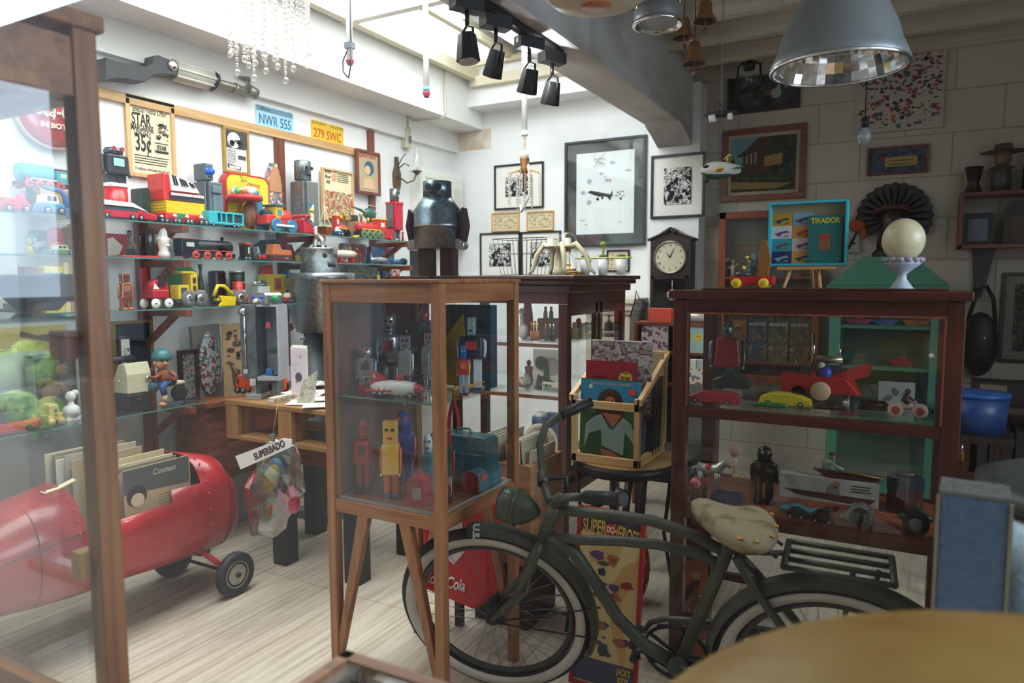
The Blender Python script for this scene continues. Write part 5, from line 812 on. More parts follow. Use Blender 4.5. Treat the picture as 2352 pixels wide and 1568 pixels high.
# ============================================================ OAK DISPLAY CABINET WITH THE TIN ROBOTS
XR=-1.222;yf=at(1022,1180,X=XR).y;xlf=Xat(750,yf,1.2);yb=2.27;CW=XR-xlf;CD=yb-yf+.03;CX=(XR+xlf)/2;CY=(yf+yb)/2
ZB,ZT=.66,1.452
t=thing('display_cabinet','oak display cabinet on splayed legs filled with tin robots','cabinet',(CX,CY,0))
pw=.034
for sx_ in (-1,1):
    for sy_ in (-1,1):
        part(t,'leg',WOAK,B(sx_*(CW/2-pw/2),sy_*(CD/2-pw/2),0,pw,pw,ZT-.012),bevel=.002)
        part(t,'brace',WOAK,P([(sx_*(CW/2-pw),.12),(sx_*(CW/2-pw),.22),(sx_*(CW/2-.13),ZB-.0),(sx_*(CW/2-.175),ZB)],sy_*(CD/2-.004),sy_*(CD/2-.03)),bevel=.002)
part(t,'top',WOAKX,B(0,0,ZT-.012,CW+.012,CD+.012,.012),bevel=.002)
for z,h in ((ZT-.075,.063),(ZB,.045)):
    part(t,'rail',WOAKX,*[B(0,s*(CD/2-.016),z,CW-2*pw,.026,h) for s in (-1,1)],bevel=.002);part(t,'side_rail',WOAKY,*[B(s*(CW/2-.016),0,z,.026,CD-2*pw,h) for s in (-1,1)],bevel=.002)
part(t,'floor_panel',WREDX,B(0,0,ZB+.03,CW-.03,CD-.03,.012));part(t,'glass_shelf',glassy('shelf_glass'),B(0,0,1.055,CW-.05,CD-.05,.007));part(t,'shelf_edge',GEDGE,B(0,-CD/2+.026,1.056,CW-.06,.002,.005))
part(t,'back_panel',mix_mat('brown_ply','5d3a30','75493c',(4,4,14),4,rough=.5),B(-CW/2+.012,0,ZB+.045,.008,CD-2*pw,ZT-ZB-.12))
part(t,'front_glass',GLASS,B(0,-CD/2+.008,ZB+.045,CW-2*pw,.003,ZT-ZB-.12));part(t,'side_glass',GLASS,B(CW/2-.008,0,ZB+.045,.003,CD-2*pw,ZT-ZB-.12));part(t,'putty_strip',M('8d8a80',.6),B(0,-CD/2+.02,ZB+.045,CW-2*pw,.008,.008),B(CW/2-.02,0,ZB+.045,.008,CD-2*pw,.008))
U,Lz=1.0622,ZB+.0422
def CB(p0,p1,pt,dy,dp,z):return fitB(p0,p1,pt,yf+dy,dp,z)
RZ=.45
SV2=M('a9aeb0',.25,.75)
def tr(p0,p1,pt,dy,z,label,wk=1.,**k):
    l,W,H=CB(p0,p1,pt,dy,.05,z);l.x=min(max(l.x,CX-CW/2+.03+W*wk/2),CX+CW/2-.03-W*wk/2)
    return robot('tin_robot',label,l,H,W*wk,k.pop('rz',RZ),**k)
tr(812,872,790,.12,U,'small silver astronaut robot with red feet at the left of the upper shelf',hd='dome',bd='box',mats=dict(head=SV2,body=SV2,arm=M('9ab0bc',.3,.5),leg=SV2,foot=M('c01f2a',.2,0,.4),eye=RED),hh=.26,hw=.55,lh=.3,panel=M('3a1a1a',.3),Dp=.04,fh=.13)
tr(852,922,720,.24,U,'tall silver cylinder robot with red button behind the red rocket',hd='cyl',bd='cyl',mats=dict(head=SV2,body=SV2,arm=SV2,leg=SV2,foot=GREY),hh=.25,hw=.42,lh=.34,panel=M('b33040',.3),Dp=.07)
tr(908,958,768,.2,U,'silver square headed robot with small aerial in the upper shelf',mats=dict(body=M('b9bab8',.3,.6),eye=NAVY,hand=RED),hh=.25,hw=.6,lh=.28,ant=True,Dp=.045)
tr(962,1010,762,.27,U,'second silver square headed robot standing further back',mats=dict(body=SV2),hh=.22,hw=.5,lh=.28,Dp=.05)
tr(978,1028,798,.1,U,'stocky silver robot with white feet beside the cabinet corner post',mats=dict(body=SV2,foot=WHT,hand=M('c42a40',.3)),hh=.04,hw=.3,lh=.4,Dp=.05,neck=0)
tr(1046,1092,792,.2,U,'small yellow armed robot with blue head and red belt',mats=dict(head=BLU,body=M('b5373a',.35),arm=YEL,leg=M('7d93a8',.3),foot=M('7d1f26',.4),eye=YEL),hh=.26,hw=.36,lh=.42,panel=M('d86a40',.4),Dp=.035)
tr(1066,1150,728,.3,U,'large navy and white toy robot with red chest chevron',wk=.9,mats=dict(head=M('7f93a0',.3),body=M('1c2840',.3),arm=M('c5c8c8',.4),leg=M('c9cccc',.4),foot=M('28406a',.3),hand=M('1c2840',.3),eye=YEL),hh=.24,hw=.26,lh=.44,panel=M('b3322c',.4),Dp=.06)
l,W,H=CB(930,1014,735,.36,.06,U);solo('toy_box','dark printed toy box carrying the red soda bottle','box',multi_mat('robot_box_print',['2a3038','3a4654','8a2f38','4a6a7c','2a3038'],24,.5,'noise'),[B(0,0,0,W,.07,H)],l,0,bevel=.002);zb3=U+H
l2,W2,H2=CB(957,992,684,.36,.03,zb3-.006);t=thing('soda_bottle','red aluminium soda bottle standing on the dark toy box','bottle',Vector((l2.x,l2.y,zb3)),0);Hb=1.37-zb3;part(t,'bottle',M('a3202c',.2,.4),L([(.017,0),(.0185,.004),(.0185,Hb)],n=24));txt(t,'Coke',.022,(0,-.02,Hb*.5),WHT,.02,rot=(pi/2,-pi/2,0))
l,W,H=CB(1046,1176,700,.39,.05,U);l.x=XR-.045-W/2;t=thing('picture_box','large dark teal picture box behind the navy robot','box',l,0);part(t,'box',M('27414f',.35),B(0,0,0,W,.045,min(H,.3)),bevel=.002);part(t,'printed_band',M('b8a432',.5),P([(-W*.48,0),(-W*.48,H*.55),(-W*.05,H*.9),(-W*.0,H*.5),(-W*.1,0)],-.023,-.0245));blobs(t,'printed_planet',M('7f9aa8',.5),[circ(.03,16,W*.16,H*.45)],-.0235);blobs(t,'printed_shadow',M('16242c',.5),scrib(6,W*.3,H*.4,4,.03,W*.25,H*.6),-.025)
l,W,H=CB(880,1006,765,.33,.04,U);
t=thing('toy_rocket','red and white tin rocket racer with number 6 tail fin','toy rocket',Vector((Xat(912,yf+.07,U),yf+.07,U)),.15)
part(t,'body',M('d9d8d2',.25),('lathe',([(.004,-.1),(.016,-.08),(.024,-.03),(.026,.02),(.02,.07),(.004,.1)],0,0,.03,22,'x'),{}));part(t,'nose',M('b3262c',.3),('lathe',([(.0205,.068),(.012,.09),(.003,.102)],0,0,.03,18,'x'),{}));part(t,'tail_fin',M('b3262c',.3),P([(-.1,.03),(-.03,.05),(-.06,.075),(-.1,.085)],-.002,.002));part(t,'side_fin',M('b3262c',.3),P([(-.09,-.06),(-.03,-.04),(.0,-.02),(-.04,0),(-.0,.02),(-.03,.04),(-.09,.06)],.02,.024,'z'));part(t,'driver',RED,E(.01,0,.062,.014,.01,.014));txt(t,'6',.022,(-.085,-.003,.066),WHT,depth=.0006);blobs(t,'printed_stripes',WHT,[[(-.08+.02*i,.01),(-.07+.02*i,.01),(-.055+.02*i,.03),(-.065+.02*i,.03)] for i in range(3)],-.0235,.003);wheels(t,(-.05,.06),.02,.009,.006)
t=thing('toy_spacecraft','flat yellow toy spacecraft at the right end of the upper shelf','toy spacecraft',Vector((XR-.1,Yat(1075,XR-.1,U),U)),.5);part(t,'hull',M('e0a52c',.35),P([(-.05,0),(.05,0),(.06,.012),(.02,.014),(-.02,.026),(-.05,.012)],-.025,.025),bevel=.003);part(t,'wing',M('e0a52c',.35),P([(.0,.012),(.055,.03),(.06,.036),(-.01,.02)],-.03,-.024),bevel=.001)
# lower compartment
tr(802,860,958,.1,Lz,'glossy red robot with ribbed dark grille face',hd='dome',mats=dict(head=M('b3121c',.15,0,.5),body=M('b3121c',.15,0,.5),arm=M('b3121c',.15,0,.5),leg=M('a3121c',.15,0,.5),foot=M('101012',.1,0,.5),eye=BLK,mouth=CHR),hh=.26,hw=.5,lh=.4,fh=.1,panel=M('3a1214',.2),Dp=.05)
t=tr(868,930,962,.1,Lz,'yellow block headed tin robot with orange arms and legs',mats=dict(head=M('d8a63c',.35),body=M('d8a63c',.35),arm=M('d8622c',.35),leg=M('c9622c',.35),foot=M('2a4a68',.4),hand=CHR,mouth=RED),hh=.3,hw=.62,lh=.3,Dp=.04,neck=.0)
tr(893,962,938,.26,Lz,'navy blue robot with red arms behind the yellow robot',wk=1.,hd='dome',mats=dict(head=M('1a3f8f',.25),body=M('1a3f8f',.25),arm=M('a3202a',.3),leg=M('1a3f8f',.25),foot=M('1a2a4a',.3),eye=RED),hh=.28,hw=.52,lh=.32,ant=True,Dp=.06)
tr(962,1006,992,.22,Lz,'small astronaut robot with clear helmet and printed face',hd='dome',mats=dict(head=M('c9dde0',.2),body=M('4a8fa8',.3),arm=M('a8c0c8',.3),leg=M('4a7f98',.3),foot=GREY,eye=BRN),hh=.32,hw=.7,lh=.3,Dp=.04)
tr(1003,1052,985,.16,Lz,'dark red headed robot with steel arms behind the cabinet post',mats=dict(head=M('8a1f28',.3),body=M('2f3a3a',.3),arm=M('a3202a',.25),leg=CHR,foot=BLK),hh=.2,hw=.5,lh=.36,Dp=.045)
l,W,H=CB(928,998,1030,.09,.06,Lz);t=thing('mailbox_bank','red tin toy mailbox with rounded top','toy mailbox',Vector((l.x,l.y,Lz)),.3);RM=M('a31f30',.3);arch=[(-.034,0),(.034,0),(.034,.075)]+[(.034*cos(a*pi/8),.075+.026*sin(a*pi/8)) for a in range(1,8)]+[(-.034,.075)]
part(t,'case',RM,P(arch,-.026,.026),bevel=.003);part(t,'flap',M('8d1a28',.3),P([(-.028,.072),(.028,.072),(.024,.092),(-.024,.092)],-.028,-.032));part(t,'label',M('8d8078',.5),B(0,-.027,.02,.03,.002,.04))
t=thing('toy_mailbox','teal and red round topped toy mailbox by the right glass','toy mailbox',Vector((XR-.075,Yat(1100,XR-.075,Lz)+.02,Lz)),0);arch=[(-.036,0),(.036,0),(.036,.05)]+[(.036*cos(a*pi/8),.05+.028*sin(a*pi/8)) for a in range(1,8)]+[(-.036,.05)]
part(t,'case',M('2f6a78',.3),P(arch,-.075,.085),bevel=.002);part(t,'front_panel',M('8a2228',.3),P(arch,-.08,-.076),bevel=.002);part(t,'flag',M('c4473a',.3),B(.038,-.05,.045,.004,.03,.02))
t=thing('metal_suitcase','teal metal toy suitcase with rounded corners and green handle','suitcase',Vector((XR-.165,yf+.37,Lz)),0);b=MB();b.prism([(x,z+.095) for x,z in rrect(.25,.18,.02)],-.04,.04);b.obj('case',M('2c6672',.28,.3),t,.004);part(t,'handle',M('3f9a8c',.4),T([(-.035,0,.185),(-.025,0,.203),(.025,0,.203),(.035,0,.185)],.005));part(t,'rim',SIL,B(0,0,.12,.252,.083,.003))
# robot made of funnels on top
RY=yf+.26;def_=lambda px,py:at(px,py,Y=RY)
x0,x1=def_(945,500).x,def_(1068,500).x;rx=(x0+x1)/2;z_=lambda py:row_z(py,rx,RY);rt=ZT+.0
R_=(def_(1052,540).x-def_(955,540).x)/2*.93
t=thing('funnel_robot','dark zinc robot with funnel shoulders standing on the oak cabinet','robot sculpture',(rx,RY,rt),.2);zz=lambda py:z_(py)-rt;RL=M('33221e',.35)
part(t,'torso',GALVD,L([(R_,zz(572)),(R_*1.0,zz(520)),(R_*1.03,zz(519)),(R_*1.0,zz(517)),(R_,zz(484)),(R_*.62,zz(455))],n=40));part(t,'head',GALVD,L([(R_*.6,zz(457)),(R_*.6,zz(418)),(R_*.57,zz(417))],n=36));part(t,'seam',SIL,L([(R_*1.01,zz(522)),(R_*1.04,zz(520)),(R_*1.01,zz(518))],n=40))
for s in (-1,1):
    part(t,'leg',RL,B(s*R_*.5,0,.0,R_*.62,R_*.6,zz(572)),bevel=.004);part(t,'foot',RL,B(s*R_*.5,-.02,0,R_*.85,R_*.95,.012),bevel=.002);part(t,'arm',RL,P([(s*R_*1.02,zz(488)),(s*R_*1.22,zz(478)),(s*R_*1.36,zz(520)),(s*R_*1.22,zz(556)),(s*R_*1.0,zz(556)),(s*R_*1.1,zz(520))],-.025,.025),bevel=.004);part(t,'hand',SIL,C((s*R_*1.08,-.03,zz(564)),(s*R_*1.08,.02,zz(564)),.017),C((s*R_*1.02,-.032,zz(558)),(s*R_*1.02,-.01,zz(558)),.012))
for a in (-6,36):a=radians(a-10);part(t,'eye',BLK,C((R_*.58*sin(a),-R_*.58*cos(a),zz(432)),(R_*.612*sin(a),-R_*.612*cos(a),zz(432)),.012))
a=radians(5);part(t,'mouth',BLK,B(R_*.6*sin(a),-R_*.6*cos(a),zz(449),.02,.004,.007))
# ============================================================ MAHOGANY CORNER CABINET
MX=-1.42;my0=at(1303,900,X=MX).y;my1=at(1436,700,X=MX).y;mx0=MX-.98;mcx=(mx0+MX)/2;mcy=(my0+my1)/2;MW=MX-mx0;MD=my1-my0;MT=1.47;bz0=.36
t=thing('glass_cabinet','dark mahogany glass cabinet with moulded cornice behind the record crate','cabinet',(mcx,mcy,0))
part(t,'cornice',WMAHX,B(0,0,MT-.02,MW+.14,MD+.14,.022),B(0,0,MT-.045,MW+.1,MD+.1,.026),B(0,0,MT-.085,MW+.05,MD+.05,.04),bevel=.006);part(t,'frieze',WMAHX,B(0,0,MT-.14,MW,MD,.056));part(t,'base',WMAHX,B(0,0,bz0,MW+.02,MD+.02,.05),B(0,0,bz0+.05,MW+.05,MD+.05,.02),B(0,0,bz0+.07,MW,MD,.02),bevel=.004)
for sx_ in (-1,1):
    for sy_ in (-1,1):part(t,'post',WMAH,B(sx_*(MW/2-.025),sy_*(MD/2-.025),bz0+.09,.05,.05,MT-.14-bz0-.09),bevel=.003);part(t,'leg',WMAH,B(sx_*(MW/2-.04),sy_*(MD/2-.04),0,.05,.05,bz0),bevel=.006)
part(t,'door',WMAH,*[B(MW/2-.012,s*MD*.012+s*.022,bz0+.09,.024,.04,MT-.23-bz0) for s in (-1,1)],B(MW/2-.012,0,MT-.2,.024,MD-.1,.06),B(MW/2-.012,0,bz0+.09,.024,MD-.1,.06),bevel=.002)
part(t,'front_glass',GLASS,B(0,-MD/2+.012,bz0+.09,MW-.1,.003,MT-.23-bz0));part(t,'side_glass',GLASS,B(MW/2-.012,0,bz0+.09,.003,MD-.1,MT-.23-bz0))
MS=[row_z(788,MX,my0)-.0,row_z(910,MX,my0),bz0+.1]
for z in MS[:2]:part(t,'shelf',glassy('shelf_glass'),B(0,0,z-.008,MW-.06,MD-.06,.008));part(t,'shelf_support',WREDX,B(0,-MD/2+.03,z-.03,MW-.1,.012,.018),B(0,MD/2-.03,z-.03,MW-.1,.012,.018))
def MC(p0,p1,pt,dy,dp,z):return fitB(p0,p1,pt,my0+dy,dp,z)
PW=M('e8e4dc',.4);SHL=mix_mat('mottled_shell','9a7a5c','e0d4c0',(40,40,40),4,.35,.6,.4)
l,W,H=MC(1190,1234,672,.3,.1,MS[0]);t=thing('vase','tall crimson cone vase in the mahogany cabinet','vase',l,0);part(t,'body',M('a8123a',.15,0,.5),L([(W*.5,0),(W*.42,H*.5),(W*.2,H*.96),(.01,H)],n=28))
l,W,H=MC(1180,1226,707,.12,.08,MS[0]);t=thing('poodle_figurine','white pineapple textured poodle ornament next to the crimson vase','figurine',l,0);part(t,'body',PW,E(0,0,H*.25,W*.38,.03,H*.26),L([(.012,H*.4),(.011,H*.75)],-.01,0));part(t,'head',PW,E(-.012,0,H*.88,.016,.016,H*.12))
l,W,H=MC(1234,1288,730,.2,.08,MS[0]);solo('wooden_block','brown wooden block under the small couple figurines','block',WREDX,[B(0,0,0,W,.08,H)],l,0,bevel=.003);zz1=MS[0]+H
for i,(px,cc) in enumerate(((1253,'a8863c'),(1266,'4a6a7a'))):
    x=Xat(px,my0+.2,zz1);t=thing('small_figurine',['tiny tan robed figurine on the wooden block','tiny grey blue robed figurine on the wooden block'][i],'figurine',(x,my0+.2,zz1));part(t,'robe',M(cc,.5),L([(.012,0),(.011,.03),(.006,.045)]));part(t,'head',M('b0705a',.5),E(0,0,.054,.008,.008,.009));part(t,'scarf',M('d0603c',.5),E(0,0,.042,.008,.008,.004))
for i,px in enumerate((1222,1229,1236)):x=Xat(px,my0+.08,MS[0]);t=thing('perfume_bottle','slim amber and gold miniature bottle in the row of three','bottle',(x,my0+.08,MS[0]),0,'amber miniature bottles in the mahogany cabinet');part(t,'bottle',M('c9772c',.2),C((0,0,0),(0,0,.05),.009,n=12));part(t,'cap',GOLD,C((0,0,.05),(0,0,.1),.006,n=12))
for i,px in enumerate((1254,1264,1272)):x=Xat(px,my0+.09,MS[0]);t=thing('perfume_bottle','small dark bottle with gold stopper, %s the middle of its trio' % ['left of','at','right of'][i],'bottle',(x,my0+.09,MS[0]));part(t,'bottle',M('3a2f18',.15),C((0,0,0),(0,0,.05+.01*(i % 2)),.008,n=12));part(t,'cap',GOLD if i==0 else CHR,C((0,0,.05),(0,0,.095),.005,n=12))
l,W,H=MC(1238,1292,745,.2,.08,MS[0]);
for i,(px,py,dy) in enumerate(((1330,715,.1),(1345,735,.14),(1362,700,.25),(1332,750,.1))):
    q=at(px,py,X=MX-.18);solo('seashell',['striped brown seashell by the side glass','small grey seashell before the pale one','large dark spined seashell','pale low seashell at the shelf edge'][i],'seashell',SHL,[('lathe',([(.0001,-.03),(.022,-.012),(.034,.01),(.02,.03),(.0001,.036)],0,0,0,14,'x'),{})],(q.x,q.y,MS[0]+.034+.0*i),.6*i,'seashells in the mahogany cabinet')
q=at(1399,735,X=MX-.12);t=thing('porcelain_bell','white porcelain bell with round knob in the mahogany cabinet','bell',(q.x,q.y,MS[0]));part(t,'bell',PW,L([(.042,0),(.036,.02),(.03,.05),(.008,.065)]));part(t,'handle',PW,L([(.006,.06),(.006,.085),(.011,.092),(.0001,.1)]))
# middle compartment: trumpet photograph, silver flowers
l,W,H=MC(1224,1290,802,.1,.01,MS[1]);t=thing('photo_card','black and white photo card of a trumpet player with a label','photograph',l,0);part(t,'card',M('cfcabb',.7),B(0,0,0,W,.003,H));blobs(t,'printed_horn',M('3a3734',.7),[circ(W*.22,16,-W*.18,H*.68),[(-W*.1,H*.3),(W*.1,H*.3),(W*.06,H*.6),(-W*.06,H*.6)],[(-W*.4,H*.05),(W*.45,H*.05),(W*.3,H*.25),(-W*.3,H*.4)]]);blobs(t,'printed_head',M('9a958a',.7),[circ(W*.3,16,W*.18,H*.6)],-.002,.001)
part(t,'label',M('e2dfd2',.7),B(W*.18,-.0145,H*.02,W*.62,.001,H*.22));txt(t,'LEICA',.014,(W*.06,-.0165,H*.15),INK,W*.3,bold=.0006);blobs(t,'small_print',INK,lines(3,-W*.08,W*.45,H*.11,H*.03,.0015),-.0165)
t=thing('silver_flowers','stems of silver filigree flowers standing in the cabinet','ornament',(Xat(1212,my0+.06,MS[1]),my0+.06,MS[1]));part(t,'stem',SIL,*[T([(.01*i,0,0),(.002*i,0,.04),(-.008*i,0,.07+.008*i)],.0012,6) for i in (-1,0,1)])
for i in (-1,0,1):part(t,'flower',SIL,*[E(-.008*i+.009*cos(k*1.26),.009*sin(k*1.26),.075+.008*i,.006,.006,.004,8,5) for k in range(5)])
solo('rock_ornament','rounded grey white stone at the bottom of the middle shelf','stone',SHL,[E(0,0,.03,.05,.035,.03)],(Xat(1203,my0+.15,MS[1]),my0+.15,MS[1]))
# bottom compartment
t=thing('ceramic_bowl','blue and white lidded ceramic bowl in the lower compartment','bowl',(Xat(1243,my0+.1,.75),my0+.1,MS[2]));part(t,'stand',M('5a6a2c',.4),L([(.05,0),(.06,.1),(.05,.2)]));part(t,'bowl',M('23447f',.25),L([(.02,.2),(.045,.22),(.05,.26),(.045,.28)]));part(t,'lid',PW,E(0,0,.285,.036,.036,.022))
t=thing('carved_dish','round cream dish with pierced rim and carved village scene','plate',(Xat(1240,my0-.01+.04,.7),my0+.045,MS[2]),0);part(t,'rim',M('d9cdb8',.6),('lathe',([(.075,0),(.1,-.012),(.104,-.004),(.1,.004)],0,0,.15,32,'y'),{}));part(t,'scene',mix_mat('carved_scene','5a4838','b8a890',(50,50,50),5,.4,.6,.7),('lathe',([(.085,-.006),(.0001,-.006)],0,0,.15,28,'y'),{}));part(t,'stand',WDARK,B(0,.0,0,.06,.05,.05))
t=thing('book','blue covered book standing at the right of the lower compartment','book',(Xat(1284,my0+.12,.75),my0+.12,MS[2]),0);part(t,'cover',M('3a5c82',.5),B(0,0,0,.13,.03,.3),bevel=.001);part(t,'label',WHT,B(0,-.016,.06,.06,.001,.014))
# things on top of the mahogany cabinet
def MTp(p0,p1,pt,dy,dp):return fitB(p0,p1,pt,my0+dy,dp,MT+.002)
t=thing('wire_basket','thin black wire basket on the mahogany cabinet','basket',(Xat(1205,my0+.3,MT),my0+.3,MT+.002));WB=M('2a2a2a',.4);sq=lambda r,z:[(-r,-r*.6,z),(r,-r*.6,z),(r,r*.6,z),(-r,r*.6,z)]
part(t,'rim',WB,T(sq(.15,.2),.0025,6,closed=True),T(sq(.14,.12),.0015,6,closed=True),T(sq(.11,.003),.0025,6,closed=True));part(t,'wires',WB,*[T([(-.11+.022*i,-.066,.003),(-.15+.03*i,-.09,.2)],.0012,5) for i in range(11)],*[T([(-.11+.022*i,.066,.003),(-.15+.03*i,.09,.2)],.0012,5) for i in range(11)])
q=Xat(1301,my0+.22,MT);t=thing('dome_clock','glass domed anniversary clock with brass works','clock',(q,my0+.22,MT+.002));part(t,'base',BRASS,L([(.09,0),(.088,.012),(.07,.02),(.055,.024),(.052,.034)],n=36));part(t,'glass_dome',BUBBLE,L([(.056,.034),(.056,.16),(.05,.19),(.03,.215),(.0001,.225)],n=36));part(t,'works',GOLD,B(0,0,.12,.04,.02,.05),C((-.018,0,.034),(-.018,0,.12),.003),C((.018,0,.034),(.018,0,.12),.003));part(t,'dial',WHT,('lathe',([(.022,-.012),(.0001,-.012)],0,0,.15,20,'y'),{}));part(t,'pendulum',GOLD,*[E(.02*cos(k*1.57),.02*sin(k*1.57),.055,.008,.008,.008) for k in range(4)])
t=thing('arm_candleholder','cream candle holder with four curling leaf shaped arms','candle holder',(Xat(1283,my0+.1,MT),my0+.1,MT+.002));CA=M('cfc6a2',.5)
for i,(dx,dy) in enumerate(((-.15,-.02),(-.06,.03),(.06,-.05),(.19,.0))):part(t,'arm',CA,T([(dx*.15,0,.125),(dx*.5,dy*.5,.155),(dx*.78,dy*.8,.1),(dx*.9,dy,.03),(dx*1.05,dy,.006)],[.012,.016,.013,.01,.007],8))
for dx in (-.045,.05):part(t,'candle_cup',CREAM,L([(.03,.14),(.034,.15),(.018,.152),(.018,.185),(.01,.186)],dx,0));
part(t,'column',CA,L([(.035,0),(.02,.03),(.014,.13),(.05,.145)]))
t=thing('plant_pots','three white pots with little succulents under a yellow rim shelf','potted plants',(Xat(1385,my0+.3,MT),my0+.3,MT+.002));part(t,'rim_shelf',M('d9d27a',.5),B(0,0,.085,.3,.05,.008),bevel=.003)
for i,dx in enumerate((-.1,0,.1)):q_=part(t,'pot',WHT,L([(.022,0),(.032,.08),(.028,.08)],dx,0));part(q_,'succulent',M('4a6b45',.6),*[E(dx+.012*cos(k*1.05),.012*sin(k*1.05),.098,.012,.006,.008,8,5) for k in range(6)])
part(t,'cactus',M('8aa04a',.6),C((-.0,0,.09),(0,0,.15),.006),E(0,0,.16,.018,.018,.014))
# ============================================================ BACK WALL PICTURES, CLOCK, PLASTER PIER
BKF=M('14161a',.3);MATB=M('e9e6dd',.85);BWP=multi_mat('linocut_print',['0e0e10','0e0e10','0e0e10','e8e6e0','0e0e10','e8e6e0','e8e6e0'],26,.8,'noise');SCR=multi_mat('sketch_print',['d8c7a2','d8c7a2','d8c7a2','7d6a50','d8c7a2'],50,.8,'noise')
for (px0,yt,yb_,px1,wid,lab,kind) in ((1137,381,483,1250,.014,'black framed linocut behind the small chandelier',0),(1131,489,533,1194,.012,'small wooden framed sketch, left one of the pair',1),(1211,486,531,1273,.012,'small wooden framed sketch, right one of the pair',1),(1104,536,636,1196,.013,'black framed linocut behind the wire basket',0),(1198,533,636,1290,.013,'black framed linocut behind the dome clock',0),(1497,359,503,1620,.018,'black framed linocut of a riverside crowd above the pendulum clock',0),(1395,574,624,1447,.013,'tiny black framed drawing above the plant pots',2)):
    c,W,H=pxB(px0,yt,yb_,px1,YB if px0<1490 else YB-.18)
    framed('framed_print' if kind==0 else 'framed_sketch',lab,'picture',c,W,H,0,WPINEZ if kind==1 else BKF,wid,BWP if kind==0 else SCR,MATB if kind==0 else M('e6dcc0',.8),(W*.2 if kind==0 else .012),.02,None)
def deco(t,w_,h_):
    blobs(t,'printed_clouds',M('b9c2c8',.8),scrib(12,w_*.8,h_*.8,21,.035));blobs(t,'printed_plane',M('25262a',.7),[[(-w_*.3,h_*.02),(-w_*.24,h_*.04),(w_*.1,-h_*.02),(w_*.14,h_*.03),(w_*.14,-h_*.05),(-w_*.1,-h_*.04)],[(w_*.02,-h_*.03),(w_*.12,-h_*.04),(w_*.1,-h_*.1)],circ(.012,10,-w_*.12,-h_*.07),circ(.01,10,-w_*.04,-h_*.06)],-.0135);blobs(t,'printed_flower',M('5a5e62',.8),scrib(9,w_*.2,h_*.15,3,.014,w_*.32,-h_*.01),-.0135);blobs(t,'printed_red',M('d9a09a',.8),[[(w_*.05,h_*.17),(w_*.12,h_*.16),(w_*.1,h_*.12)]],-.0135)
c,W,H=pxB(1300,329,568,1486);t=framed('framed_painting','large black framed pale painting of a plane with scribbled cloud','painting',c,W,H,0,M('2d3438',.3),.02,M('f6f8f8',.6),M('3f4547',.2),W*.115,.03,glass=True,deco=deco)
part(t,'hanging_wire',SIL,C((0,-.01,H/2),(0,-.004,H/2+.05),.001,n=5));part(t,'scribble',M('3a3a3c',.7),T([(-.04+.05*cos(a*.9),-.034,H*.31+.018*a/3*cos(a*.5)-.0*a) for a in range(0,18)],.0014,5))
# pendulum wall clock
CYk=YB-.18;a,b=at(1499,538,Y=CYk),at(1603,722,Y=CYk);W=b.x-a.x;zt_,zb_=a.z,b.z;H=zt_-zb_;cx=(a.x+b.x)/2;Dk=.13
t=thing('pendulum_clock','dark wooden pendulum wall clock with arched carved top','clock',(cx,CYk,zb_));W -= .05
arch=[(-W/2,0),(W/2,0),(W/2,H*.93),(W*.3,H*.96),(W*.12,H*1.03),(-W*.12,H*1.03),(-W*.3,H*.96),(-W/2,H*.93)]
part(t,'case',WDARK,P(arch,0,-Dk),bevel=.006);part(t,'cornice',WDARK,P([(-W*.56,H*.9),(-W*.3,H*.95),(0,H*1.03),(W*.3,H*.95),(W*.56,H*.9),(W*.56,H*.93),(W*.28,H*.985),(0,H*1.07),(-W*.28,H*.985),(-W*.56,H*.93)],0,-Dk-.02),bevel=.004);part(t,'carving',WDARK,*[E(x*W,-Dk-.02,H*(1.04-abs(x)*.3),.016,.012,.014) for x in (-.12,-.06,0,.06,.12)])
part(t,'bezel',M('8b8470',.3,.6),('lathe',([(.118,-Dk),(.118,-Dk-.012),(.106,-Dk-.014),(.106,-Dk)],0,0,H*.7,36,'y'),{}));d=part(t,'dial',M('d0c8ac',.5),('lathe',([(.108,-Dk-.006),(.0001,-Dk-.006)],0,0,H*.7,36,'y'),{}))
for i,s in enumerate(('12','1','2','3','4','5','6','7','8','9','10','11')):an=radians(30*i);txt(d,s,.024,(.086*sin(an),-Dk-.0075,H*.7+.086*cos(an)),INK)
for an,ln,w_ in ((radians(-38),.05,.005),(radians(24),.082,.004)):part(t,'hand',BLK,P([(-w_*cos(an),H*.7+w_*sin(an)),(w_*cos(an),H*.7-w_*sin(an)),(ln*sin(an),H*.7+ln*cos(an))],-Dk-.009,-Dk-.011))
part(t,'lower_door',M('0f0b0a',.15),B(0,-Dk-.001,H*.06,W*.78,.004,H*.38));part(t,'door_frame',WDARK,B(-W*.42,-Dk-.006,H*.04,W*.06,.012,H*.44),B(W*.42,-Dk-.006,H*.04,W*.06,.012,H*.44),B(0,-Dk-.006,H*.02,W*.9,.012,H*.04),B(0,-Dk-.006,H*.44,W*.9,.012,H*.04));part(t,'pendulum',M('b9b6aa',.25,.7),('lathe',([(.042,-Dk-.004),(.036,-Dk-.01),(.0001,-Dk-.013)],.02,0,H*.24,24,'y'),{}),C((.02,-Dk-.006,H*.24),(.02,-Dk-.006,H*.42),.003))
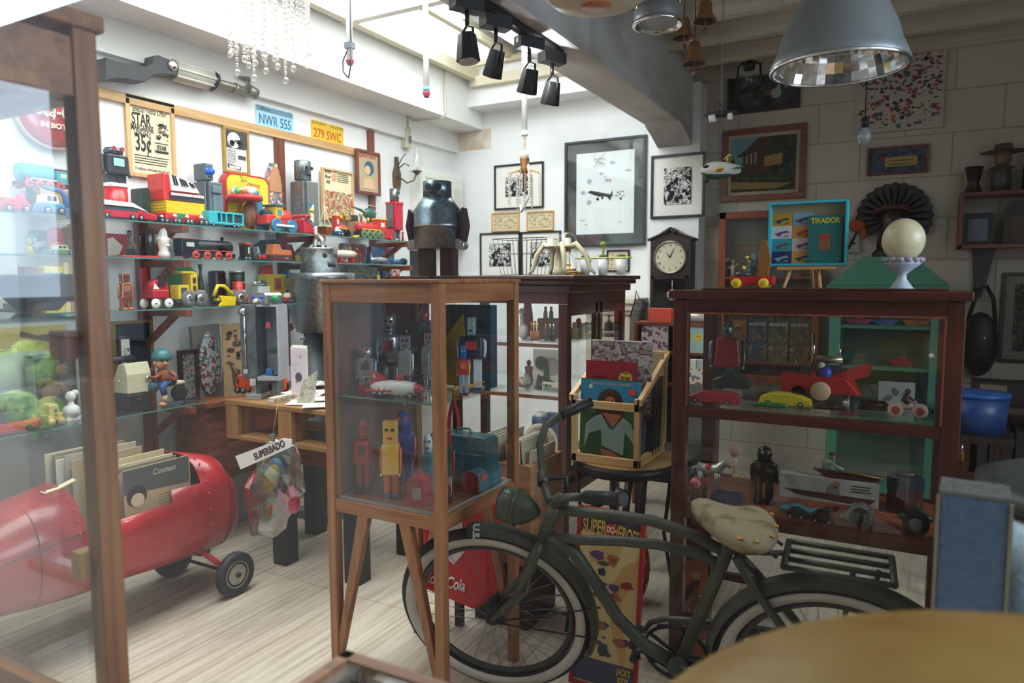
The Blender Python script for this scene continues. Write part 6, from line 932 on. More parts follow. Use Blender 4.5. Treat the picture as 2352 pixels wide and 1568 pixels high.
# cream plaster pier behind the mahogany cabinet and small book rack
a=at(1437,690,Y=4.9);t=thing('plaster_pedestal','cream painted wooden pedestal with moulded top against the back wall','pedestal',(a.x-.12,5.02,0));PIE=M('d0c6b2',.6);ztp=row_z(684,a.x,4.9);part(t,'column',PIE,B(0,0,0,.34,.34,ztp-.12),bevel=.004);part(t,'cap',PIE,B(0,0,ztp-.12,.38,.38,.03),B(0,0,ztp-.09,.42,.42,.05),B(0,0,ztp-.04,.46,.46,.04),bevel=.008)
RKy=4.3;a,b=at(1457,738,Y=RKy),at(1545,812,Y=RKy);W=.52;t=thing('book_rack','red brown wall of four cubby holes holding small notebooks','rack',(a.x+W/2,RKy+.06,0));zt_=a.z
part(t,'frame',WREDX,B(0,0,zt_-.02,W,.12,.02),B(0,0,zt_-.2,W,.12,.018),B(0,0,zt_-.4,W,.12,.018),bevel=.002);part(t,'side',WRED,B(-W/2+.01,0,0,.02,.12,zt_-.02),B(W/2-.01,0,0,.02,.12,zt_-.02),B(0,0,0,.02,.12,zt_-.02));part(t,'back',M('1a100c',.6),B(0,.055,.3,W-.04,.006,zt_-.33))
for i,(x,z,cols,lab) in enumerate(((-.13,-.182,['d8b8b8','d8b8b8','6a5a5a'],'pink speckled notebook in the upper left cubby'),(.1,-.182,['a8c4bc','a8c4bc','a8c4bc'],'mint notebook with two yellow faces in the upper right cubby'),(-.13,-.382,['cc3a34','cc3a34','e09a8a'],'red patterned notebook in the lower left cubby'),(.1,-.382,['cfcbc0','6a6a60','cfcbc0'],'grey patterned notebook in the lower right cubby'))):
    t2=thing('notebook',lab,'notebook',(a.x+W/2+x,RKy+.02,zt_+z),0);part(t2,'cover',multi_mat('notebook_%d' % i,cols,60,.7),B(0,0,0,.17,.02,.155))
    if i==1:blobs(t2,'printed_faces',YEL,[circ(.035,16,-.03,.09),circ(.024,14,.045,.095)],-.0105);blobs(t2,'printed_eyes',BLK,[circ(.004,8,x_,.1) for x_ in (-.042,-.018,.038,.054)],-.012)
solo('coral_box','small coral red box on top of the cubby rack','box',M('e2553f',.5),[B(0,0,0,.15,.08,.085)],(a.x+.16,RKy+.05,zt_),0,bevel=.002)
solo('wire_hook','bent black wire ornament left of the coral box','ornament',BLK,[T([(-.06,0,.02),(-.03,0,.12),(-.02,0,.19),(.0,0,.14),(.03,0,.13),(.02,0,.06),(0,0,0),(.05,0,.06)],.004)],(a.x+.03,RKy+.0,zt_+.005))
solo('white_tin','long white tin lying beside the coral box','tin',M('d5d2c8',.35,.3),[C((-.1,0,.035),(.12,0,.035),.035,n=20)],(a.x+.38,RKy+.05,zt_))
# ============================================================ CEILING: TRACK, LAMPS, CHANDELIERS, BELLS
XT=at(1288,128,Z=2.48).x
def TRK(px,py):return at(px,py,X=XT)
te=at(1288,128,Z=2.48).y;zt_=2.465
t=thing('lighting_track','black ceiling lighting track fixed along the big beam','lighting track',(XT,0,zt_));part(t,'track',BLK,B(0,te-1.1,0,.036,2.2,.035),bevel=.002)
for i,(px,py,an,lab) in enumerate(((1073,80,.1,'nearest black spotlight on the track, pointing straight down'),(1139,112,-.5,'second black spotlight from the near end, tilted left'),(1216,152,-.35,'third black spotlight, lit, with the glare behind it'),(1268,178,-.3,'farthest black spotlight at the end of the track'))):
    q=TRK(px,py);y=Yat(px,XT,2.35);t=thing('spotlight',lab,'spotlight',(XT,y,0),-.5,'spotlights on the track');zb_=2.47
    part(t,'adapter',BLK,B(0,0,zb_-.05,.06,.12,.05),bevel=.003);part(t,'stem',BLK,C((0,0,zb_-.1),(0,0,zb_-.05),.008));part(t,'yoke',BLK,T([(-.04,0,zb_-.2),(-.042,0,zb_-.12),(0,0,zb_-.1),(.042,0,zb_-.12),(.04,0,zb_-.2)],.005))
    d=Vector((an,0,-1)).normalized();c0=Vector((0,0,zb_-.16));part(t,'head',BLK,C(tuple(c0-d*.03),tuple(c0+d*.07),.034,.045,6),bevel=.003);part(t,'reflector',SIL,C(tuple(c0+d*.068),tuple(c0+d*.072),.036,n=20))
    if i==2:part(t,'label',WHT,B(.0,-.061,zb_-.03,.02,.002,.02))
def emit(name,c,s):
    m=D.materials.new(name);m.use_nodes=True;p=m.node_tree.nodes['Principled BSDF'];p.inputs['Emission Color'].default_value=c+(1,);p.inputs['Emission Strength'].default_value=s;return m
q=TRK(1216,128);l_=D.lights.new('spotlight_lamp','POINT');l_.energy=6;l_.shadow_soft_size=.02;o=D.objects.new('spotlight_lamp',l_);COL.objects.link(o);o.location=(XT-.02,Yat(1216,XT,2.35)+.06,2.37)
# crystal chandelier (top left)
cx_,cy_=-2.25,2.35;q=at(620,80,Y=cy_);cx_=q.x
t=thing('crystal_chandelier','large crystal bead chandelier hanging under the skylight','chandelier',(cx_,cy_,0));CRY=glassy('cut_crystal',(.82,.8,.76),2.2,.05,.12);rr=random.Random(3)
zc0=row_z(150,cx_,cy_);part(t,'ring',M('b8a98a',.3,.6),T([(.17*cos(a*pi/12),.17*sin(a*pi/12),zc0+.5) for a in range(24)],.006,6,closed=True),T([(.1*cos(a*pi/12),.1*sin(a*pi/12),zc0+.62) for a in range(24)],.006,6,closed=True));part(t,'rod',M('b8a98a',.3,.6),C((0,0,zc0+.3),(0,0,3.16),.006));part(t,'cross_arm',M('b8a98a',.3,.6),C((-.17,0,zc0+.5),(.17,0,zc0+.5),.004),C((0,-.17,zc0+.5),(0,.17,zc0+.5),.004),C((0,-.1,zc0+.62),(0,.1,zc0+.62),.004))
for i in range(34):
    a=2*pi*i/22 if i<22 else 2*pi*i/12;r=.17 if i<22 else .1;ztp=zc0+(.5 if i<22 else .62);n=int(15+rr.random()*6)+(4 if i>=22 else 0)
    part(t,'crystal_strand',CRY,*[E(r*cos(a),r*sin(a),ztp-.012-.025*j,.008,.008,.0115,6,4) for j in range(n)],E(r*cos(a),r*sin(a),ztp-.02-.025*n,.013,.013,.017,8,5))
# small chandelier on its pipe
cy_=4.2;q=at(1205,420,Y=cy_);cx_=q.x;zz=lambda py:row_z(py,cx_,cy_)
solo('drop_pipe','white plastic pipe dropping from the skylight above the small chandelier','pipe',WHT,[C((cx_,cy_,zz(305)),(cx_,cy_,3.1),.018),C((cx_,cy_,zz(312)),(cx_,cy_,zz(302)),.022)])
t=thing('small_chandelier','small brass chandelier dripping with glass beads below the white pipe','chandelier',(cx_,cy_,0));part(t,'cord',WHT,C((0,0,zz(350)),(0,0,zz(300)),.003,n=6));part(t,'chain',BRASS,*[('tube',([(.006*cos(a),.006*sin(a) if k % 2 else 0,zz(318)-.022*k+.012*sin(a)) for a in [j*pi/4 for j in range(8)]],.002,5),dict(closed=True)) for k in range(4)]);part(t,'ceramic_knob',M('d8d4c6',.4),L([(.008,zz(345)),(.02,zz(348)+.0),(.03,zz(356)),(.02,zz(364)),(.01,zz(368))]));part(t,'socket',M('8a5a30',.4,.4),L([(.03,zz(362)),(.033,zz(366)),(.026,zz(385)),(.03,zz(388)),(.014,zz(400)),(.012,zz(440))]))
part(t,'arm',BRASS,*[T([(0,0,zz(400)),(.05*cos(a),.05*sin(a),zz(392)),(.1*cos(a),.1*sin(a),zz(396)),(.11*cos(a),.11*sin(a),zz(404))],.003,6) for a in [k*pi/4 for k in range(8)]])
for k in range(14):a=2*pi*k/8 if k<8 else 2*pi*k/6;r=.11 if k<8 else .055;z0=zz(404) if k<8 else zz(400);part(t,'crystal_strand',CRY,*[E(r*cos(a),r*sin(a),z0-.01-.019*j,.008,.008,.009,6,4) for j in range(10 if k<8 else 12)])
part(t,'cable',M('e8e4d8',.5),T([(.02,0,zz(376)),(.04,-.01,zz(400)),(.04,-.01,zz(450)),(.0,-.02,zz(480)),(-.02,-.01,zz(486)),(-.03,0,zz(470))],.009))
for i,(px,pt,pb,cy_) in enumerate(((803,0,150,2.9),(978,0,224,3.3))):
    x=at(px,100,Y=cy_).x;zz=lambda py:row_z(py,x,cy_);t=thing('ceiling_pipe',['white ceiling pipe with red cap and loose black wires','white ceiling pipe with blue tape ring and red cap'][i],'pipe',(x,cy_,0),0,'white pipes hanging from the skylight');part(t,'pipe',WHT,C((0,0,zz(pb-12)),(0,0,3.1),.016));part(t,'cap',M('b5475a',.5),L([(.012,zz(pb)),(.016,zz(pb-4)),(.022,zz(pb-10)),(.022,zz(pb-12))]))
    if i==0:part(t,'wire',M('38424a',.5),T([(.02,-.01,3.1),(.018,-.01,zz(100)),(-.03,-.02,zz(140)),(-.03,-.02,zz(165)),(.0,-.02,zz(180))],.004),T([(.018,-.01,zz(105)),(.02,-.015,zz(150)),(.005,-.02,zz(182))],.004));part(t,'clip',GREY,B(0,0,zz(112),.04,.04,.03))
    else:part(t,'tape',M('6ab0c8',.5),C((0,0,zz(pb-14)),(0,0,zz(pb-24)),.018))
# ============================================================ RIGHT-HAND DISPLAY CABINET
RX0,RX1,RYf,RYb,RT=-.684,.175,2.42,2.9,1.412;RCX=(RX0+RX1)/2;RCY=(RYf+RYb)/2;RW=RX1-RX0;RD=RYb-RYf;RM_,RF_=1.012,.655
t=thing('display_counter','worn dark mahogany display cabinet on legs behind the bicycle','cabinet',(RCX,RCY,0))
for sx_ in (-1,1):
    for sy_ in (-1,1):part(t,'leg',WMAH,B(sx_*(RW/2-.024),sy_*(RD/2-.024),0,.048,.048,RT-.03),bevel=.004)
part(t,'top',WMAHX,B(0,0,RT-.028,RW+.03,RD+.03,.028),B(.02,.01,RT,RW*.86,RD*.8,.006),bevel=.004)
for s in (-1,1):
    for z,h in ((RT-.075,.05),(RM_-.04,.036),(RF_-.045,.05),(.22,.03)):part(t,'rail',WMAHX,B(0,s*(RD/2-.018),z,RW-.09,.03,h),bevel=.003);part(t,'side_rail',WMAHY,B(s*(RW/2-.018),0,z,.03,RD-.09,h),bevel=.003)
part(t,'floor_panel',WREDX,B(0,0,RF_-.012,RW-.03,RD-.03,.012));part(t,'glass_shelf',glassy('shelf_glass'),B(0,0,RM_-.001,RW-.06,RD-.05,.007));part(t,'front_glass',GLASS,B(0,-RD/2+.01,RF_,RW-.09,.003,RM_-.04-RF_),B(0,-RD/2+.01,RM_,RW-.09,.003,RT-.075-RM_));part(t,'glazing_bead',WRED,B(-RW/2+.05,-RD/2,RM_,.006,.008,RT-.08-RM_),B(RW/2-.05,-RD/2,RM_,.006,.008,RT-.08-RM_),B(0,-RD/2,RT-.08,RW-.1,.008,.006))
t=thing('padlock','small brass padlock hanging from the cabinet door side','padlock',(RX1+.012,RYf+.08,.93));part(t,'body',BRASS,B(0,0,-.03,.01,.024,.024),bevel=.002);part(t,'shackle',CHR,T([(0,-.008,-.008),(0,-.008,.012),(0,0,.02),(0,.008,.012),(0,.008,-.008)],.002,6))
UZ,LZ2=RM_+.0065,RF_+.0005
def RC(p0,p1,pt,dy,dp,z):return fitB(p0,p1,pt,RYf+dy,dp,z)
l,W,H=RC(1622,1716,730,.33,.08,UZ)
robot('tin_knight','tin knight in grey helmet and red tunic inside the right cabinet',l,H,W,.2,'dome','box',dict(head=M('7a8a88',.3,.6),body=M('8a2028',.3),arm=M('5d6a6c',.3,.6),leg=M('2a3536',.4),foot=M('3c4a4c',.3),eye=BLK),hh=.24,hw=.32,lh=.34,Dp=.07,bt=.8)
l,W,H=RC(1636,1757,843,.22,.06,UZ);bh=.035;solo('box','small tan box with dark seal under the green finned car','box',M('8a7a5c',.7),[B(0,0,0,.06,.05,bh)],Vector((l.x-.02,l.y,UZ)),0);TURT=[(-.5,0),(.45,0),(.5,.3),(.3,.6),(.1,.75),(-.02,1),(-.15,.95),(-.25,.6),(-.5,.4)]
solo('toy_car','dark green winged toy car resting on the small tan box','toy car',M('28362e',.25),[P([(x*W*.8,z*(H-bh)) for x,z in TURT],-.03,.03)],Vector((l.x-.02,l.y,UZ+bh)),0,bevel=.006)
def rcar(p0,p1,pt,dy,col,label,prof,wr=.2,z=UZ,hm=None,**k):l,W,H=RC(p0,p1,pt,dy,.05,z);return toycar('toy_car',label,'toy car',l,W,hm or H,.045,0,prof,col,wr=wr,bz=.06,**k)
BOAT=[(-.5,.1),(-.4,0),(.5,0),(.5,.8),(.3,1),(-.2,.95),(-.4,.5)];STRM=[(-.5,0),(.5,0),(.48,.5),(.3,.8),(.0,1),(-.25,.95),(-.45,.6)]
rcar(1572,1702,895,.06,M('a3202a',.2,0,.4),'dark red pointed toy racer at the left front of the right cabinet',BOAT);rcar(1740,1868,898,.12,M('c9b222',.3),'yellow streamlined toy car in the right cabinet',STRM)
l,W,H=RC(1712,1812,921,.05,.02,UZ);solo('toy_rocket','slim green toy rocket lying in front of the yellow car','toy rocket',M('1f6a35',.25),[('lathe',([(.0001,-W/2),(.006,-W*.3),(.009,0),(.009,W*.4),(.006,W/2)],0,0,.0095,12,'x'),{})],l)
l,W,H=RC(1793,2004,825,.3,.08,UZ);t=thing('toy_plane_car','red sheet metal toy racer with tall fin and blue pilot','toy car',Vector((l.x,l.y,UZ)));RR=M('a81c22',.35)
part(t,'body',RR,P([(-W*.5,H*.18),(W*.38,H*.18),(W*.22,H*.58),(-W*.2,H*.62),(-W*.5,H*.66)],-.03,.03),bevel=.003);part(t,'tail_fin',RR,P([(W*.05,H*.6),(W*.42,H*.98),(W*.5,H*.95),(W*.46,H*.66),(W*.3,H*.55),(W*.4,H*.18),(W*.2,H*.2)],-.003,.003));part(t,'windscreen',RR,P([(-W*.18,H*.6),(-W*.1,H*.6),(-W*.14,H*.74)],-.02,.02));part(t,'pilot',M('1c3f9a',.4),E(-W*.02,0,H*.66,.025,.02,.03));part(t,'pilot_head',M('d9c8b0',.5),E(-W*.06,0,H*.86,.013,.012,.014))
part(t,'wheel',M('c7a883',.5),('lathe',([(.002,-.044),(.03,-.046),(.034,-.042),(.034,-.034),(.002,-.034)],-W*.05,0,.036,24,'y'),{}));part(t,'wheel',BLK,('lathe',([(.024,-.03),(.026,0),(.024,.03)],-W*.3,0,.026,18,'y'),{}));part(t,'wheel',BLK,('lathe',([(.02,-.02),(.02,.02)],W*.25,0,.02,18,'y'),{}))
l,W,H=RC(1890,1950,768,.4,.06,UZ);t=thing('steam_model','small chrome steam engine model behind the red racer','model',Vector((l.x-.05,l.y,UZ)));part(t,'base',M('4a3d30',.4),B(0,0,0,.14,.05,H*.5));part(t,'flywheel',BRASS,T([(-.06+.03*cos(a*pi/10),-.02,H*.6+.03*sin(a*pi/10)) for a in range(20)],.002,6,closed=True));part(t,'boiler',M('a89a78',.3,.7),C((-.02,0,H*.6),(.07,0,H*.6),.014));part(t,'chimney',CHR,C((-.03,0,H*.5),(-.03,0,H),.006),C((.06,0,H*.6),(.06,0,H*.85),.004))
l,W,H=RC(1868,1960,912,.07,.05,UZ);t=thing('toy_horn','black toy horn with bright bell mouth lying in the cabinet','horn',l);part(t,'tube',BLK,C((-W/2,0,.012),(W*.3,0,.016),.008,.01));part(t,'bell',SIL,C((W*.25,0,.03),(W*.42,0,.03),.008,.028,20))
l,W,H=RC(1962,2062,925,.14,.05,UZ);solo('bottle','small black bottle lying on its side near the motorcycle','bottle',GLB,[('lathe',([(.016,-W*.4),(.018,-W*.35),(.018,W*.2),(.007,W*.3),(.007,W*.45)],0,0,.019,16,'x'),{})],l)
l,W,H=RC(2016,2104,868,.4,.01,UZ);t=thing('picture_card','pale printed card leaning in the right half of the cabinet','card',Vector((l.x,RYf+.3,UZ)));part(t,'card',M('8e9290',.7),B(0,0,0,W*.92,.004,H));blobs(t,'printed_shapes',M('4d5a5e',.7),scrib(9,W*.6,H*.6,31,.016,0,H*.5),-.0025)
l,W,H=RC(2042,2128,893,.07,.03,UZ);t=thing('tin_motorcycle','red and cream tin motorcycle with a brown clad rider','toy motorcycle',Vector((l.x,l.y,UZ)),.1)
part(t,'frame',M('b9a890',.4),E(0,0,H*.42,W*.2,.008,H*.14),T([(-W*.3,0,H*.35),(0,0,H*.5),(W*.2,0,H*.6),(W*.32,0,H*.25)],.004));part(t,'rider',M('3a2a1c',.5),T([(W*.02,0,H*.5),(-W*.08,0,H*.62),(-W*.02,0,H*.82)],[.009,.011,.008]),T([(-W*.02,0,H*.76),(W*.18,0,H*.62)],.004));part(t,'rider_head',M('4a3626',.5),E(0,0,H*.93,.009,.009,.01));wheels(t,(-W*.32,W*.34),.002,H*.26,.008,M('c9a898',.4),M('a3303a',.4))
# lower compartment
l,W,H=RC(1577,1618,1092,.07,.05,LZ2);t=thing('doll_figure','small pink faced doll with red hair between dark wheels','doll',l);part(t,'body',M('6a5a48',.5),L([(.018,0),(.015,H*.35),(.008,H*.5)]));h_=part(t,'head',M('d8707a',.4),E(0,0,H*.72,.021,.019,.021));part(h_,'hair',M('b3202a',.5),*[E(.017*sin(a),.004,H*.72+.017*cos(a),.008,.01,.008,8,5) for a in (-1.2,-.6,0,.6,1.2)])
for s in (-1,1):part(h_,'eye',BLK,E(s*.008,-.018,H*.74,.0025,.002,.004,6,4));part(t,'wheel',BLK,('lathe',([(.03,-.003),(.034,0),(.03,.003)],s*.032,0,.034,18,'x'),{}))
l,W,H=RC(1584,1682,1048,.25,.06,LZ2);t=thing('toy_horse','silver grey toy horse with red saddle pulling a blue cart','toy horse',l);HS=M('a8a49a',.3,.4)
part(t,'body',HS,T([(-W*.35,0,H*.66),(0,0,H*.62),(W*.2,0,H*.68),(W*.34,0,H*.9),(W*.42,0,H*.86),(W*.5,0,H*.78)],[.018,.02,.02,.012,.011,.006],10));part(t,'saddle',M('a3202a',.4),E(-W*.05,0,H*.7,.018,.022,.014));part(t,'tail',HS,T([(-W*.36,0,H*.68),(-W*.48,0,H*.6),(-W*.48,0,H*.4)],[.006,.006,.003]))
for x in (-.25,.16):
    for s in (-1,1):part(t,'leg',HS,T([(W*x,s*.01,H*.55),(W*x+.004*s,s*.012,H*.3),(W*x-.006,s*.012,0)],[.01,.006,.006]))
l,W,H=RC(1634,1704,1112,.2,.06,LZ2);solo('toy_cart','dark blue open toy cart behind the horse','toy cart',M('1c3450',.5),[B(0,-.03,0,W,.004,H),B(0,.03,0,W,.004,H),B(-W/2,0,0,.004,.064,H),B(W/2,0,0,.004,.064,H),B(0,0,.004,W,.06,.004)],Vector((l.x+.02,RYf+.12,LZ2)))
l,W,H=RC(1680,1735,1082,.36,.06,LZ2);t=thing('parts_box','tan open box of small brass toy parts','box',l);part(t,'box',M('8a6238',.7),B(0,0,0,W,.06,H*.7));part(t,'brass_parts',M('a89868',.3,.6),*[E(-W*.35+W*.14*i,0,H*.72,.012,.02,.008,8,5) for i in range(6)],stuff=True)
l,W,H=RC(1718,1790,1018,.16,.06,LZ2);robot('tin_robot','glossy black robot with dome grille head in the lower right cabinet',l,H,W,.3,'dome','box',dict(head=GLB,body=GLB,arm=GLB,leg=GLB,foot=GLB,eye=SIL),hh=.26,hw=.52,lh=.38,Dp=.05,fh=.1)
l,W,H=RC(1664,1712,1016,.4,.05,LZ2);solo('rubber_ball','pale pink rubber ball on a stand in the lower compartment','ball',M('c9a08c',.4),[E(0,0,H-.026,.026,.026,.026),C((0,0,0),(0,0,H-.045),.01)],l)
l,W,H=RC(1862,2028,1022,.3,.08,LZ2)
bz_=H*.0;l3,W3,H3=RC(1790,2026,1085,.34,.05,LZ2);t=thing('printed_carton','long white carton printed with a rower in a boat','box',Vector((l3.x,RYf+.3,LZ2)));part(t,'carton',M('a8a69c',.7),B(0,0,0,W3*.96,.05,H3));blobs(t,'printed_boat',M('4a1c1e',.6),[[(-W3*.45,H3*.4),(W3*.45,H3*.34),(W3*.4,H3*.12),(W3*.2,H3*.06),(-W3*.3,H3*.2)]],-.0255);blobs(t,'printed_rower',M('6d7a5a',.6),[[(-W3*.02,H3*.42),(W3*.12,H3*.42),(W3*.1,H3*.7),(W3*.02,H3*.72)]],-.027);blobs(t,'printed_head',M('9a6a50',.6),[circ(.012,12,W3*.08,H3*.8)],-.027);blobs(t,'small_print',INK,lines(3,W3*.22,W3*.42,H3*.84,.01,.0025),-.0265)
t=thing('toy_rower','striped shirt toy rower bending over a long wooden boat','toy boat',Vector((l.x,RYf+.3,LZ2+H3+.001)));h=.05;part(t,'hull',M('4a1a1a',.3),P([(-W*.5,h*.5),(W*.5,h*.45),(W*.4,h*.05),(-W*.25,0)],-.014,.014),bevel=.003);part(t,'oar',M('8a6a30',.4),C((-W*.1,-.02,h*.6),(W*.5,-.02,h*.4),.003));part(t,'rower_body',M('8a9488',.5),T([(-W*.3,0,h*.5),(-W*.32,0,h*1.0),(-W*.25,0,h*1.2)],[.012,.014,.01]),T([(-W*.27,-.01,h*1.1),(-W*.05,-.016,h*.7)],.005));part(t,'rower_head',M('9a6a4a',.5),E(-W*.22,0,h*1.5,.011,.01,.012));part(t,'rower_hair',BLK,E(-W*.22,0,h*1.66,.011,.011,.007))
l,W,H=RC(2026,2132,1062,.38,.1,LZ2);t=thing('storage_tin','large dark red and navy octagonal tin at the right end','tin',Vector((min(l.x,RX1-.1),RYf+.3,LZ2)));part(t,'body',M('3f1216',.4),L([(.055,0),(.055,H*.55)],n=8,smooth=False));part(t,'upper_band',M('141c28',.3),L([(.057,H*.55),(.057,H*.85),(.04,H*.9),(.03,H*.9)],n=8,smooth=False));part(t,'cap',M('2a1416',.4),L([(.03,H*.9),(.03,H)]))
rcar(1790,1882,1155,.12,M('2f7f92',.3),'turquoise toy coupe in the lower compartment',CARB,z=LZ2,cabin=[(-.25,.5),(.15,.5),(.05,1),(-.15,1)]);rcar(1768,1800,1165,.2,M('7a1f28',.4),'dull red toy lorry behind the turquoise coupe',CARB,z=LZ2);rcar(1806,1855,1188,.06,BLK,'first black toy car at the cabinet front',STRM,z=LZ2,hm=.03);rcar(1862,1918,1195,.05,GLB,'second black toy car, glossier, at the cabinet front',STRM,z=LZ2,hm=.035);rcar(1905,1935,1172,.2,M('6a1820',.4),'small dark red block car before the carton',CARB,z=LZ2,hm=.028)
l,W,H=RC(1928,2010,1176,.08,.06,LZ2);t=toycar('toy_racer','silver toy racer with oversized black tyres','toy car',l,W,.07,.05,0,[(-.5,.2),(-.2,0),(.5,0),(.5,.7),(.1,1),(-.1,.9)],M('8d9088',.25,.6),wr=.42,wx=(.1,),hub=BLK)
l,W,H=RC(2068,2140,1145,.07,.06,LZ2);t=thing('toy_tyre_car','dark toy racer with big tyre at the right front corner','toy car',Vector((min(l.x,RX1-.1),l.y,LZ2)));part(t,'body',BLK,E(0,0,.05,.05,.02,.02));part(t,'driver',M('5a4a20',.5),E(0,0,.085,.01,.01,.014));wheels(t,(0,),.028,.038,.02,TYRE,GREY)
# ---- on top of the right cabinet
TZ=RT+.0065;cy_=RYf+.1
l,W,H=fitB(1676,1784,640,cy_,.07,TZ);t=thing('pull_toy','red pull cart with yellow wheels and a beater armed drum','pull toy',l);part(t,'cart',M('b3141a',.3,0,.3),B(0,0,.012,W*.98,.06,.028),bevel=.002);wheels(t,(-W*.34,W*.28),.036,.017,.008,YEL,M('c9a81c',.4));part(t,'drum',M('2a3a34',.4),L([(.026,.04),(.026,.055)],-W*.22,0));part(t,'beater',BLK,C((W*.1,-.01,.075),(-W*.2,-.01,.07),.002,n=6),C((W*.12,.01,.085),(-W*.16,.01,.105),.002,n=6));part(t,'beater_ball',YEL,E(-W*.2,-.01,.07,.006,.006,.006),E(-W*.16,.01,.105,.006,.006,.006));part(t,'plain_figure_board',M('8a5a20',.4),P([(W*.1,.04),(W*.36,.04),(W*.4,.1),(W*.3,.16),(W*.2,.165),(W*.14,.12)],-.004,.004),bevel=.002)
cy2=RYf+.2;a,b=at(1769,462,Y=cy2),at(1757,606,Y=cy2);c_=at(1951,452,Y=cy2);W=c_.x-a.x;H=a.z-b.z;cz=b.z+.0
t=thing('easel','small pale wooden table easel on the right cabinet','easel',((a.x+c_.x)/2,cy2,TZ));hh=b.z-TZ
part(t,'ledge',WPINE,B(0,-.0,hh-.022,W*.75,.04,.014),bevel=.002);part(t,'leg',WPINEZ,T([(-W*.2,-.0,hh-.02),(-W*.26,-.05,0)],.006,4));part(t,'leg',WPINEZ,T([(W*.16,-.0,hh-.02),(W*.2,-.05,0)],.006,4));part(t,'leg',WPINEZ,T([(W*.0,.03,hh+.1),(W*.05,.1,0)],.006,4))
t=thing('shadow_box','bright turquoise shadow box frame with small printed tiles','frame',((a.x+c_.x)/2,cy2-.0,b.z-.008),0,tilt=(-.0,0));TQ=M('2fb3c4',.35);fw=.008
part(t,'frame',TQ,B(0,0,0,W,.05,fw),B(0,0,H-fw,W,.05,fw),B(-W/2+fw/2,0,fw,fw,.05,H-2*fw),B(W/2-fw/2,0,fw,fw,.05,H-2*fw),bevel=.001);part(t,'back_board',M('a8987c',.7),B(0,.02,fw,W-2*fw,.004,H-2*fw))
for i,(cc,k) in enumerate((('c98f2a','2a4a5a'),('7fa3b8','3a4a58'),('d8d0cc','7a3a6a'),('c98f3a','a8303a'),('2a9aa0','8a3a4a'),('c9bfc4','7a3040'),('1c2a5a','9aa8b0'),('d89a3a','2a3a4a'))):
    x=-W*.36+(i % 2)*W*.27+W*.02;z=fw+H*.2*(3-i//2);q=part(t,'tile',M(cc,.6),B(x,.014,z,W*.265,.004,H*.2));blobs(q,'printed_tool',M(k,.6),[[(x-W*.1,z+H*.08),(x+W*.06,z+H*.13),(x+W*.11,z+H*.1),(x,z+H*.08),(x-W*.03,z+H*.03),(x-W*.06,z+H*.06)],[(x+W*.0,z+H*.02),(x+W*.09,z+H*.04),(x+W*.08,z+H*.06)]],.0115)
t=thing('comic_book','teal comic titled TIRADOR leaning in the turquoise frame','book',((a.x+c_.x)/2+W*.22,cy2-.005,b.z+.0005),0);cw,ch=W*.42,H*.74;part(t,'cover',M('1f6a68',.35),B(0,0,0,cw,.008,ch));txt(t,'TIRADOR',.024,(0,-.005,ch*.88),M('c9b83a',.5),cw*.86,bold=.0008);part(t,'printed_can',M('8a5a30',.5),P(rrect(cw*.34,ch*.34,.004,0,ch*.44),-.004,-.005));part(t,'printed_red',M('a83228',.5),P([(-cw*.14,ch*.5),(cw*.14,ch*.5),(cw*.14,ch*.59),(-cw*.14,ch*.59)],-.005,-.0058));txt(t,'WEAPON',.006,(-cw*.3,-.005,ch*.08),M('c9b83a',.5),cw*.24);txt(t,'1',.012,(cw*.4,-.005,ch*.08),WHT)
ce=at(2073,600,Y=RYf+.14);t=thing('cake_stand','pale blue ceramic pedestal with flower rim on the cabinet','stand',(ce.x,RYf+.14,TZ));CBm=M('b8c0cc',.35);hp=.1;part(t,'pedestal',CBm,L([(.036,0),(.03,.006),(.014,.03),(.013,.045),(.03,.06),(.05,.075),(.056,.088),(.05,.086)],n=28));part(t,'flower_rim',M('9a9aa4',.45),*[E(.052*cos(k*.42),.052*sin(k*.42),.09,.011,.011,.009,8,5) for k in range(15)])
solo('ostrich_egg','large cream ostrich egg standing on the ceramic pedestal','egg',mix_mat('egg_shell','c9bc94','d9cfae',(30,30,30),4,.3,.7,.35),[E(0,0,.0,.061,.061,.068,32,20)],(ce.x,RYf+.14,TZ+.09+.062))
# ============================================================ RIGHT BACK WALL
YW=YB
def deco_house(t,w_,h_):
    blobs(t,'painted_sky',M('6a8a9a',.8),[[(-w_*.5,h_*.1),(w_*.0,h_*.5),(-w_*.5,h_*.5)]]);blobs(t,'painted_house',M('4a3626',.8),[[(-w_*.38,h_*.14),(-w_*.08,h_*.5),(w_*.1,h_*.5),(w_*.1,-h_*.15),(-w_*.38,-h_*.12)]],-.0135);blobs(t,'painted_wall',M('9a7a4a',.8),[[(w_*.02,h_*.14),(w_*.3,h_*.18),(w_*.3,-h_*.02),(w_*.02,-h_*.05)]],-.015);blobs(t,'painted_ground',M('8a7646',.8),[[(-w_*.5,-h_*.3),(w_*.45,-h_*.38),(w_*.2,-h_*.47),(-w_*.5,-h_*.44)]],-.0135);blobs(t,'painted_windows',M('8d8678',.8),[[(-w_*(.34-.07*i),h_*(.14+.03*i)),(-w_*(.31-.07*i),h_*(.15+.03*i)),(-w_*(.31-.07*i),h_*.02),(-w_*(.34-.07*i),h_*.02)] for i in range(4)],-.015)
c,W,H=pxB(1661,302,465,1852);framed('framed_painting','reddish brown framed painting of an old house under trees','painting',c,W,H,0,WREDX,.04,mix_mat('painted_foliage','14190f','3a4028',(30,30,30),5,.35,.65,.7),M('b3a88e',.8),.025,.03,deco=deco_house)
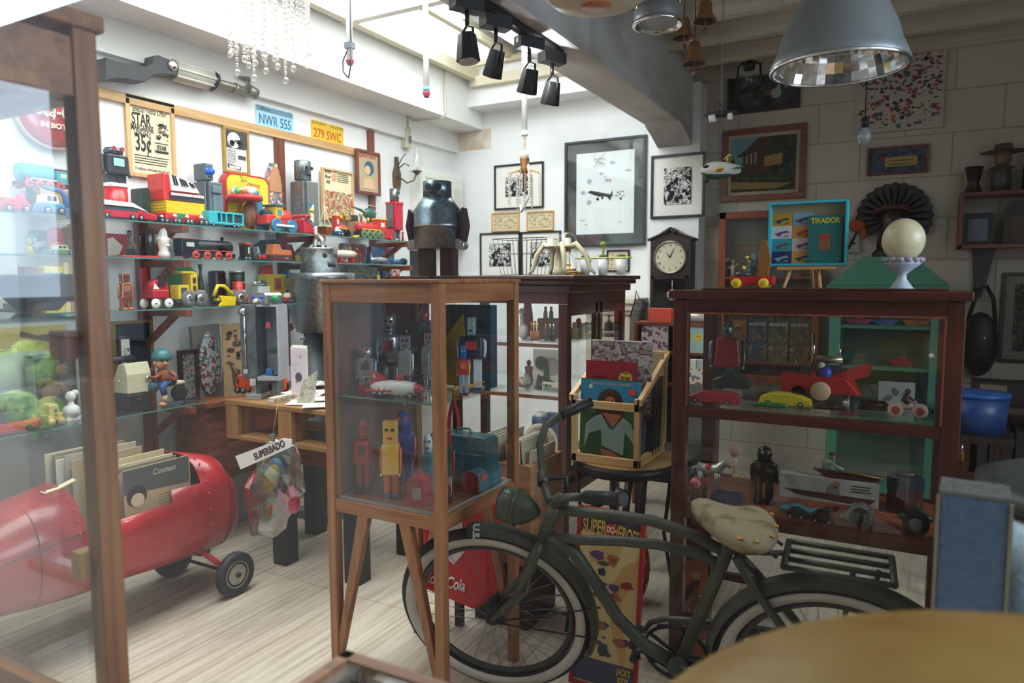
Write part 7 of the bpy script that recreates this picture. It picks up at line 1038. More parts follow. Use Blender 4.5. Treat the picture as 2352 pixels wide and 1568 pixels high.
def deco_rab(t,w_,h_):blobs(t,'painted_figure',M('8a6a4a',.8),scrib(8,w_*.3,h_*.6,41,.04,0,.0));blobs(t,'painted_animals',M('a8b8b4',.8),[[(x+w_*.2,z) for x,z in circ(.035,12,0,-h_*.2)],[(w_*.2,-h_*.1),(w_*.24,h_*.1),(w_*.27,-h_*.1)],[(w_*.32,-h_*.1),(w_*.35,h_*.1),(w_*.38,-h_*.1)]],-.0135)
c,W,H=pxB(1674,150,266,1840);framed('framed_painting','dark framed painting with pale animals behind the oil lantern','painting',c,W,H,0,WDARK,.03,mix_mat('dark_painting','0f1416','4a5a5a',(8,8,8),4,.4,.7,.4),depth=.03,deco=deco_rab)
a,b=at(1973,92,Y=YW),at(1973,310,Y=YW);x1=Xat(2168,YW,2.6);W=x1-a.x;H=a.z-b.z;t=thing('floral_canvas','white canvas covered in small colourful folk flowers and animals','canvas',((a.x+x1)/2,YW,b.z));part(t,'canvas',M('bdb6ae',.8),B(0,-.015,0,W,.03,H));rr=random.Random(77)
for i,cc in enumerate(('3a4a34','8a2f38','2a6a72','a8407a','b5603a','4a6a3c','28405a','7a2430')):blobs(t,'painted_flower',M(cc,.7),scrib(52,W*.92,H*.92,100+i,.022,0,H/2),-.0301-.0003*i,.0008)
def deco_bus(t,w_,h_):blobs(t,'printed_label',M('b39c50',.7),[[(-w_*.22,-h_*.25),(w_*.35,-h_*.25),(w_*.35,h_*.15),(-w_*.22,h_*.15)]]);blobs(t,'printed_red',M('a83038',.7),[circ(.014,10,-w_*.26,h_*.1)],-.0135);blobs(t,'printed_lines',INK,lines(2,-w_*.15,w_*.3,h_*.0,.022,.004),-.0145)
c,W,H=pxB(1993,342,405,2133);framed('framed_label','small wide brown frame with a yellow label on dark collage','picture',c,W,H,0,WREDX,.014,multi_mat('collage_print',['1f2a3a','2a3a4a','4a5a8a','3a2a2a','223034'],26,.5,'noise'),depth=.03,deco=deco_bus)
# lantern
q=at(1720,190,Y=YW-.3);zz=lambda py:row_z(py,q.x,YW-.3);t=thing('oil_lantern','black hurricane oil lantern hanging from the ceiling by its ring','lantern',(q.x,YW-.3,0));LB=M('16191a',.35)
part(t,'tank',LB,L([(.06,zz(230)),(.062,zz(215)),(.03,zz(205))]));part(t,'globe',BUBBLE,L([(.03,zz(205)),(.055,zz(190)),(.05,zz(172)),(.03,zz(162))]));part(t,'chimney',LB,L([(.035,zz(160)),(.04,zz(148)),(.025,zz(144)),(.03,zz(130)),(.045,zz(128)),(.02,zz(122))]));part(t,'frame',LB,*[T([(s*.03,0,zz(142)),(s*.07,0,zz(150)),(s*.075,0,zz(180)),(s*.06,0,zz(216))],.008) for s in (-1,1)]);r_=(zz(80)-zz(135))/2;part(t,'handle',LB,T([(r_*1.15*sin(a*pi/10),0,(zz(80)+zz(138))/2-r_*cos(a*pi/10)) for a in range(1,20)],.002,6));part(t,'hook',LB,C((0,0,zz(82)),(0,0,2.98),.002,n=6));part(t,'guard',LB,T([(-.05,-.03,zz(195)),(.05,-.03,zz(175))],.0015,5),T([(.05,-.03,zz(195)),(-.05,-.03,zz(175))],.0015,5))
# framed figure cabinet with comics, green cabinet
a=at(1652,488,Y=YW-.12);x1=Xat(1885,YW-.12,1.4);W=x1-a.x;z0,z1=row_z(872,a.x,YW-.12),a.z;t=thing('wall_vitrine','orange brown glazed wall case with carded figures and comics','display case',((a.x+x1)/2,YW-.06,z0));H=z1-z0;VM=WREDX;VZ=woodm('orange_wood','6a2f14','9a4f26',2)
part(t,'frame',VZ,B(-W/2+.025,0,0,.05,.12,H),B(W/2-.025,0,0,.05,.12,H),B(0,0,H-.05,W,.12,.05),B(0,0,0,W,.12,.05),bevel=.004);part(t,'back',M('6a6458',.7),B(0,.05,.05,W-.1,.01,H-.1));zs=[H*.12,H*.42,H*.62];part(t,'shelf',VZ,*[B(0,0,z-.015,W-.1,.1,.015) for z in zs]);part(t,'glass',GLASS,B(0,-.056,.05,W-.1,.003,H-.1));vx,vy,vz=t.location
for i,(s,cc,c2,lab) in enumerate((('FANTASTIC\nFOUR','8a4a2a','c98a2a','first comic in the wall case, tan with orange title'),('MARVEL','2a4a6a','b3b0a8','second comic in the wall case, blue with white title'),('MARVEL','4a503a','c9c4b8','third comic in the wall case, green grey with white title'),('MARVEL','5a3a2a','b3b0a8','fourth comic in the wall case, brown, rightmost of the row'))):
    cw=(W-.12)/4;t2=thing('comic_book',lab,'comic book',(vx-W/2+.06+cw*(i+.5),vy+.02,vz+zs[0]+.0),0,None);part(t2,'cover',multi_mat('comic_%d' % i,[cc,cc,'7a6a3a',cc,'3a2a24','8a7a5a'],16,.5,'noise'),B(0,0,0,cw*.94,.004,H*.27));txt(t2,s,.032 if i else .024,(0,-.003,H*.22),M(c2,.5),cw*.86,bold=.001)
rr=random.Random(9)
for k in range(9):
    x=vx-W/2+.09+(W-.18)*(k % 5)/4.4;zf=vz+zs[1 if k<4 else 2];cc=('c9a030','3a7a5a','b35a2a','8a8a80','a8303a','c9b890','5a8a9a','b3323c','7a6a9a')[k];t2=thing('action_figure',['orange','green','rust','grey','red','cream','pale blue','crimson','violet'][k]+' little toy figure on the %s shelf of the wall case' % ('middle' if k<4 else 'upper'),'toy figure',(x,vy,zf));part(t2,'body',M(cc,.5),L([(.014,0),(.01,.04),(.018,.07),(.006,.09)]));part(t2,'head',M('b38a68',.5),E(0,0,.105,.013,.013,.016));part(t2,'arm',M(cc,.5),T([(-.016,0,.075),(-.035,0,.06)],.005),T([(.016,0,.075),(.036,0,.095)],.005))
GY=4.55;a=at(1908,655,Y=GY);x1=Xat(2172,GY,1.4);W=x1-a.x;z1=a.z;zr=row_z(588,0,GY);t=thing('green_cabinet','sea green glazed cabinet with gabled top behind the right cabinet','cabinet',((a.x+x1)/2,GY+.2,0));GC=M('3f7f66',.5)
part(t,'gable',GC,P([(-W/2-.02,z1),(W/2+.02,z1),(W*.22,zr),(-W*.22,zr)],-.2,.2),B(0,0,z1-.03,W+.04,.42,.03),bevel=.004);part(t,'body',GC,B(-W/2+.03,0,.25,.06,.36,z1-.28),B(W/2-.03,0,.25,.06,.36,z1-.28),B(0,.17,.25,W,.02,z1-.28),B(0,0,.2,W,.36,.05),B(0,0,z1-.1,W,.36,.07));part(t,'shelf',GC,*[B(0,0,z,W-.1,.32,.02) for z in (.62,.92,1.16)]);part(t,'door_glass',GLASS,B(0,-.17,.25,W-.12,.003,z1-.35));part(t,'knob',WHT,E(W/2-.05,-.19,1.02,.014,.014,.014));part(t,'leg',GC,B(-W/2+.03,-.14,0,.05,.05,.2),B(W/2-.03,-.14,0,.05,.05,.2))
gx=t.location.x
for i,(dx,z,cc,lab) in enumerate(((-.14,1.18,'a83a5a','pink toy boat on the top shelf of the green cabinet'),(.0,1.18,'2a5a9a','blue toy boat on the top shelf of the green cabinet'),(.16,1.18,'b36a2a','orange toy on the top shelf of the green cabinet'),(.1,.94,'9a2a24','red toy ship on the middle shelf of the green cabinet'),(-.12,.94,'4a5a3a','dull green toy lorry on the middle shelf of the green cabinet'))):solo('toy_boat' if i != 4 else 'toy_lorry',lab,'toy boat' if i != 4 else 'toy truck',M(cc,.4),[P([(-.07,.03),(.07,.03),(.05,0),(-.05,0)],-.02,.02),B(0,0,.03,.05,.025,.03),C((.01,0,.05),(.01,0,.09),.004)],(gx+dx,GY+.15,z),bevel=.002)
# things standing on the green cabinet, carved chief head
q=at(2053,500,Y=YW);t=thing('carved_chief','dark carved wooden head wearing a large feathered headdress on the wall','carving',(q.x,YW-.01,q.z));CD_=M('1c1210',.5);r=.215
for k in range(17):an=radians(-118+236*k/16);part(t,'feather',M(('1a1614','14302c','1c1210')[k % 3],.5),P([(x*cos(an)+z*sin(an),-x*sin(an)+z*cos(an)) for x,z in ((-.02,.05),(-.034,.17),(-.026,.212),(0,.226),(.026,.212),(.034,.17),(.02,.05))],-.01-.002*(k % 2),-.03),bevel=.004)
part(t,'headband',M('4a2018',.5),T([(-.11,-.05,.03),(-.05,-.11,.06),(.05,-.11,.06),(.11,-.05,.03)],.018));part(t,'face',M('2a1410',.4),E(0,-.06,-.04,.075,.07,.115));part(t,'nose',M('2a1410',.4),P([(-.008,-.0),(.008,0),(.02,-.05),(-.02,-.05)],-.12,-.145),bevel=.004);part(t,'neck',M('2a1410',.4),C((0,-.04,-.2),(0,-.05,-.1),.05));part(t,'shoulder',CD_,E(0,-.03,-.24,.12,.04,.06))
for s in (-1,1):part(t,'eye',M('6a5a50',.4),E(s*.03,-.125,-.01,.01,.006,.005));part(t,'braid',CD_,C((s*.07,-.06,-.05),(s*.08,-.05,-.2),.014))
solo('orange_cloth_toy','orange folded cloth toy hanging beside the turquoise frame','toy',M('a8481c',.7),[E(0,0,0,.05,.03,.04),E(.04,0,-.05,.02,.02,.04)],(at(1968,535,Y=YW-.08).x,YW-.05,at(1968,520,Y=YW).z))
t=thing('paper_fan','white card with black ink feather drawing beside the chief','card',(at(1955,560,Y=YW-.05).x,YW-.03,at(1955,580,Y=YW).z),0);part(t,'card',M('a8a49c',.8),B(0,0,0,.1,.005,.17));blobs(t,'printed_feather',INK,[[(-.03,.02),(-.01,.02),(.04,.13),(.03,.15)],[(-.02,.04),(.03,.06),(.01,.07)]],-.003)
# right wall shelf and its things, dark and partly in frame
SY=YW-.02;a=at(2207,455,Y=YW-.1);zA,zB,zC=a.z,row_z(572,a.x,YW-.1),row_z(668,a.x,YW-.1)
t=thing('wall_shelf','orange brown wooden wall shelf of two tiers at the far right','shelf',(a.x,YW-.12,zB));part(t,'upper_board',WREDX,B(.35,0,zA-zB,.72,.22,.02));part(t,'lower_board',WREDX,B(.35,0,0,.72,.22,.02));part(t,'side',WRED,B(0,0,0,.02,.22,zA-zB));part(t,'bracket',WDARK,P([(.1,-.3),(.14,-.3),(.2,0),(.08,0)],.08,.1))
sx0=a.x
for i,(dx,z,nm,lab,cc,prof) in enumerate(((.06,1,'hourglass_vase','dark brown waisted vase at the left end of the upper tier','1f1412',[(.05,0),(.03,.06),(.05,.16)]),(.2,1,'lidded_jar','grey ceramic jar below the straw hat','4a4844',[(.05,0),(.055,.08),(.045,.14),(.04,.15)]),(.33,1,'bottle','tall dark brown bottle on the upper tier','1a100e',[(.03,0),(.03,.14),(.012,.19),(.012,.26)]),(.45,1,'bottle','squat dark glass bottle with white label on the upper tier','1c2226',[(.035,0),(.035,.1),(.012,.14),(.012,.19)]),(.08,0,'round_flask','round dark flask on the lower tier','1c1e22',[(.03,0),(.05,.05),(.02,.11),(.02,.16)]))):solo(nm,lab,nm.replace('_',' ').split()[-1],M(cc,.35),[L(prof)],(sx0+dx,YW-.12,(zA if z else zB)+.02+.0005))
t=thing('straw_hat_doll','pale faced doll wearing a wide straw hat on the upper tier','doll',(sx0+.2,YW-.13,zA+.171));part(t,'head',M('7a5a4a',.6),E(0,0,.05,.045,.045,.055));part(t,'hat',M('5a5440',.8),L([(.12,.085),(.05,.1),(.045,.13),(.0001,.135)]));part(t,'collar',M('5a4a30',.8),L([(.07,-.01),(.03,.01)]))
t=thing('framed_photo','small dark frame with pale blue photo on the lower tier','picture',(sx0+.09,YW-.17,zB+.02));part(t,'frame',BLK,B(0,0,0,.15,.015,.19));part(t,'photo',M('5a6a80',.3),B(0,-.008,.025,.1,.002,.13))
t=thing('framed_photo','arched top dark frame with small brown picture on the lower tier','picture',(sx0+.33,YW-.15,zB+.02));part(t,'frame',M('17110f',.4),P([(-.11,0),(.11,0),(.11,.2)]+[(.11*cos(k*pi/8),.2+.07*sin(k*pi/8)) for k in range(1,8)]+[(-.11,.2)],-.01,.01));part(t,'photo',M('4a3a2c',.5),B(0,-.011,.03,.14,.002,.14))
a=at(2302,626,Y=YW);H=a.z-row_z(830,a.x,YW);framed('framed_print','black framed helmet print cut by the right picture edge','picture',Vector((a.x+.24,YW,a.z-H/2)),.48,H,0,BKF,.02,multi_mat('helmet_print',['1c1c1c','4a4844','1c1c1c','6a675f'],12,.6,'noise'),M('8d887a',.8),.05)
q=at(2250,760,Y=YW-.06);t=thing('hanging_bag','black bag hanging on the wall by its strap','bag',(q.x,YW-.08,q.z));part(t,'bag',BLK,E(0,0,-.08,.1,.05,.2));part(t,'strap',BLK,T([(-.07,0,.05),(-.02,0,.26),(.02,0,.28),(.06,0,.2),(.08,0,.02)],.012));part(t,'buckle',SIL,E(.02,-.05,-.04,.01,.004,.01))
q=at(2250,918,Y=3.6);t=thing('blue_bin','blue plastic lidded bin behind the right cabinet','bin',(q.x,3.7,0));zt_=row_z(905,q.x,3.6);zb_=row_z(1000,q.x,3.6);part(t,'body',M('123f7a',.4),L([(.11,zb_),(.12,zt_-.02)],n=28));part(t,'lid',M('1a55a0',.35),L([(.125,zt_-.02),(.125,zt_-.005),(.06,zt_)],n=28));part(t,'stool',WDARK,B(0,0,zb_-.03,.26,.26,.03),*[B(sx_*.1,sy_*.1,0,.03,.03,zb_-.03) for sx_ in (-1,1) for sy_ in (-1,1)])
t=thing('dark_bookcase','low dark brown bookcase along the back wall at the far right','bookcase',(.75,4.6,0));BH=row_z(935,.5,4.4);part(t,'frame',WMAHX,B(-.4,0,0,.03,.4,BH),B(.5,0,0,.03,.4,BH),B(.05,0,BH-.03,.94,.42,.03),B(.05,0,.4,.9,.38,.02),B(.05,.19,0,.9,.02,BH))
for i in range(9):solo('book','dark spined book %s' % ['first from the left on','second along','third along','fourth along','middle of','sixth along','seventh along','eighth along','last on'][i]+' the low bookcase shelf','book',M(('1a1c24','2a1a16','141a1a')[i % 3],.5),[B(0,0,0,.045,.2,.2+.015*(i % 4))],(.42+.055*i,4.5,.4205),0,'books in the dark bookcase',bevel=.002)
t=thing('radio','flat old radio with two pale speakers on the low bookcase','radio',(.62,4.55,BH));part(t,'case',M('1c1412',.4),B(0,0,0,.5,.16,.12),bevel=.004);part(t,'speaker',M('7a7058',.7),B(-.16,-.082,.015,.12,.004,.09),B(.17,-.082,.015,.12,.004,.09))
# ============================================================ HANGING THINGS ON THE RIGHT
ly=2.25;a,b=at(1772,175,Y=ly),at(2092,135,Y=ly);r=(b.x-a.x)/2;cx_=(a.x+b.x)/2;z_=row_z(158,cx_,ly);t=thing('dome_pendant','large grey industrial dome pendant lamp with mirrored inside','pendant lamp',(cx_,ly,z_));LG=M('83898c',.35,.3)
part(t,'shade',LG,L([(r,0),(r*1.02,.008),(r*.97,.03),(r*.9,.06),(r*.84,.1),(r*.62,.19),(r*.32,.26),(r*.3,.3),(r*.12,.36)],n=48,cap=False));MIR=mix_mat('mirror_facets','d8dadb','f4f4f4',(60,60,60),2,.3,.7,.06,1.,.25,tex='voronoi');b=MB();pr_=[(r*.985,.001),(r*.93,.03),(r*.86,.06),(r*.8,.1),(r*.58,.18),(r*.2,.24),(.001,.25)];b.lathe([(pr_[i][0]+(pr_[i+1][0]-pr_[i][0])*k/3,pr_[i][1]+(pr_[i+1][1]-pr_[i][1])*k/3) for i in range(6) for k in range(3)]+[pr_[6]],n=44,smooth=False,cap=False);b.obj('reflector',MIR,t);part(t,'rim',CHR,T([((r*1.0)*cos(k*pi/24),(r*1.0)*sin(k*pi/24),0) for k in range(48)],.005,6,closed=True));part(t,'rod',GREY,C((0,0,.35),(0,0,2.86-z_),.008))
ly=2.9;q=at(1511,40,Y=ly);r=(Xat(1567,ly,q.z)-Xat(1455,ly,q.z))/2;t=thing('chrome_downlight','small chrome ringed ceiling lamp near the bells','pendant lamp',(q.x,ly,row_z(55,q.x,ly)));part(t,'housing',M('77797a',.4),L([(r*.97,0),(r*.95,.05),(r*.8,.07),(r*.6,.075)],n=36));part(t,'ring',CHR,L([(r*1.0,.004),(r*1.04,-.004),(r*.95,-.012),(r*.86,-.006),(r*.5,.02),(r*.3,.012),(.001,.02)],n=36));part(t,'bracket',CHR,T([(-r*.9,0,.06),(-r*.7,0,.16),(0,0,.2)],.006),T([(r*.9,0,.06),(r*.7,0,.16),(0,0,.2)],.006),C((0,0,.19),(0,0,2.86-t.location.z),.01))
ly=2.0;q=at(1370,0,Y=ly);r=.16;t=thing('shallow_pendant','shallow cream dish pendant lamp cut by the top edge','pendant lamp',(q.x,ly,row_z(14,q.x,ly)));part(t,'shade',M('c2b8a0',.5),L([(r*.3,0),(r*.8,.012),(r,.04),(r*.95,.06)],n=40));part(t,'lamp_glass',M('b3704a',.3),L([(.001,-.004),(r*.28,-.002),(r*.3,.004)],n=24));part(t,'cord',BLK,C((0,0,.02),(0,0,2.86-t.location.z),.004))
BZ=M('8a6238',.3,.7);by=3.1
for i,(px,pb,hh_,lab) in enumerate(((1620,50,52,'highest brass bell of the hanging chime'),(1571,88,48,'leftmost brass bell of the chime, beside the chrome lamp'),(1595,148,52,'lowest brass bell of the chime, with its clapper showing'))):
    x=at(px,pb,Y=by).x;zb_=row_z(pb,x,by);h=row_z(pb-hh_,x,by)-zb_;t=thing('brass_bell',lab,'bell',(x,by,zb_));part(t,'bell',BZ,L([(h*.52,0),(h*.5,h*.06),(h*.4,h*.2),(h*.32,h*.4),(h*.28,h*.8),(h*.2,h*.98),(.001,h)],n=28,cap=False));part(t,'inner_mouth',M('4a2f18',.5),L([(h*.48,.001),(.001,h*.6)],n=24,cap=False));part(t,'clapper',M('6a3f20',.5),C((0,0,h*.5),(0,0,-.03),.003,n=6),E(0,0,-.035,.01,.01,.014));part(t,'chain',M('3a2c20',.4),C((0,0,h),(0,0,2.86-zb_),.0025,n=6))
hx=at(1655,260,Y=3.6).x;t=thing('roller_skate_hanger','dark hanging board with four small white rollers and coiled wire','hanger',(hx,3.6,row_z(262,hx,3.6)));part(t,'board',M('2a2f2e',.5),E(0,0,0,.085,.03,.016));part(t,'roller',WHT,C((-.05,-.02,-.022),(-.02,-.02,-.02),.018),C((.04,-.02,-.02),(.06,-.02,-.02),.016));part(t,'wire_coil',BLK,*[T([(-.02+.02*k,0,.01),(-.035+.02*k,0,.04),(-.01+.02*k,0,.055),(.02+.015*k,0,.02)],.002,5) for k in range(3)]);part(t,'string',GREY,C((0,0,0),(0,0,2.86-t.location.z),.0015,n=5),C((.0,0,-.01),(.005,0,-.13),.003,n=5))
ay=3.4;q=at(1655,390,Y=ay);t=thing('hanging_plane','white and green toy plane with yellow wings hanging on a string','toy airplane',(q.x,ay,q.z),.35);part(t,'fuselage',M('d5d6cc',.35),('lathe',([(.012,-.09),(.034,-.06),(.04,-.02),(.034,.03),(.016,.09)],0,0,0,20,'x'),{}));part(t,'belly',M('1a5a40',.35),('lathe',([(.008,-.088),(.03,-.06),(.036,-.02),(.03,.03),(.01,.08)],0,0,-.008,20,'x'),{}));part(t,'windscreen',BLK,E(-.062,-.004,.012,.022,.03,.012));part(t,'wing',YEL,P([(-.03,-.13),(.0,-.14),(.0,.14),(-.03,.13)],-.014,-.006,'z'));part(t,'tail',M('1a5a40',.35),P([(.06,-.06),(.1,-.06),(.1,.06),(.06,.06)],.0,.005,'z'),B(.08,0,0,.03,.006,.055));part(t,'propeller',YEL,B(.03,0,.055,.014,.12,.004),B(.03,0,.04,.006,.006,.02));part(t,'gear',BLK,E(-.06,-.02,-.045,.012,.006,.012),E(-.06,.02,-.045,.012,.006,.012));part(t,'string',GREY,C((0,0,.03),(0,0,2.865-q.z),.001,n=5))
bx=at(1986,300,Y=3.5).x;zb_=row_z(333,bx,3.5);t=thing('light_bulb','bare clear bulb in a black holder hanging before the floral canvas','bulb',(bx,3.5,zb_));part(t,'glass',M('9aa0a4',.15),L([(.001,0),(.02,.006),(.03,.03),(.026,.05),(.014,.075)],n=24));part(t,'holder',BLK,L([(.015,.07),(.017,.1),(.008,.12)]));part(t,'cord',BLK,C((0,0,.11),(0,0,2.86-zb_),.0025,n=5))
# ============================================================ RECORD CRATE ON A ROUND TABLE
cY=2.52;a,b,c_=at(1312,880,Y=cY),at(1308,1040,Y=cY),at(1467,1078,Y=cY-.0);rot=.0
x0,x1=a.x,c_.x;z0=.735;z1=a.z;W=x1-x0;Dp=.36;t=thing('record_crate','open pine slat crate of vinyl records on a round black table','crate',(x0+W/2,cY+Dp/2,z0));H=z1-z0
bw=.022
for s in (-1,1):
    for y,hh in ((-Dp/2+bw/2,H*.86),(Dp/2-bw/2,H*1.35)):part(t,'post',WPINEZ,B(s*(W/2-bw/2),y,0,bw,bw,hh),bevel=.002)
    part(t,'side_bar',WPINEY,P([(-Dp/2,H*.78),(-Dp/2,H*.86),(Dp/2,H*1.35),(Dp/2,H*1.27)],s*W/2-.009*s,s*W/2+.009*s,'x'),B(s*(W/2-bw/2),0,0,bw,Dp,.03))
for y,zt in ((-Dp/2+.008,H*.7),(Dp/2-.008,H*1.25)):part(t,'cross_bar',WPINE,B(0,y,zt,W,.016,.03),bevel=.002);part(t,'lower_bar',WPINE,B(0,y,0,W,.016,.032),bevel=.002)
part(t,'base_board',WPINE,B(0,0,.004,W-.03,Dp-.03,.008))
bx,by,bz=t.location;rz0=z0+.0125;sz=.3
def rec(i,y,dx,dz,mat,lab,tilt,w_=None):
    return thing('record_sleeve',lab,'record',(bx+dx,by+y,rz0+dz),0,'records in the pine crate',tilt=(tilt,0))
w_=W-.03;t=rec(0,-Dp/2+.05,0,0,None,'front record sleeve painted with a long haired figure in a white blouse',-.06);hs=at(1395,872,Y=cY+.05).z-rz0;part(t,'sleeve',M('2d5a34',.3),B(0,0,0,w_,.004,hs));u=hs
blobs(t,'painted_sky',M('2a7fa8',.3),[[(-w_/2,u*.68),(w_/2,u*.62),(w_/2,u*.985),(-w_/2,u*.985)]],-.0022,.0004);blobs(t,'painted_hair',M('3f2618',.3),[circ(w_*.21,18,.0,u*.72),[(-w_*.25,u*.5),(w_*.27,u*.48),(w_*.2,u*.75),(-w_*.2,u*.75)]],-.0028,.0004);blobs(t,'painted_skin',M('b06a48',.3),[[(x,z) for x,z in circ(w_*.085,14,.0,u*.72)],[(-w_*.13,u*.58),(w_*.2,u*.56),(w_*.06,u*.4)],[(-w_*.15,u*.12),(w_*.05,u*.1),(w_*.22,u*.02),(-w_*.1,u*.04)]],-.0034,.0004)
blobs(t,'painted_blouse',M('8fa8a0',.35),[[(-w_*.14,u*.56),(.0,u*.38),(w_*.06,u*.37),(w_*.22,u*.54),(w_*.36,u*.46),(w_*.48,u*.14),(w_*.26,u*.36),(w_*.24,u*.06),(-w_*.12,u*.16),(-w_*.14,u*.36),(-w_*.34,u*.3),(-w_*.42,u*.1),(-w_*.4,u*.42),(-w_*.26,u*.52)]],-.004,.0004)
for s in (-1,1):blobs(t,'painted_eye',BLK,[circ(w_*.012,8,s*w_*.035,u*.73)],-.0046,.0004)
txt(t,'MARIA MULDAUR   WAITRESS IN A DONUT SHOP',.013,(0,-.0045,u*.94),M('d9b48a',.4),w_*.66,depth=.0002);blobs(t,'red_sticker',M('e03a28',.4),[circ(w_*.055,16,w_*.36,u*.86)],-.005,.0005);part(t,'printed_moon',M('c9d8b8',.4),P(circ(w_*.035,14,-w_*.33,u*.9),-.0045,-.005))
t=rec(1,-Dp/2+.085,-.01,.09,None,'crimson record sleeve with a round yellow seal reading New',-.05);part(t,'sleeve',M('8f1a2a',.3),B(0,0,0,w_*.86,.004,.29));blobs(t,'yellow_seal',M('d9a83a',.4),[[(w_*.24+(w_*.12 if k % 2 else w_*.105)*cos(k*pi/14),.225+(w_*.12 if k % 2 else w_*.105)*sin(k*pi/14)) for k in range(28)]],-.0022,.0005);txt(t,'New\nfull bags\ninside',.02,(w_*.24,-.0032,.228),BLK,w_*.16,depth=.0002);txt(t,'Growing\nCannabis',.022,(-w_*.2,-.0026,.215),M('3a1018',.4),w_*.26,depth=.0002)
t=rec(2,-Dp/2+.12,.02,.15,None,'tall grey and plum printed sleeve behind the crimson one',-.04);part(t,'sleeve',multi_mat('plum_sleeve',['8a8078','6a3a44','a8a4a0','8a8078','5d4048'],14,.3,'noise',(1,1,2)),B(0,0,0,w_*1.0,.004,.31));part(t,'white_edge',WHT,B(0,0,.308,w_*1.0,.005,.003))
for i in range(9):t=rec(3+i,-Dp/2+.15+.02*i,.03*(i % 2),.0,None,'dark record sleeve in the crate, %s behind the plum one' % ('first','second','third','fourth','fifth','sixth','seventh','eighth','last')[i],-.12 if i<7 else -.02);part(t,'sleeve',M(('5a6a88','3a3430','2a2422','4a4038','241c18','3f3a36','2a2a2e','a89a78','8a7a5c')[i],.35),B(0,0,0,w_*.9,.007,.31+(.09 if i>6 else 0)))
t=thing('round_table','round black metal side table with thin rod legs under the crate','table',(bx+.02,by,0));part(t,'top',M('b08a5a',.5),L([(.205,z0-.012),(.205,z0-.001)],n=40));part(t,'rim',BLK,L([(.18,z0-.06),(.21,z0-.05),(.21,z0-.013),(.18,z0-.013)],n=40))
for k in range(4):part(t,'leg',BLK,T([(.2*cos(k*1.57+.6),.2*sin(k*1.57+.6),z0-.05),(.17*cos(k*1.57+.6),.17*sin(k*1.57+.6),.4),(.24*cos(k*1.57+.6),.24*sin(k*1.57+.6),.0)],.008))
# sewing-machine like dark mass, hidden floor things under the tables
t=thing('black_stool','tall black painted stool standing behind the record crate table','stool',(-.92,3.15,0));part(t,'seat',BLK,B(0,0,.55,.34,.3,.12),bevel=.01)
for k in (-1,1):
    for j in (-1,1):part(t,'leg',BLK,T([(k*.13,j*.11,.56),(k*.15,j*.13,.3),(k*.16,j*.14,0)],[.02,.016,.012]))
solo('plastic_toy_bag','clear bag of red and yellow plastic toys on the floor below the crate','bag of toys',multi_mat('redbag',['8a2a2c','b3383a','c9962c','a8a49c','5a1f24'],22,.3),[E(0,0,.17,.08,.05,.17)],(-1.0,2.95,0))
t=thing('paper_box','open cardboard box of loose paper sleeves beside the oak cabinet','box',(-1.42,2.62,.0));part(t,'box',woodm('light_box_board','9a6f4c','c09670',0),B(0,0,.28,.3,.3,.42));rr=random.Random(12);part(t,'sleeves',M('b5ae9c',.6),*[B(-.13+.011*i,rrand(rr,-.03,.03),.6,.004,.24,.14+.07*rr.random(),r=Matrix.Rotation(rrand(rr,-.12,.12),3,'Y')) for i in range(24)],stuff=True);part(t,'stand',WDARK,B(0,0,0,.26,.26,.28))
# poster standing on the floor
py_=2.24;a,b,c_=at(1335,1152,Y=py_+.1),at(1342,1478,Y=py_-.02),at(1488,1180,Y=py_+.1);PW_=c_.x-a.x;ph=a.z;t=thing('framed_poster','red framed poster titled SUPER HEROES leaning on the floor','poster',((a.x+c_.x)/2,py_,.0),0,tilt=(-.13,0));ph *= 1.0
part(t,'frame',M('a3161e',.3),B(0,0,0,PW_,.02,.014),B(0,0,ph-.014,PW_,.02,.014),B(-PW_/2+.007,0,0,.014,.02,ph),B(PW_/2-.007,0,0,.014,.02,ph),bevel=.001);part(t,'sheet',multi_mat('poster_ground',['c9a86a','d8bd84','d8bd84','d0a060','c98a4a'],3,.5,'noise'),B(0,0,.012,PW_-.02,.008,ph-.024));part(t,'top_band',M('3a3040',.5),B(0,-.0045,ph*.86,PW_-.03,.001,ph*.11));part(t,'bottom_band',M('4a4a68',.5),B(0,-.0045,.02,PW_-.03,.001,ph*.13))
txt(t,'SUPER',.07,(-PW_*.24,-.006,ph*.89),M('d8b048',.5),PW_*.36,bold=.0012);txt(t,'HEROES!',.07,(PW_*.24,-.006,ph*.87),M('d8b048',.5),PW_*.4,bold=.0012,rot=(pi/2,.16,0));part(t,'printed_roundel',M('c42a30',.5),P(circ(PW_*.085,20,-.0,ph*.89),-.0055,-.0065));txt(t,'DC',.03,(0,-.0075,ph*.89),WHT,PW_*.1,bold=.0006);txt(t,"JACK'S\nKID'S\nMEAL",.03,(PW_*.3,-.006,ph*.08),M('d8c048',.5),PW_*.2,bold=.0008)
for i,cc in enumerate(('2f2f3a','8a2a2c','5a3a6a','3a5a7a','4a4a44','a8603a')):blobs(t,'printed_blob',M(cc,.6),scrib(5,PW_*.7,ph*.55,60+i,.035,0,ph*.47),-.0046-.0003*i,.0004)
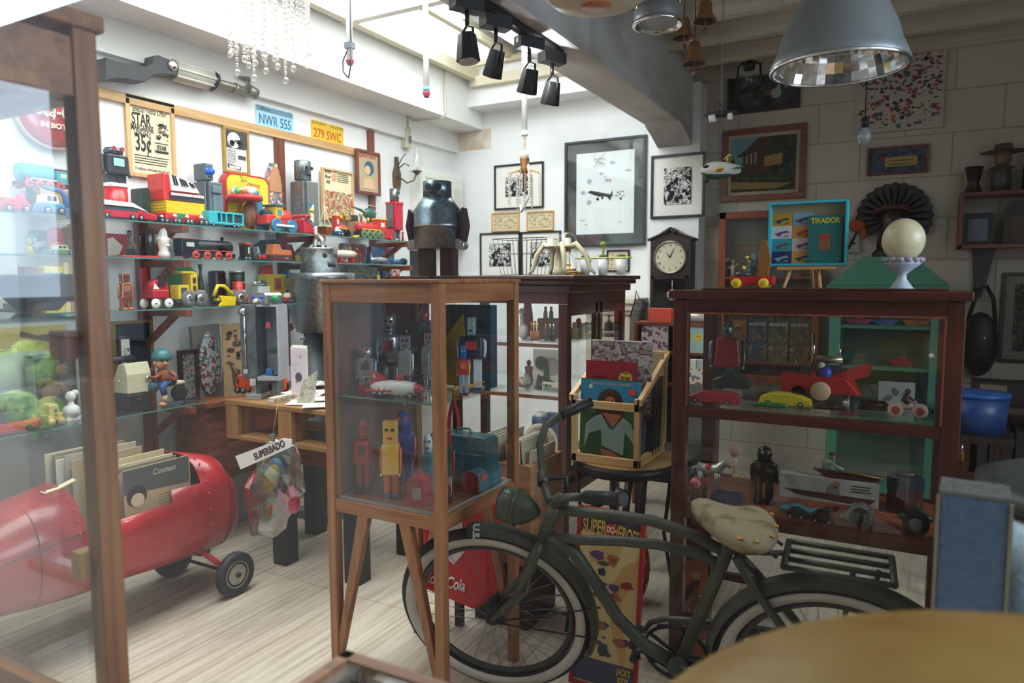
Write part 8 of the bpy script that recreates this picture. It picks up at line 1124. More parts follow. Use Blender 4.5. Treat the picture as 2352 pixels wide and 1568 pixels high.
# red tote bag under the oak cabinet
t=thing('tote_bag','red and white soda tote bag hanging under the oak cabinet','bag',(-1.57,2.37,.0));
part(t,'bag',M('c41c26',.6),P([(-.15,.16),(.12,.12),(.2,.2),(.19,.62),(.1,.66),(-.1,.66),(-.14,.5),(-.19,.42)],-.05,.05),bevel=.02);part(t,'white_panel',M('d8cfd0',.6),P([(-.04,.34),(.03,.3),(.08,.36),(.07,.48),(.09,.6),(-.03,.62),(-.05,.5)],-.051,-.056));txt(t,'Coca-Cola',.07,(-.02,-.058,.22),WHT,.2,shear=.3,bold=.001);part(t,'handle',M('b3141e',.6),T([(.05,-.02,.64),(.02,0,.9),(.0,0,.98),(-.02,0,.9),(-.03,-.02,.64)],.008));part(t,'drawstring',M('d42a30',.6),T([(-.12,-.055,.64),(-.05,-.06,.67),(.05,-.06,.65),(.14,-.055,.67)],.014));part(t,'hook',BLK,C((0,0,.97),(0,0,1.0),.003));part(t,'hanging_post',WDARK,B(0,.03,0,.03,.03,1.0))
# hanging bag of toys on the desk front
q=at(640,1120,Y=2.12);t=thing('toy_bag','clear crumpled bag of plastic masks and toys hanging at the desk front','bag of toys',(q.x,2.12,q.z));FILM=glassy('crumpled_film',(.8,.82,.8),3.5,.15,.06)
for (dx,dz,rx_,rz_,ry_,cc,nm) in ((-.03,.05,.05,.085,.4,'2f7fa8','blue_mask'),(-.022,.045,.04,.07,.4,'b3a83a','yellow_mask'),(-.085,.02,.045,.05,0,'2a8a5a','green_mask'),(-.055,-.1,.035,.055,.3,'2f9a6a','green_shape'),(-.04,-.1,.02,.04,.3,'c9602c','orange_shape'),(.03,-.06,.035,.06,-.3,'7a2a6a','purple_shape'),(.08,-.04,.035,.06,-.2,'c4385a','pink_shape'),(.055,.0,.018,.05,.1,'2a2a30','black_shape')):part(t,nm,M(cc,.25),E(dx,-.01 if 'yell' in nm or 'orange' in nm else 0,dz,rx_,.03,rz_,r=Matrix.Rotation(ry_,3,'Y')))
rr=random.Random(4);b=MB();n=12;rings=[[Vector(((.15-.08*abs(j-5)/5)*(1+.18*rr.random())*cos(2*pi*i/n)-.012*j+.03,(.055-.02*abs(j-5)/5)*(1+.5*rr.random())*sin(2*pi*i/n),.19-.042*j+.02*rr.random())) for i in range(n)] for j in range(11)];b.loft(rings,smooth=False);b.obj('film_bag',FILM,t);part(t,'string',GREY,C((.03,0,.18),(.04,.1,.66-q.z),.0015,n=5))
t2=thing('bag_banner','white paper header hand lettered SUPERBADO above the toy bag','sign',(q.x,2.06,q.z+.15));part(t2,'strip',WHT,P([(-.19,-.02),(.1,.09),(.15,.09),(.15,.06),(-.16,-.075)],-.002,.002));txt(t2,'SUPERBADO',.04,(.02,-.0035,.03),M('4a1a2a',.6),.2,rot=(pi/2,-.42,0),bold=.001);part(t2,'clip',GREY,B(.04,0,.07,.02,.012,.03));part(t2,'string',M('b8a888',.8),C((.04,0,.09),(.05,.03,.25),.0015,n=5))
# ============================================================ RED PEDAL CAR
xb=-2.86;CARR=mix_mat('worn_red_paint','8a1018','ae1a24',(5,5,5),4,.35,.6,.32,.0,coat=.3)
Yc=lambda px,x=-2.66,z=.4:Yat(px,x,z)
cols=((-320,1400,1475,.05),(-150,1290,1460,.11),(0,1215,1440,.16),(100,1155,1418,.19),(200,1112,1388,.2),(300,1080,1350,.205),(400,1050,1318,.205),(470,1038,1292,.2),(540,1044,1262,.17),(575,1085,1232,.11),(590,1130,1195,.05))
rings=[];NN=28;info=[]
for px,pt,pb,hw in cols:
    y=Yc(px);zt_=row_z(pt,xb,y);zb_=max(row_z(pb,xb+hw*.9,y),.06);zc=(zt_+zb_)/2;hh=(zt_-zb_)/2;info.append((y,zc,hh,hw))
    rings.append([Vector((hw*(abs(sin(2*pi*i/NN))**.8)*(1 if sin(2*pi*i/NN)>=0 else -1),y,zc+hh*(abs(cos(2*pi*i/NN))**.8)*(1 if cos(2*pi*i/NN)>=0 else -1))) for i in range(NN)])
t=thing('pedal_car','red riveted metal pedal racer holding vinyl records in its cockpit','pedal car',(xb,0,0))
b=MB();vs=[p for r_ in rings for p in r_];fs=[]
for k in range(len(rings)-1):
    for i in range(NN):
        j=(i+1) % NN;ac=(i+.5)/NN*360;ac=min(ac,360-ac)
        if 4<=k<=6 and ac<(58 if k==6 else 74):continue
        fs.append((k*NN+j,k*NN+i,(k+1)*NN+i,(k+1)*NN+j))
fs.append(tuple(range((len(rings)-1)*NN,len(rings)*NN)));b.add(vs,fs,True);b.obj('body',CARR,t,solid=.006)
part(t,'cockpit_floor',M('2a0c10',.7),B(0,(info[4][0]+info[7][0])/2,.3,.3,info[7][0]-info[4][0]+.1,.01));part(t,'seam',M('5a0a10',.5),T([tuple(rings[k][6]*1.0+Vector((.004,0,0))) for k in range(0,5)],.003,5),T([tuple(p+Vector((.002,0,0))) for p in rings[3][:14]],.003,5),T([tuple(p*1.0+Vector((.003,0,0))) for p in rings[8][:14]],.003,5));part(t,'rivets',M('a8404a',.3,.4),*[E(p.x+.004,p.y+dy,p.z,.005,.005,.005,8,5) for rg,dy in ((4,-.02),(7,.03),(8,-.02)) for p in rings[rg][2:12]])
y,zc,hh,hw=info[2];part(t,'pale_strip',CREAM,T([(info[1][3]+.012,Yc(30,-2.64,.3),row_z(1322,-2.66,Yc(30,-2.64,.3))),(.215,Yc(208),row_z(1266,-2.65,Yc(208)))],.006,4))
wy=Yat(540,-2.64,.1);rw_=.1
for s in (-1,1):
    wl_=part(t,'wheel',M('22282b',.6),('lathe',([(rw_*.6,-.016),(rw_*.9,-.022),(rw_,-.012),(rw_,.012),(rw_*.9,.022),(rw_*.6,.016)],s*.22,wy,rw_,32,'x'),{}));part(wl_,'hub_cap',M('a8a698',.3,.5),('lathe',([(.001,s*.022),(rw_*.3,s*.02),(rw_*.55,s*.014),(rw_*.62,s*.02),(rw_*.64,0)],s*.22,wy,rw_,28,'x'),{}));part(wl_,'axle_nut',BLK,('lathe',([(.014,s*.018),(.012,s*.03),(.001,s*.032)],s*.22,wy,rw_,12,'x'),{}));part(t,'axle_arm',RED,C((s*.1,wy-.12,.25),(s*.2,wy,rw_),.012))
    wl_=part(t,'wheel',M('22282b',.6),('lathe',([(rw_*.6,-.016),(rw_*.9,-.022),(rw_,-.012),(rw_,.012),(rw_*.9,.022),(rw_*.6,.016)],s*.24,1.12,rw_,32,'x'),{}));part(wl_,'hub_cap',M('a8a698',.3,.5),('lathe',([(.001,s*.022),(rw_*.55,s*.014)],s*.24,1.12,rw_,24,'x'),{}))
part(t,'axle',BLK,C((-.2,wy,rw_),(.2,wy,rw_),.008),C((-.22,1.12,rw_),(.22,1.12,rw_),.008));part(t,'axle_hanger',BLK,C((0,1.12,rw_),(0,1.12,.3),.012))
q=at(135,1125,X=xb+.05);tg=thing('paper_tag','cream paper price tag curled on the pedal car bonnet','tag',(q.x,q.y,q.z+.006),HL-.2);part(tg,'tag',M('e6dcae',.8),P([(-.06,.0),(-.05,-.006),(0,.002),(.055,.022),(.055,.025),(0,.006),(-.05,-.002)],-.018,.018));part(tg,'hole',M('8a5a3a',.7),C((-.048,0,-.002),(-.048,0,.003),.006,n=10))
# records in the cockpit
rr=random.Random(8);yA=info[4][0]+.06;yB_=info[7][0]-.02;yl=Yat(285,xb+.16,.5);yr=Yat(434,xb+.16,.5);rw2=min(yr-yl,.32)
t=thing('record_sleeve','front sleeve in the pedal car with a smiling woman and cream text panel','record',(xb+.165,yl+rw2/2,.33),HL,'records in the pedal car',tilt=None);rh2=row_z(1062,xb+.16,yl+rw2/2)-.33
part(t,'sleeve',M('b09a78',.5),B(0,0,0,rw2,.004,rh2));blobs(t,'printed_band',M('4f5350',.5),[[(-rw2/2,rh2*.72),(rw2/2,rh2*.68),(rw2/2,rh2*.99),(-rw2/2,rh2*.99)]],-.0022,.0004);blobs(t,'printed_hair',M('34302c',.5),[circ(rw2*.15,16,-rw2*.32,rh2*.68)],-.0028,.0004);blobs(t,'printed_face',M('c9b498',.5),[[(x,z) for x,z in circ(rw2*.1,14,-rw2*.31,rh2*.63)]],-.0034,.0004);txt(t,'Contest',.034,(rw2*.1,-.003,rh2*.9),M('c9c4b4',.5),rw2*.36,shear=.3,depth=.0002);blobs(t,'small_print',M('5a4c3a',.6),lines(11,0,rw2*.44,rh2*.62,rh2*.034,.002),-.0022,.0004);blobs(t,'printed_stamps',M('4a4234',.6),[rrect(rw2*.16,rh2*.2,.002,-rw2*.36,rh2*.14),rrect(rw2*.14,rh2*.2,.002,-rw2*.16,rh2*.14),rrect(rw2*.18,rh2*.14,.002,rw2*.06,rh2*.12)],-.0022,.0004)
pal=('c9a06a','b8ae98','d8d2c2','a8926a','8a8474','d8caa8','c8b890','e0dacb','6a6250','b09a78')
for i in range(16):
    x=xb+.15-.018*i;dy=-.0-.022*(i//3)+rrand(rr,-.012,.012)-(.05 if i>8 else 0);solo('record_sleeve','record sleeve in the pedal car, %s from the front' % ('second third fourth fifth sixth seventh eighth ninth tenth eleventh twelfth thirteenth fourteenth fifteenth sixteenth rearmost'.split()[i]),'record',M(pal[i % 10],.5),[B(0,0,0,.3,.005,.3+.05*rr.random()+.006*i)],(x,yl+.15+dy+.02,.335),HL,'records in the pedal car',bevel=.001)
# ============================================================ ARMY GREEN BICYCLE
bX,bY,bps,blm,WB=-1.185,2.07,.06,.25,1.07
ES=Vector((cos(bps),sin(bps),0));ET=Vector((sin(bps)*sin(blm)*1,-sin(blm),cos(blm))).normalized();EN=ES.cross(ET).normalized();OB=Vector((bX,bY,.012))
def BP(s,u,n=0.):return OB+ES*s+ET*u+EN*n
def BX(px,py,n=0.):d=ray(px,py);o=OB+EN*n;k=(o-CP).dot(EN)/d.dot(EN);return CP+d*k
OD=mix_mat('army_green_paint','2f3328','3c4032',(12,12,12),4,.35,.65,.5);t=thing('bicycle','army green cruiser bicycle with whitewall tyres and sheepskin saddle','bicycle',(0,0,0))
def tb(name,pts,r,mat=None,n=0.,cl=False):return part(t,name,mat or OD,T([tuple(BX(px,py,n)) for px,py in pts],r,12,closed=cl))
def ring(cen,u,v,R,r,N=56,el=1.):return T([tuple(cen+u*(R*cos(2*pi*k/N))+v*(R*sin(2*pi*k/N))) for k in range(N)],r,10,closed=True)
tr_=.024
def wheel(cen,u,v,nm):
    nrm=u.cross(v).normalized();w_=part(t,'tyre',TYRE,ring(cen,u,v,.31,tr_));
    def flat(R0,R1,off,mat,name):
        b=MB();N=64;vs=[];
        for k in range(N):a=2*pi*k/N;e=u*cos(a)+v*sin(a);vs+=[cen+e*R0+nrm*off*.8,cen+e*R1+nrm*(off*1.17)]
        b.add(vs,[(2*k,2*k+1,(2*k+3) % (2*N),(2*k+2) % (2*N)) for k in range(N)],True);return b.obj(name,mat,w_,solid=.002)
    flat(.28,.312,.0215,M('bab4aa',.6),'whitewall');flat(.28,.312,-.0215,M('bab4aa',.6),'whitewall');part(w_,'rim',M('2c3028',.45),ring(cen,u,v,.264,.011));part(w_,'hub',BLK,C(tuple(cen-nrm*.045),tuple(cen+nrm*.045),.024),C(tuple(cen-nrm*.06),tuple(cen+nrm*.06),.008))
    for k in range(32):a=2*pi*k/32;a2=a+(.5 if k % 2 else -.5);e=u*cos(a)+v*sin(a);f=u*cos(a2)+v*sin(a2);part(w_,'spoke',GREY,C(tuple(cen+f*.024+nrm*(.03 if k % 4<2 else -.03)),tuple(cen+e*.262),.0011,n=5))
    return w_
fc=BX(1137,1401);fyaw,fln=.25,.3;fu=Vector((cos(fyaw),sin(fyaw),0));fv=Vector((sin(fyaw)*sin(fln),-cos(fyaw)*sin(fln),cos(fln))).normalized();fn=fu.cross(fv).normalized();fc.z=max(fc.z,.334*cos(fln)+.01)
wheel(fc,fu,fv,'front');rc=BP(WB,.335);wheel(rc,ES,ET,'rear')
def fender(cen,u,v,a0,a1,R=.352,w_=.036,name='fender'):
    b=MB();N=26;nrm=u.cross(v);rows=[]
    for k in range(N+1):
        a=radians(a0+(a1-a0)*k/N);e=u*cos(a)+v*sin(a);rows.append([cen+e*(R-.022*(abs(j)/2)**2)+nrm*(w_*j/2) for j in (-2,-1,0,1,2)])
    vs=[p for r in rows for p in r];b.add(vs,[(k*5+j,k*5+j+1,(k+1)*5+j+1,(k+1)*5+j) for k in range(N) for j in range(4)],True);return b.obj(name,OD,t,solid=.003)
fender(fc,fu,fv,100,-22,name='front_fender');fender(rc,ES,ET,172,20,name='rear_fender')
e_=fu*cos(radians(94))+fv*sin(radians(94));n_=(fn*.8+e_*.6).normalized();x_=(fn*.6-e_*.8).normalized();y_=n_.cross(x_);tp=fc+e_*.34+fn*.026+n_*.009;lt=txt(t,'U.S.',.03,(0,0,0),M('a8a89c',.6),None,bold=.0015,depth=.0004);lt.matrix_world=Matrix(((x_.x,y_.x,n_.x,tp.x),(x_.y,y_.y,n_.y,tp.y),(x_.z,y_.z,n_.z,tp.z),(0,0,0,1)));lt.parent=t;lt.name='stencil_lettering'
HDT,HDB=BX(1278,1160),BX(1247,1238)
part(t,'head_tube',OD,C(tuple(HDT),tuple(HDB),.021));part(t,'frame',OD,T([tuple(BX(*p)) for p in ((1280,1170),(1400,1182),(1500,1196),(1590,1228),(1668,1268))],.0165,12),T([tuple(BX(*p)) for p in ((1262,1232),(1330,1240),(1420,1242),(1510,1250),(1590,1268),(1656,1295))],.015,12),T([tuple(BX(*p)) for p in ((1262,1228),(1320,1268),(1372,1345),(1420,1420),(1478,1478),(1560,1528))],.02,12),T([tuple(BX(*p)) for p in ((1682,1230),(1640,1340),(1558,1530))],.019,12))
part(t,'bottom_bracket',OD,C(tuple(BX(1556,1532,-.04)),tuple(BX(1556,1532,.04)),.03));part(t,'seat_stay',OD,*[T([tuple(BX(1690,1272)+EN*(s*.012)),tuple(BX(1740,1340)+EN*(s*.035)),tuple(rc+EN*(s*.055))],.012,10) for s in (-1,1)]);part(t,'chain_stay',OD,*[T([tuple(BX(1560,1532)+EN*(s*.02)),tuple(rc+EN*(s*.055))],.012,10) for s in (-1,1)])
for s in (-1,1):part(t,'fork_blade',OD,T([tuple(HDB+Vector((0,0,0))),tuple(HDB+(fc-HDB)*.12+fn*(s*.045)),tuple(HDB+(fc-HDB)*.62+fn*(s*.05)+fu*.03),tuple(fc+fn*(s*.05))],[.016,.016,.014,.009],10));part(t,'fork_link',OD,T([tuple(BX(1222,1262)+fn*(s*.03)),tuple(BX(1222,1330)+fn*(s*.05)),tuple(BX(1165,1382)+fn*(s*.055))],.009,8));part(t,'fender_stay',BLK,C(tuple(fc+fn*(s*.055)),tuple(fc+(fu*cos(-.1)+fv*sin(-.1))*.35+fn*(s*.036)),.003,n=6),C(tuple(fc+fn*(s*.055)),tuple(fc+(fu*cos(.25)+fv*sin(.25))*.35+fn*(s*.036)),.003,n=6))
def H3(px,py,y):return tuple(at(px,py,Y=y))
st=HDT+(HDT-HDB).normalized()*.035;y0=st.y;part(t,'stem',OD,C(tuple(HDT),tuple(st),.016));part(t,'handlebar',OD,T([tuple(st),H3(1262,1150,y0+.03),H3(1248,1105,y0+.08),H3(1240,1020,y0+.18),H3(1252,980,y0+.26),H3(1290,952,y0+.32)],.0125,12),T([tuple(st),H3(1272,1158,y0-.03),H3(1300,1142,y0-.07),H3(1345,1141,y0-.1)],.0125,12));part(t,'clamp',OD,C(H3(1247,1112,y0+.07),H3(1247,1088,y0+.1),.018));part(t,'brake_mount',BLK,T([H3(1235,1095,y0+.1),H3(1262,1098,y0+.12),H3(1300,1095,y0+.14),H3(1302,1140,y0+.14)],.01,8))
for (a,b_,ya,yb2_) in (((1288,953),(1358,922),.32,.4),((1344,1141),(1432,1146),-.1,-.16)):
    p,q=Vector(H3(*a,y0+ya)),Vector(H3(*b_,y0+yb2_));part(t,'grip',BLK,C(tuple(p),tuple(q),.0175,.0185));part(t,'grip_ribs',M('2a2a2c',.4),*[C(tuple(p+(q-p)*(.05+.04*k)),tuple(p+(q-p)*(.065+.04*k)),.0195,n=12) for k in range(22)])
lc,ld=BX(1152,1155),BX(1240,1178);dv=ld-lc;up=Vector((0,0,1));sd=dv.cross(up).normalized();up2=sd.cross(dv.normalized());Ld=dv.length;prof=[(.0,.05),(.1,.051),(.25,.052),(.45,.05),(.65,.042),(.85,.026),(1,.008)]
b=MB();b.loft([[lc+dv*f+sd*(r*cos(2*pi*k/24))+up2*(r*1.1*sin(2*pi*k/24)) for k in range(24)] for f,r in prof]);hl=b.obj('headlamp',OD,t);part(hl,'lens_band',M('3a4034',.4),T([tuple(lc+dv*.42+sd*(.053*cos(2*pi*k/24))+up2*(.057*sin(2*pi*k/24))) for k in range(24)],.004,6,closed=True))
def starat(c,e1,e2,nn,r,par):b=MB();pts=star(r);vs=[c+e1*x+e2*z for x,z in pts];b.add(vs+[v+nn*.0015 for v in vs],[tuple(range(10)),tuple(range(10,20))]+[(i,(i+1) % 10,10+(i+1) % 10,10+i) for i in range(10)],False);return b.obj('star_emblem',M('b5b5ab',.6),par)
view=(CP-lc).normalized();starat(lc+dv*.12+(view*.6+up2*.8).normalized()*.056,dv.normalized(),up2,view,.014,hl);starat(BX(1322,1174,-.02)-EN*.0,ES,ET,-EN,.011,t);starat(BX(1614,1372,-.022),ES,ET,-EN,.014,t)
ZS=.80;sp=[at(px,py,Z=ZS) for px,py in ((1583,1140),(1590,1165),(1625,1190),(1650,1215),(1700,1240),(1745,1248),(1782,1235),(1792,1210),(1780,1180),(1750,1160),(1722,1158),(1690,1165),(1650,1155),(1610,1138))];cen=sum(sp,Vector())/len(sp)
b=MB();b.loft([[cen+(p-cen)*k+Vector((0,0,dz)) for p in sp] for k,dz in ((.86,-.055),(1.0,-.03),(1.02,-.012),(.93,.002),(.7,.008),(.3,.006))]);sd_=b.obj('saddle',mix_mat('worn_hide','57431f','82765a',(16,16,16),6,.3,.5,.85,0,.2),t,sub=1);part(sd_,'rivet',BRASS,*[E(p.x*.93+cen.x*.07,p.y*.93+cen.y*.07,ZS+.0,.006,.006,.005,8,5) for p in sp[4:9]]);part(t,'seat_post',BLK,C(tuple(BX(1682,1235)),(cen.x,cen.y,ZS-.04),.013));part(t,'saddle_spring',BLK,*[T([(cen.x+.02+.05*k,cen.y+s*.05,ZS-.05-.03*abs(k-1)) for k in range(3)],.005,6) for s in (-1,1)])
rk=[];ZR=.70
for (a,b_) in (((1812,1242),(2048,1280)),((1808,1262),(2050,1302)),((1804,1282),(2052,1324)),((1800,1302),(2055,1345))):rk.append(T([tuple(at(*a,Z=ZR)),tuple(at(*b_,Z=ZR))],.008,8))
part(t,'rear_rack',OD,*rk,T([tuple(at(1812,1242,Z=ZR)),tuple(at(1800,1302,Z=ZR))],.009),T([tuple(at(2048,1280,Z=ZR)),tuple(at(2055,1345,Z=ZR))],.009));part(t,'rack_stay',OD,*[T([tuple(at(1990+30*s,1310,Z=ZR)),tuple(rc+EN*(s*.06))],.007) for s in (-1,1)],T([tuple(at(1805,1270,Z=ZR)),tuple(BX(1700,1268))],.008))
cc=BX(1552,1500,-.045);part(t,'chainring',BLK,ring(cc,ES,ET,.098,.006));part(t,'chainring_spider',BLK,*[C(tuple(cc),tuple(cc+(ES*cos(k*1.257)+ET*sin(k*1.257))*.095),.006,n=6) for k in range(5)]);cg=[BX(px,py,-.06) for px,py in ((1478,1450),(1495,1428),(1530,1420),(1600,1424),(1680,1434),(1790,1450))];part(t,'chain_guard',OD,T([tuple(p) for p in cg],.009,8));part(t,'chain',BLK,T([tuple(BX(px,py,-.045)) for px,py in ((1510,1436),(1600,1440),(1800,1462))],.005,6),T([tuple(BX(px,py,-.045)) for px,py in ((1530,1572),(1650,1560),(1800,1545))],.005,6))
pd=BX(1462,1478,-.11);part(t,'crank',BLK,C(tuple(BX(1550,1540,-.075)),tuple(BX(1470,1490,-.075)),.009),C(tuple(BX(1560,1532,.05)),tuple(BX(1645,1575,.06)),.009));pdl=part(t,'pedal',M('1a1a1a',.7),*[C(tuple(pd+EN*-.045+ET*dz),tuple(pd+EN*.045+ET*dz),.015,n=8) for dz in (-.028,.028)]);part(pdl,'pedal_end',GREY,B(pd.x,pd.y,pd.z-.03,.02,.02,.06));part(t,'kickstand',BLK,C(tuple(BX(1600,1540,-.03)),(BX(1600,1540).x+.12,bY-.28,.006),.008))
# ============================================================ FOREGROUND: TALL CABINET, TABLE CASE, YELLOW SHELL, BIN, ACRYLIC CASE
FX,FY=-1.285,.76;pw=.042;fz=1.89;FWD=woodm('warm_orange_wood','6e3f1c','9c6432',2,.45);FWX=woodm('warm_orange_wood_x','6e3f1c','9c6432',0,.45)
t=thing('tall_cabinet','tall wooden glass cabinet at the left, nearest to the window','cabinet',(FX-.3,FY-.15,0));hx_,hy_=.32,.17
for sx_ in (-1,1):
    for sy_ in (-1,1):part(t,'post',FWD,B(sx_*(hx_-pw/2),sy_*(hy_-pw/2),0,pw,pw,fz),bevel=.003)
part(t,'top',FWX,B(0,0,fz-.004,hx_*2+.02,hy_*2+.02,.03),bevel=.004)
for z in (fz-.12,.52):part(t,'rail',FWX,*[B(0,s*(hy_-.02),z,hx_*2-pw*2,.028,.1) for s in (-1,1)],*[B(s*(hx_-.02),0,z,.028,hy_*2-pw*2,.1) for s in (-1,1)])
part(t,'catch',M('a8823c',.5),B(hx_-.05,hy_-.045,.9,.03,.03,.05));part(t,'shelf_support',WRED,B(hx_-.06,hy_-.05,1.31,.05,.03,.05));part(t,'glass_shelf',GLASS,B(0,0,1.38,hx_*2-.05,hy_*2-.05,.008));part(t,'shelf_edge',M('2f6a68',.2),B(0,hy_-.03,1.38,hx_*2-.08,.004,.008))
part(t,'side_glass',GLASS,B(hx_-.008,0,.62,.003,hy_*2-2*pw,1.16));part(t,'back_glass',GLASS,B(0,hy_-.008,.62,hx_*2-2*pw,.003,1.16))
q=at(75,700,Y=.8);t=thing('metal_hopper','dark blue metal scoop on the shelf of the tall cabinet','scoop',(-1.49,.8,1.389));part(t,'bowl',M('141c38',.4),P([(-.14,.075),(.07,.075),(.03,.02),(.0,.018),(-.03,.0),(-.08,.0),(-.14,.03)],-.03,.03),bevel=.004)
# low glass topped table case, bottom edge of the picture
zt_=.9;A_=at(795,1490,Z=zt_);e1=(at(1040,1568,Z=zt_)-A_).normalized();e2=Vector((e1.y,-e1.x,0));
if e2.y>0:e2=-e2
ang=atan2(e1.y,e1.x);t=thing('table_case','low wooden table case with glass lid at the bottom edge','display case',(A_.x,A_.y,0),ang);Lc,Dc=.4,.36;BT=WOAKX
part(t,'lid_frame',BT,B(Lc/2,-.011,zt_-.03,Lc,.022,.03),B(.011,-Dc/2,zt_-.03,.022,Dc,.03),B(Lc-.011,-Dc/2,zt_-.03,.022,Dc,.03),B(Lc/2,-Dc+.011,zt_-.03,Lc,.022,.03),bevel=.002);part(t,'inner_lining',M('3f4540',.6),B(Lc/2,-Dc/2,zt_-.1,Lc-.02,Dc-.02,.01),B(Lc/2,-.028,zt_-.09,Lc-.05,.008,.07),B(.03,-Dc/2,zt_-.09,.008,Dc-.05,.07));part(t,'glass_lid',GLASS,B(Lc/2,-Dc/2,zt_-.006,Lc-.044,Dc-.044,.003))
for x in (.02,Lc-.02):
    for y in (-.02,-Dc+.02):part(t,'leg',BT,B(x,y,0,.035,.035,zt_-.03))
tp_=t;v=A_+(e1*.17+e2*.16);t=thing('printed_sheet','white ruled printed sheet lying inside the table case','paper',(v.x,v.y,zt_-.0895),ang);part(t,'sheet',WHT,B(0,0,0,.26,.22,.002));part(t,'ruled_lines',M('7a6a4a',.7),*[B(0,-.09+.022*i,.0022,.25,.0018,.0006) for i in range(9)])
# big yellow moulded shell very near the lens
YSH=mix_mat('ochre_plastic','94692a','ab8a4c',(7,7,7),3,.35,.65,.45);solo('yellow_globe','large out of focus ochre yellow rounded shell at the bottom right','globe',YSH,[E(0,0,0,.42,.3,.24,48,32),C((0,0,-.93),(0,0,-.24),.05),C((0,0,-.935),(0,0,-.91),.15,n=32)],(.18,.64,.93))
q0,q1=at(2255,1165,Y=1.5),at(2150,1165,Y=1.5);t=thing('acrylic_case','tall acrylic box case with painted blue window reflection near the metal bin','case',(.135,1.5,0),-.08);hh=row_z(1140,.1,1.45);part(t,'case',M('56708f',.25),B(0,0,.002,.105,.1,hh),bevel=.004);part(t,'lid',M('6a6c68',.3),B(0,0,hh+.002,.107,.102,.006));part(t,'edge',M('8a8474',.4),B(-.054,-.05,.0,.006,.006,hh),B(.054,-.05,0,.006,.006,hh))  # blue of the case is a window reflection put into its colour
q=at(2255,1150,Y=1.9);R_=.27;t=thing('metal_bin','large galvanised metal bin with lid at the right edge','bin',(q.x+R_+.0,1.9,0));hh=row_z(1115,q.x+R_,1.9);part(t,'body',GALVD,L([(R_*.86,0),(R_*.97,hh*.6),(R_*1.0,hh*.61),(R_*.98,hh*.63),(R_,hh-.02)],n=48));part(t,'lid',M('4d5250',.45,.4),L([(R_*1.05,hh-.05),(R_*1.06,hh-.015),(R_*.9,hh),(.001,hh+.01)],n=48));part(t,'handle',SIL,T([(-R_*1.0,-.1,hh*.72),(-R_*1.08,-.06,hh*.7),(-R_*1.08,.04,hh*.7),(-R_*1.0,.08,hh*.72)],.006))
# ============================================================ SHOP WINDOW, ADDED LIGHT BLOCKERS AND GARDEN OUTSIDE
struct('window_1',glassy('shop_window_glass',(.95,.97,.98),1.0,.0,.0),B(-.85,.105,.35,4.1,.006,2.25));struct('trim_1',FRW,B(-.85,.115,.35,4.1,.04,.03),B(-.85,.115,2.57,4.1,.04,.03))
struct('sky_blocker',M('2a2829',.8),B(-9,-6.2,0,14,.2,5.5));struct('sky_blocker_shutters',M('2f3a40',.7),*[B(-13+1.6*i,-6.05,.6,.9,.06,1.9) for i in range(6)]);struct('porch_paving',M('2f2c28',.8),B(-4,-12.0,-.06,60,24.1,.05));struct('reflection_blocker',M('4a4038',.8),B(2.0,-2.6,0,8.4,.15,3.2));struct('overhead_light_blocker',M('5a5248',.8),B(-8.0,-1.4,2.9,4.6,2.9,.1),B(1.4,-1.4,2.9,8.2,2.9,.1))  # unseen house front, wall and roof added to block sky light and reflections
GRN2=mix_mat('garden_leaves','2f5a24','8fb85a',(14,14,14),4,.35,.65,.7)
for i,(x,y,r,lab) in enumerate(((-6.9,-3.3,.32,'round green garden bush outside, reflected in the window'),(-9.6,-4.4,.5,'tall garden bush outside by the fence, reflected in the window'))):
    rr=random.Random(i);solo('garden_bush',lab,'bush',GRN2,[E(x_*r*.6,y_*r*.5,r*(.6+.5*z_),r*.4,r*.4,r*.38,12,8) for x_,y_,z_ in [(rrand(rr,-1,1),rrand(rr,-1,1),rrand(rr,0,1)) for _ in range(12)]]+[C((0,0,0),(0,0,r*.6),.05)],(x,y,0))
# ============================================================ MORE SMALL THINGS SEEN BETWEEN THE CABINETS
l,W,H=SL(800,830,478,0,.05,-3.4);solo('toy_tank','small dark olive toy tank behind the helicopter box','toy tank',M('4a4a30',.5),[B(0,0,0,W,.04,H*.5),B(0,0,H*.5,W*.5,.03,H*.3),C((0,0,H*.6),(-W*.6,0,H*.66),.004)],l,HL,bevel=.002)
t=thing('sled_board','wooden board with star and worn print leaning under the right cabinet','board',(-.62,2.62,0),.35,tilt=(-.5,0));part(t,'board',WRED,P([(-.05,0),(.05,0),(.045,.5),(-.045,.5)],-.008,.008),bevel=.002);blobs(t,'worn_print',M('9a9466',.7),scrib(10,.07,.2,71,.018,0,.14),-.009,.001);part(t,'star',M('b8a05a',.5),P(star(.025,0,.3),-.009,-.0105));part(t,'orange_band',M('a8603a',.6),P([(-.045,.24),(.045,.24),(.045,.36),(-.045,.36)],-.008,-.009))
q=at(1590,870,Y=3.3);t=thing('card_rack','white rack of printed greeting cards seen through the right cabinet','rack',(q.x,3.35,0));part(t,'stand',M('6a655c',.6),B(0,0,0,.16,.14,q.z-.02),bevel=.003)
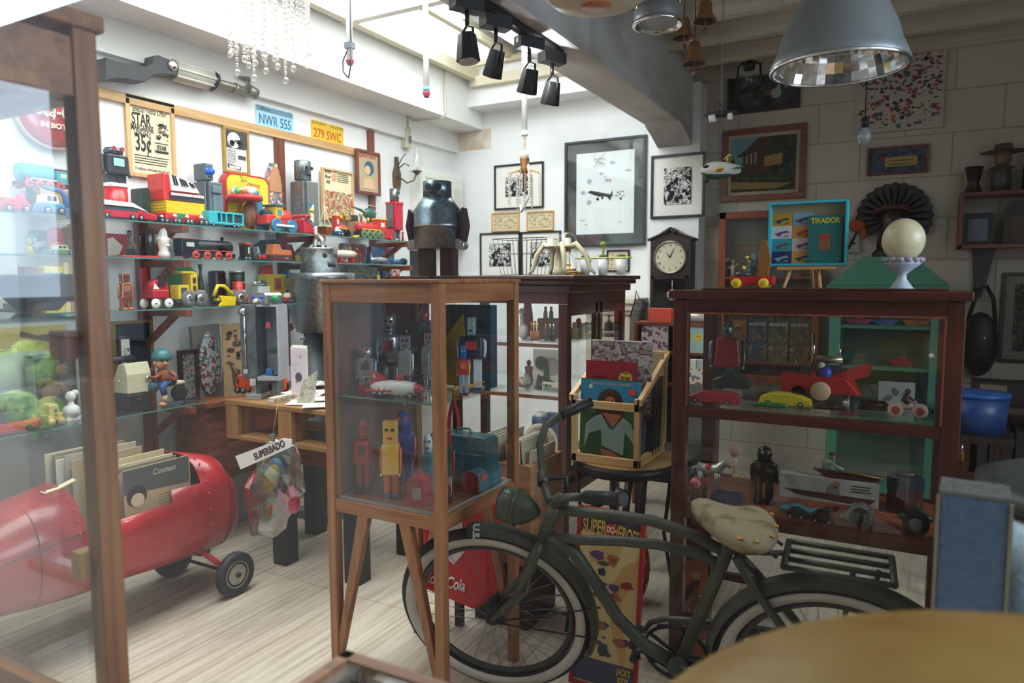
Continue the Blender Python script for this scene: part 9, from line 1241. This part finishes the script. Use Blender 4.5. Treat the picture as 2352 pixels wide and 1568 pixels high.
for i in range(5):part(t,'card',M(('d8d4c8','c9c4b4','e0dcd0','b8c4c0','d8ccb8')[i],.7),B(-.06+.03*i,-.04+.008*i,q.z-.02,.028,.05,.11))
part(t,'card_print',multi_mat('card_rack_print',['e0dcd0','b8502c','e0dcd0','5a8a8a'],60,.7),B(0,-.068,q.z-.02,.13,.002,.07))
q=at(1592,760,Y=4.6);framed('framed_notice','red framed pink notice seen through the left of the right cabinet','picture',Vector((q.x,4.7,q.z)),.24,.34,0,M('6a1c20',.4),.02,multi_mat('notice_print',['a8807a','8a4a48','b8948a','6a3034'],26,.7,'noise'))
t=thing('notice_stand','dark narrow stand board behind the cubby rack','stand',(q.x,4.716,0));part(t,'board',WDARK,B(0,0,0,.3,.03,q.z+.2))
for i,(px,dy,hh_,cc,lab) in enumerate(((1320,.25,.08,'c9b890','tall cream shell figurine at the back of the mahogany cabinet'),(1345,.3,.1,'8a6a4a','brown carved figurine at the back of the mahogany cabinet'),(1215,.35,.12,'7a3a3a','dull red figurine at the back of the middle cabinet shelf'))):
    z=MS[0] if i<2 else MS[1];x=min(Xat(px,my0+dy,z),MX-.07);t=thing('small_figurine',lab,'figurine',(x,my0+dy,z));part(t,'body',M(cc,.5),L([(.025,0),(.02,hh_*.5),(.026,hh_*.7),(.008,hh_*.8)]));part(t,'head',M(cc,.5),E(0,0,hh_*.92,.014,.014,.016))
for i,(px,cc,lab) in enumerate(((944,'3a4a5a','slate blue'),(990,'8a2a30','dark red'))):
    l,W,H=CB(px-16,px+16,770,.31,.03,U);solo('toy_box','%s small printed box between the silver robots' % lab,'box',multi_mat('small_box_%d' % i,[cc,cc,'b8b0a0',cc],40,.5,'noise'),[B(0,0,0,.05,.03,min(H,.14))],l,.2,bevel=.001)
t=thing('iron_stand','black curved cast iron stand on the floor behind the bicycle head','stand',(-1.15,2.9,0));part(t,'base',BLK,B(0,0,0,.22,.16,.05),bevel=.01);part(t,'column',BLK,T([(0,0,.05),(.03,0,.25),(-.03,0,.42),(.08,0,.5)],.02));part(t,'head',BLK,E(.1,0,.5,.05,.03,.03))
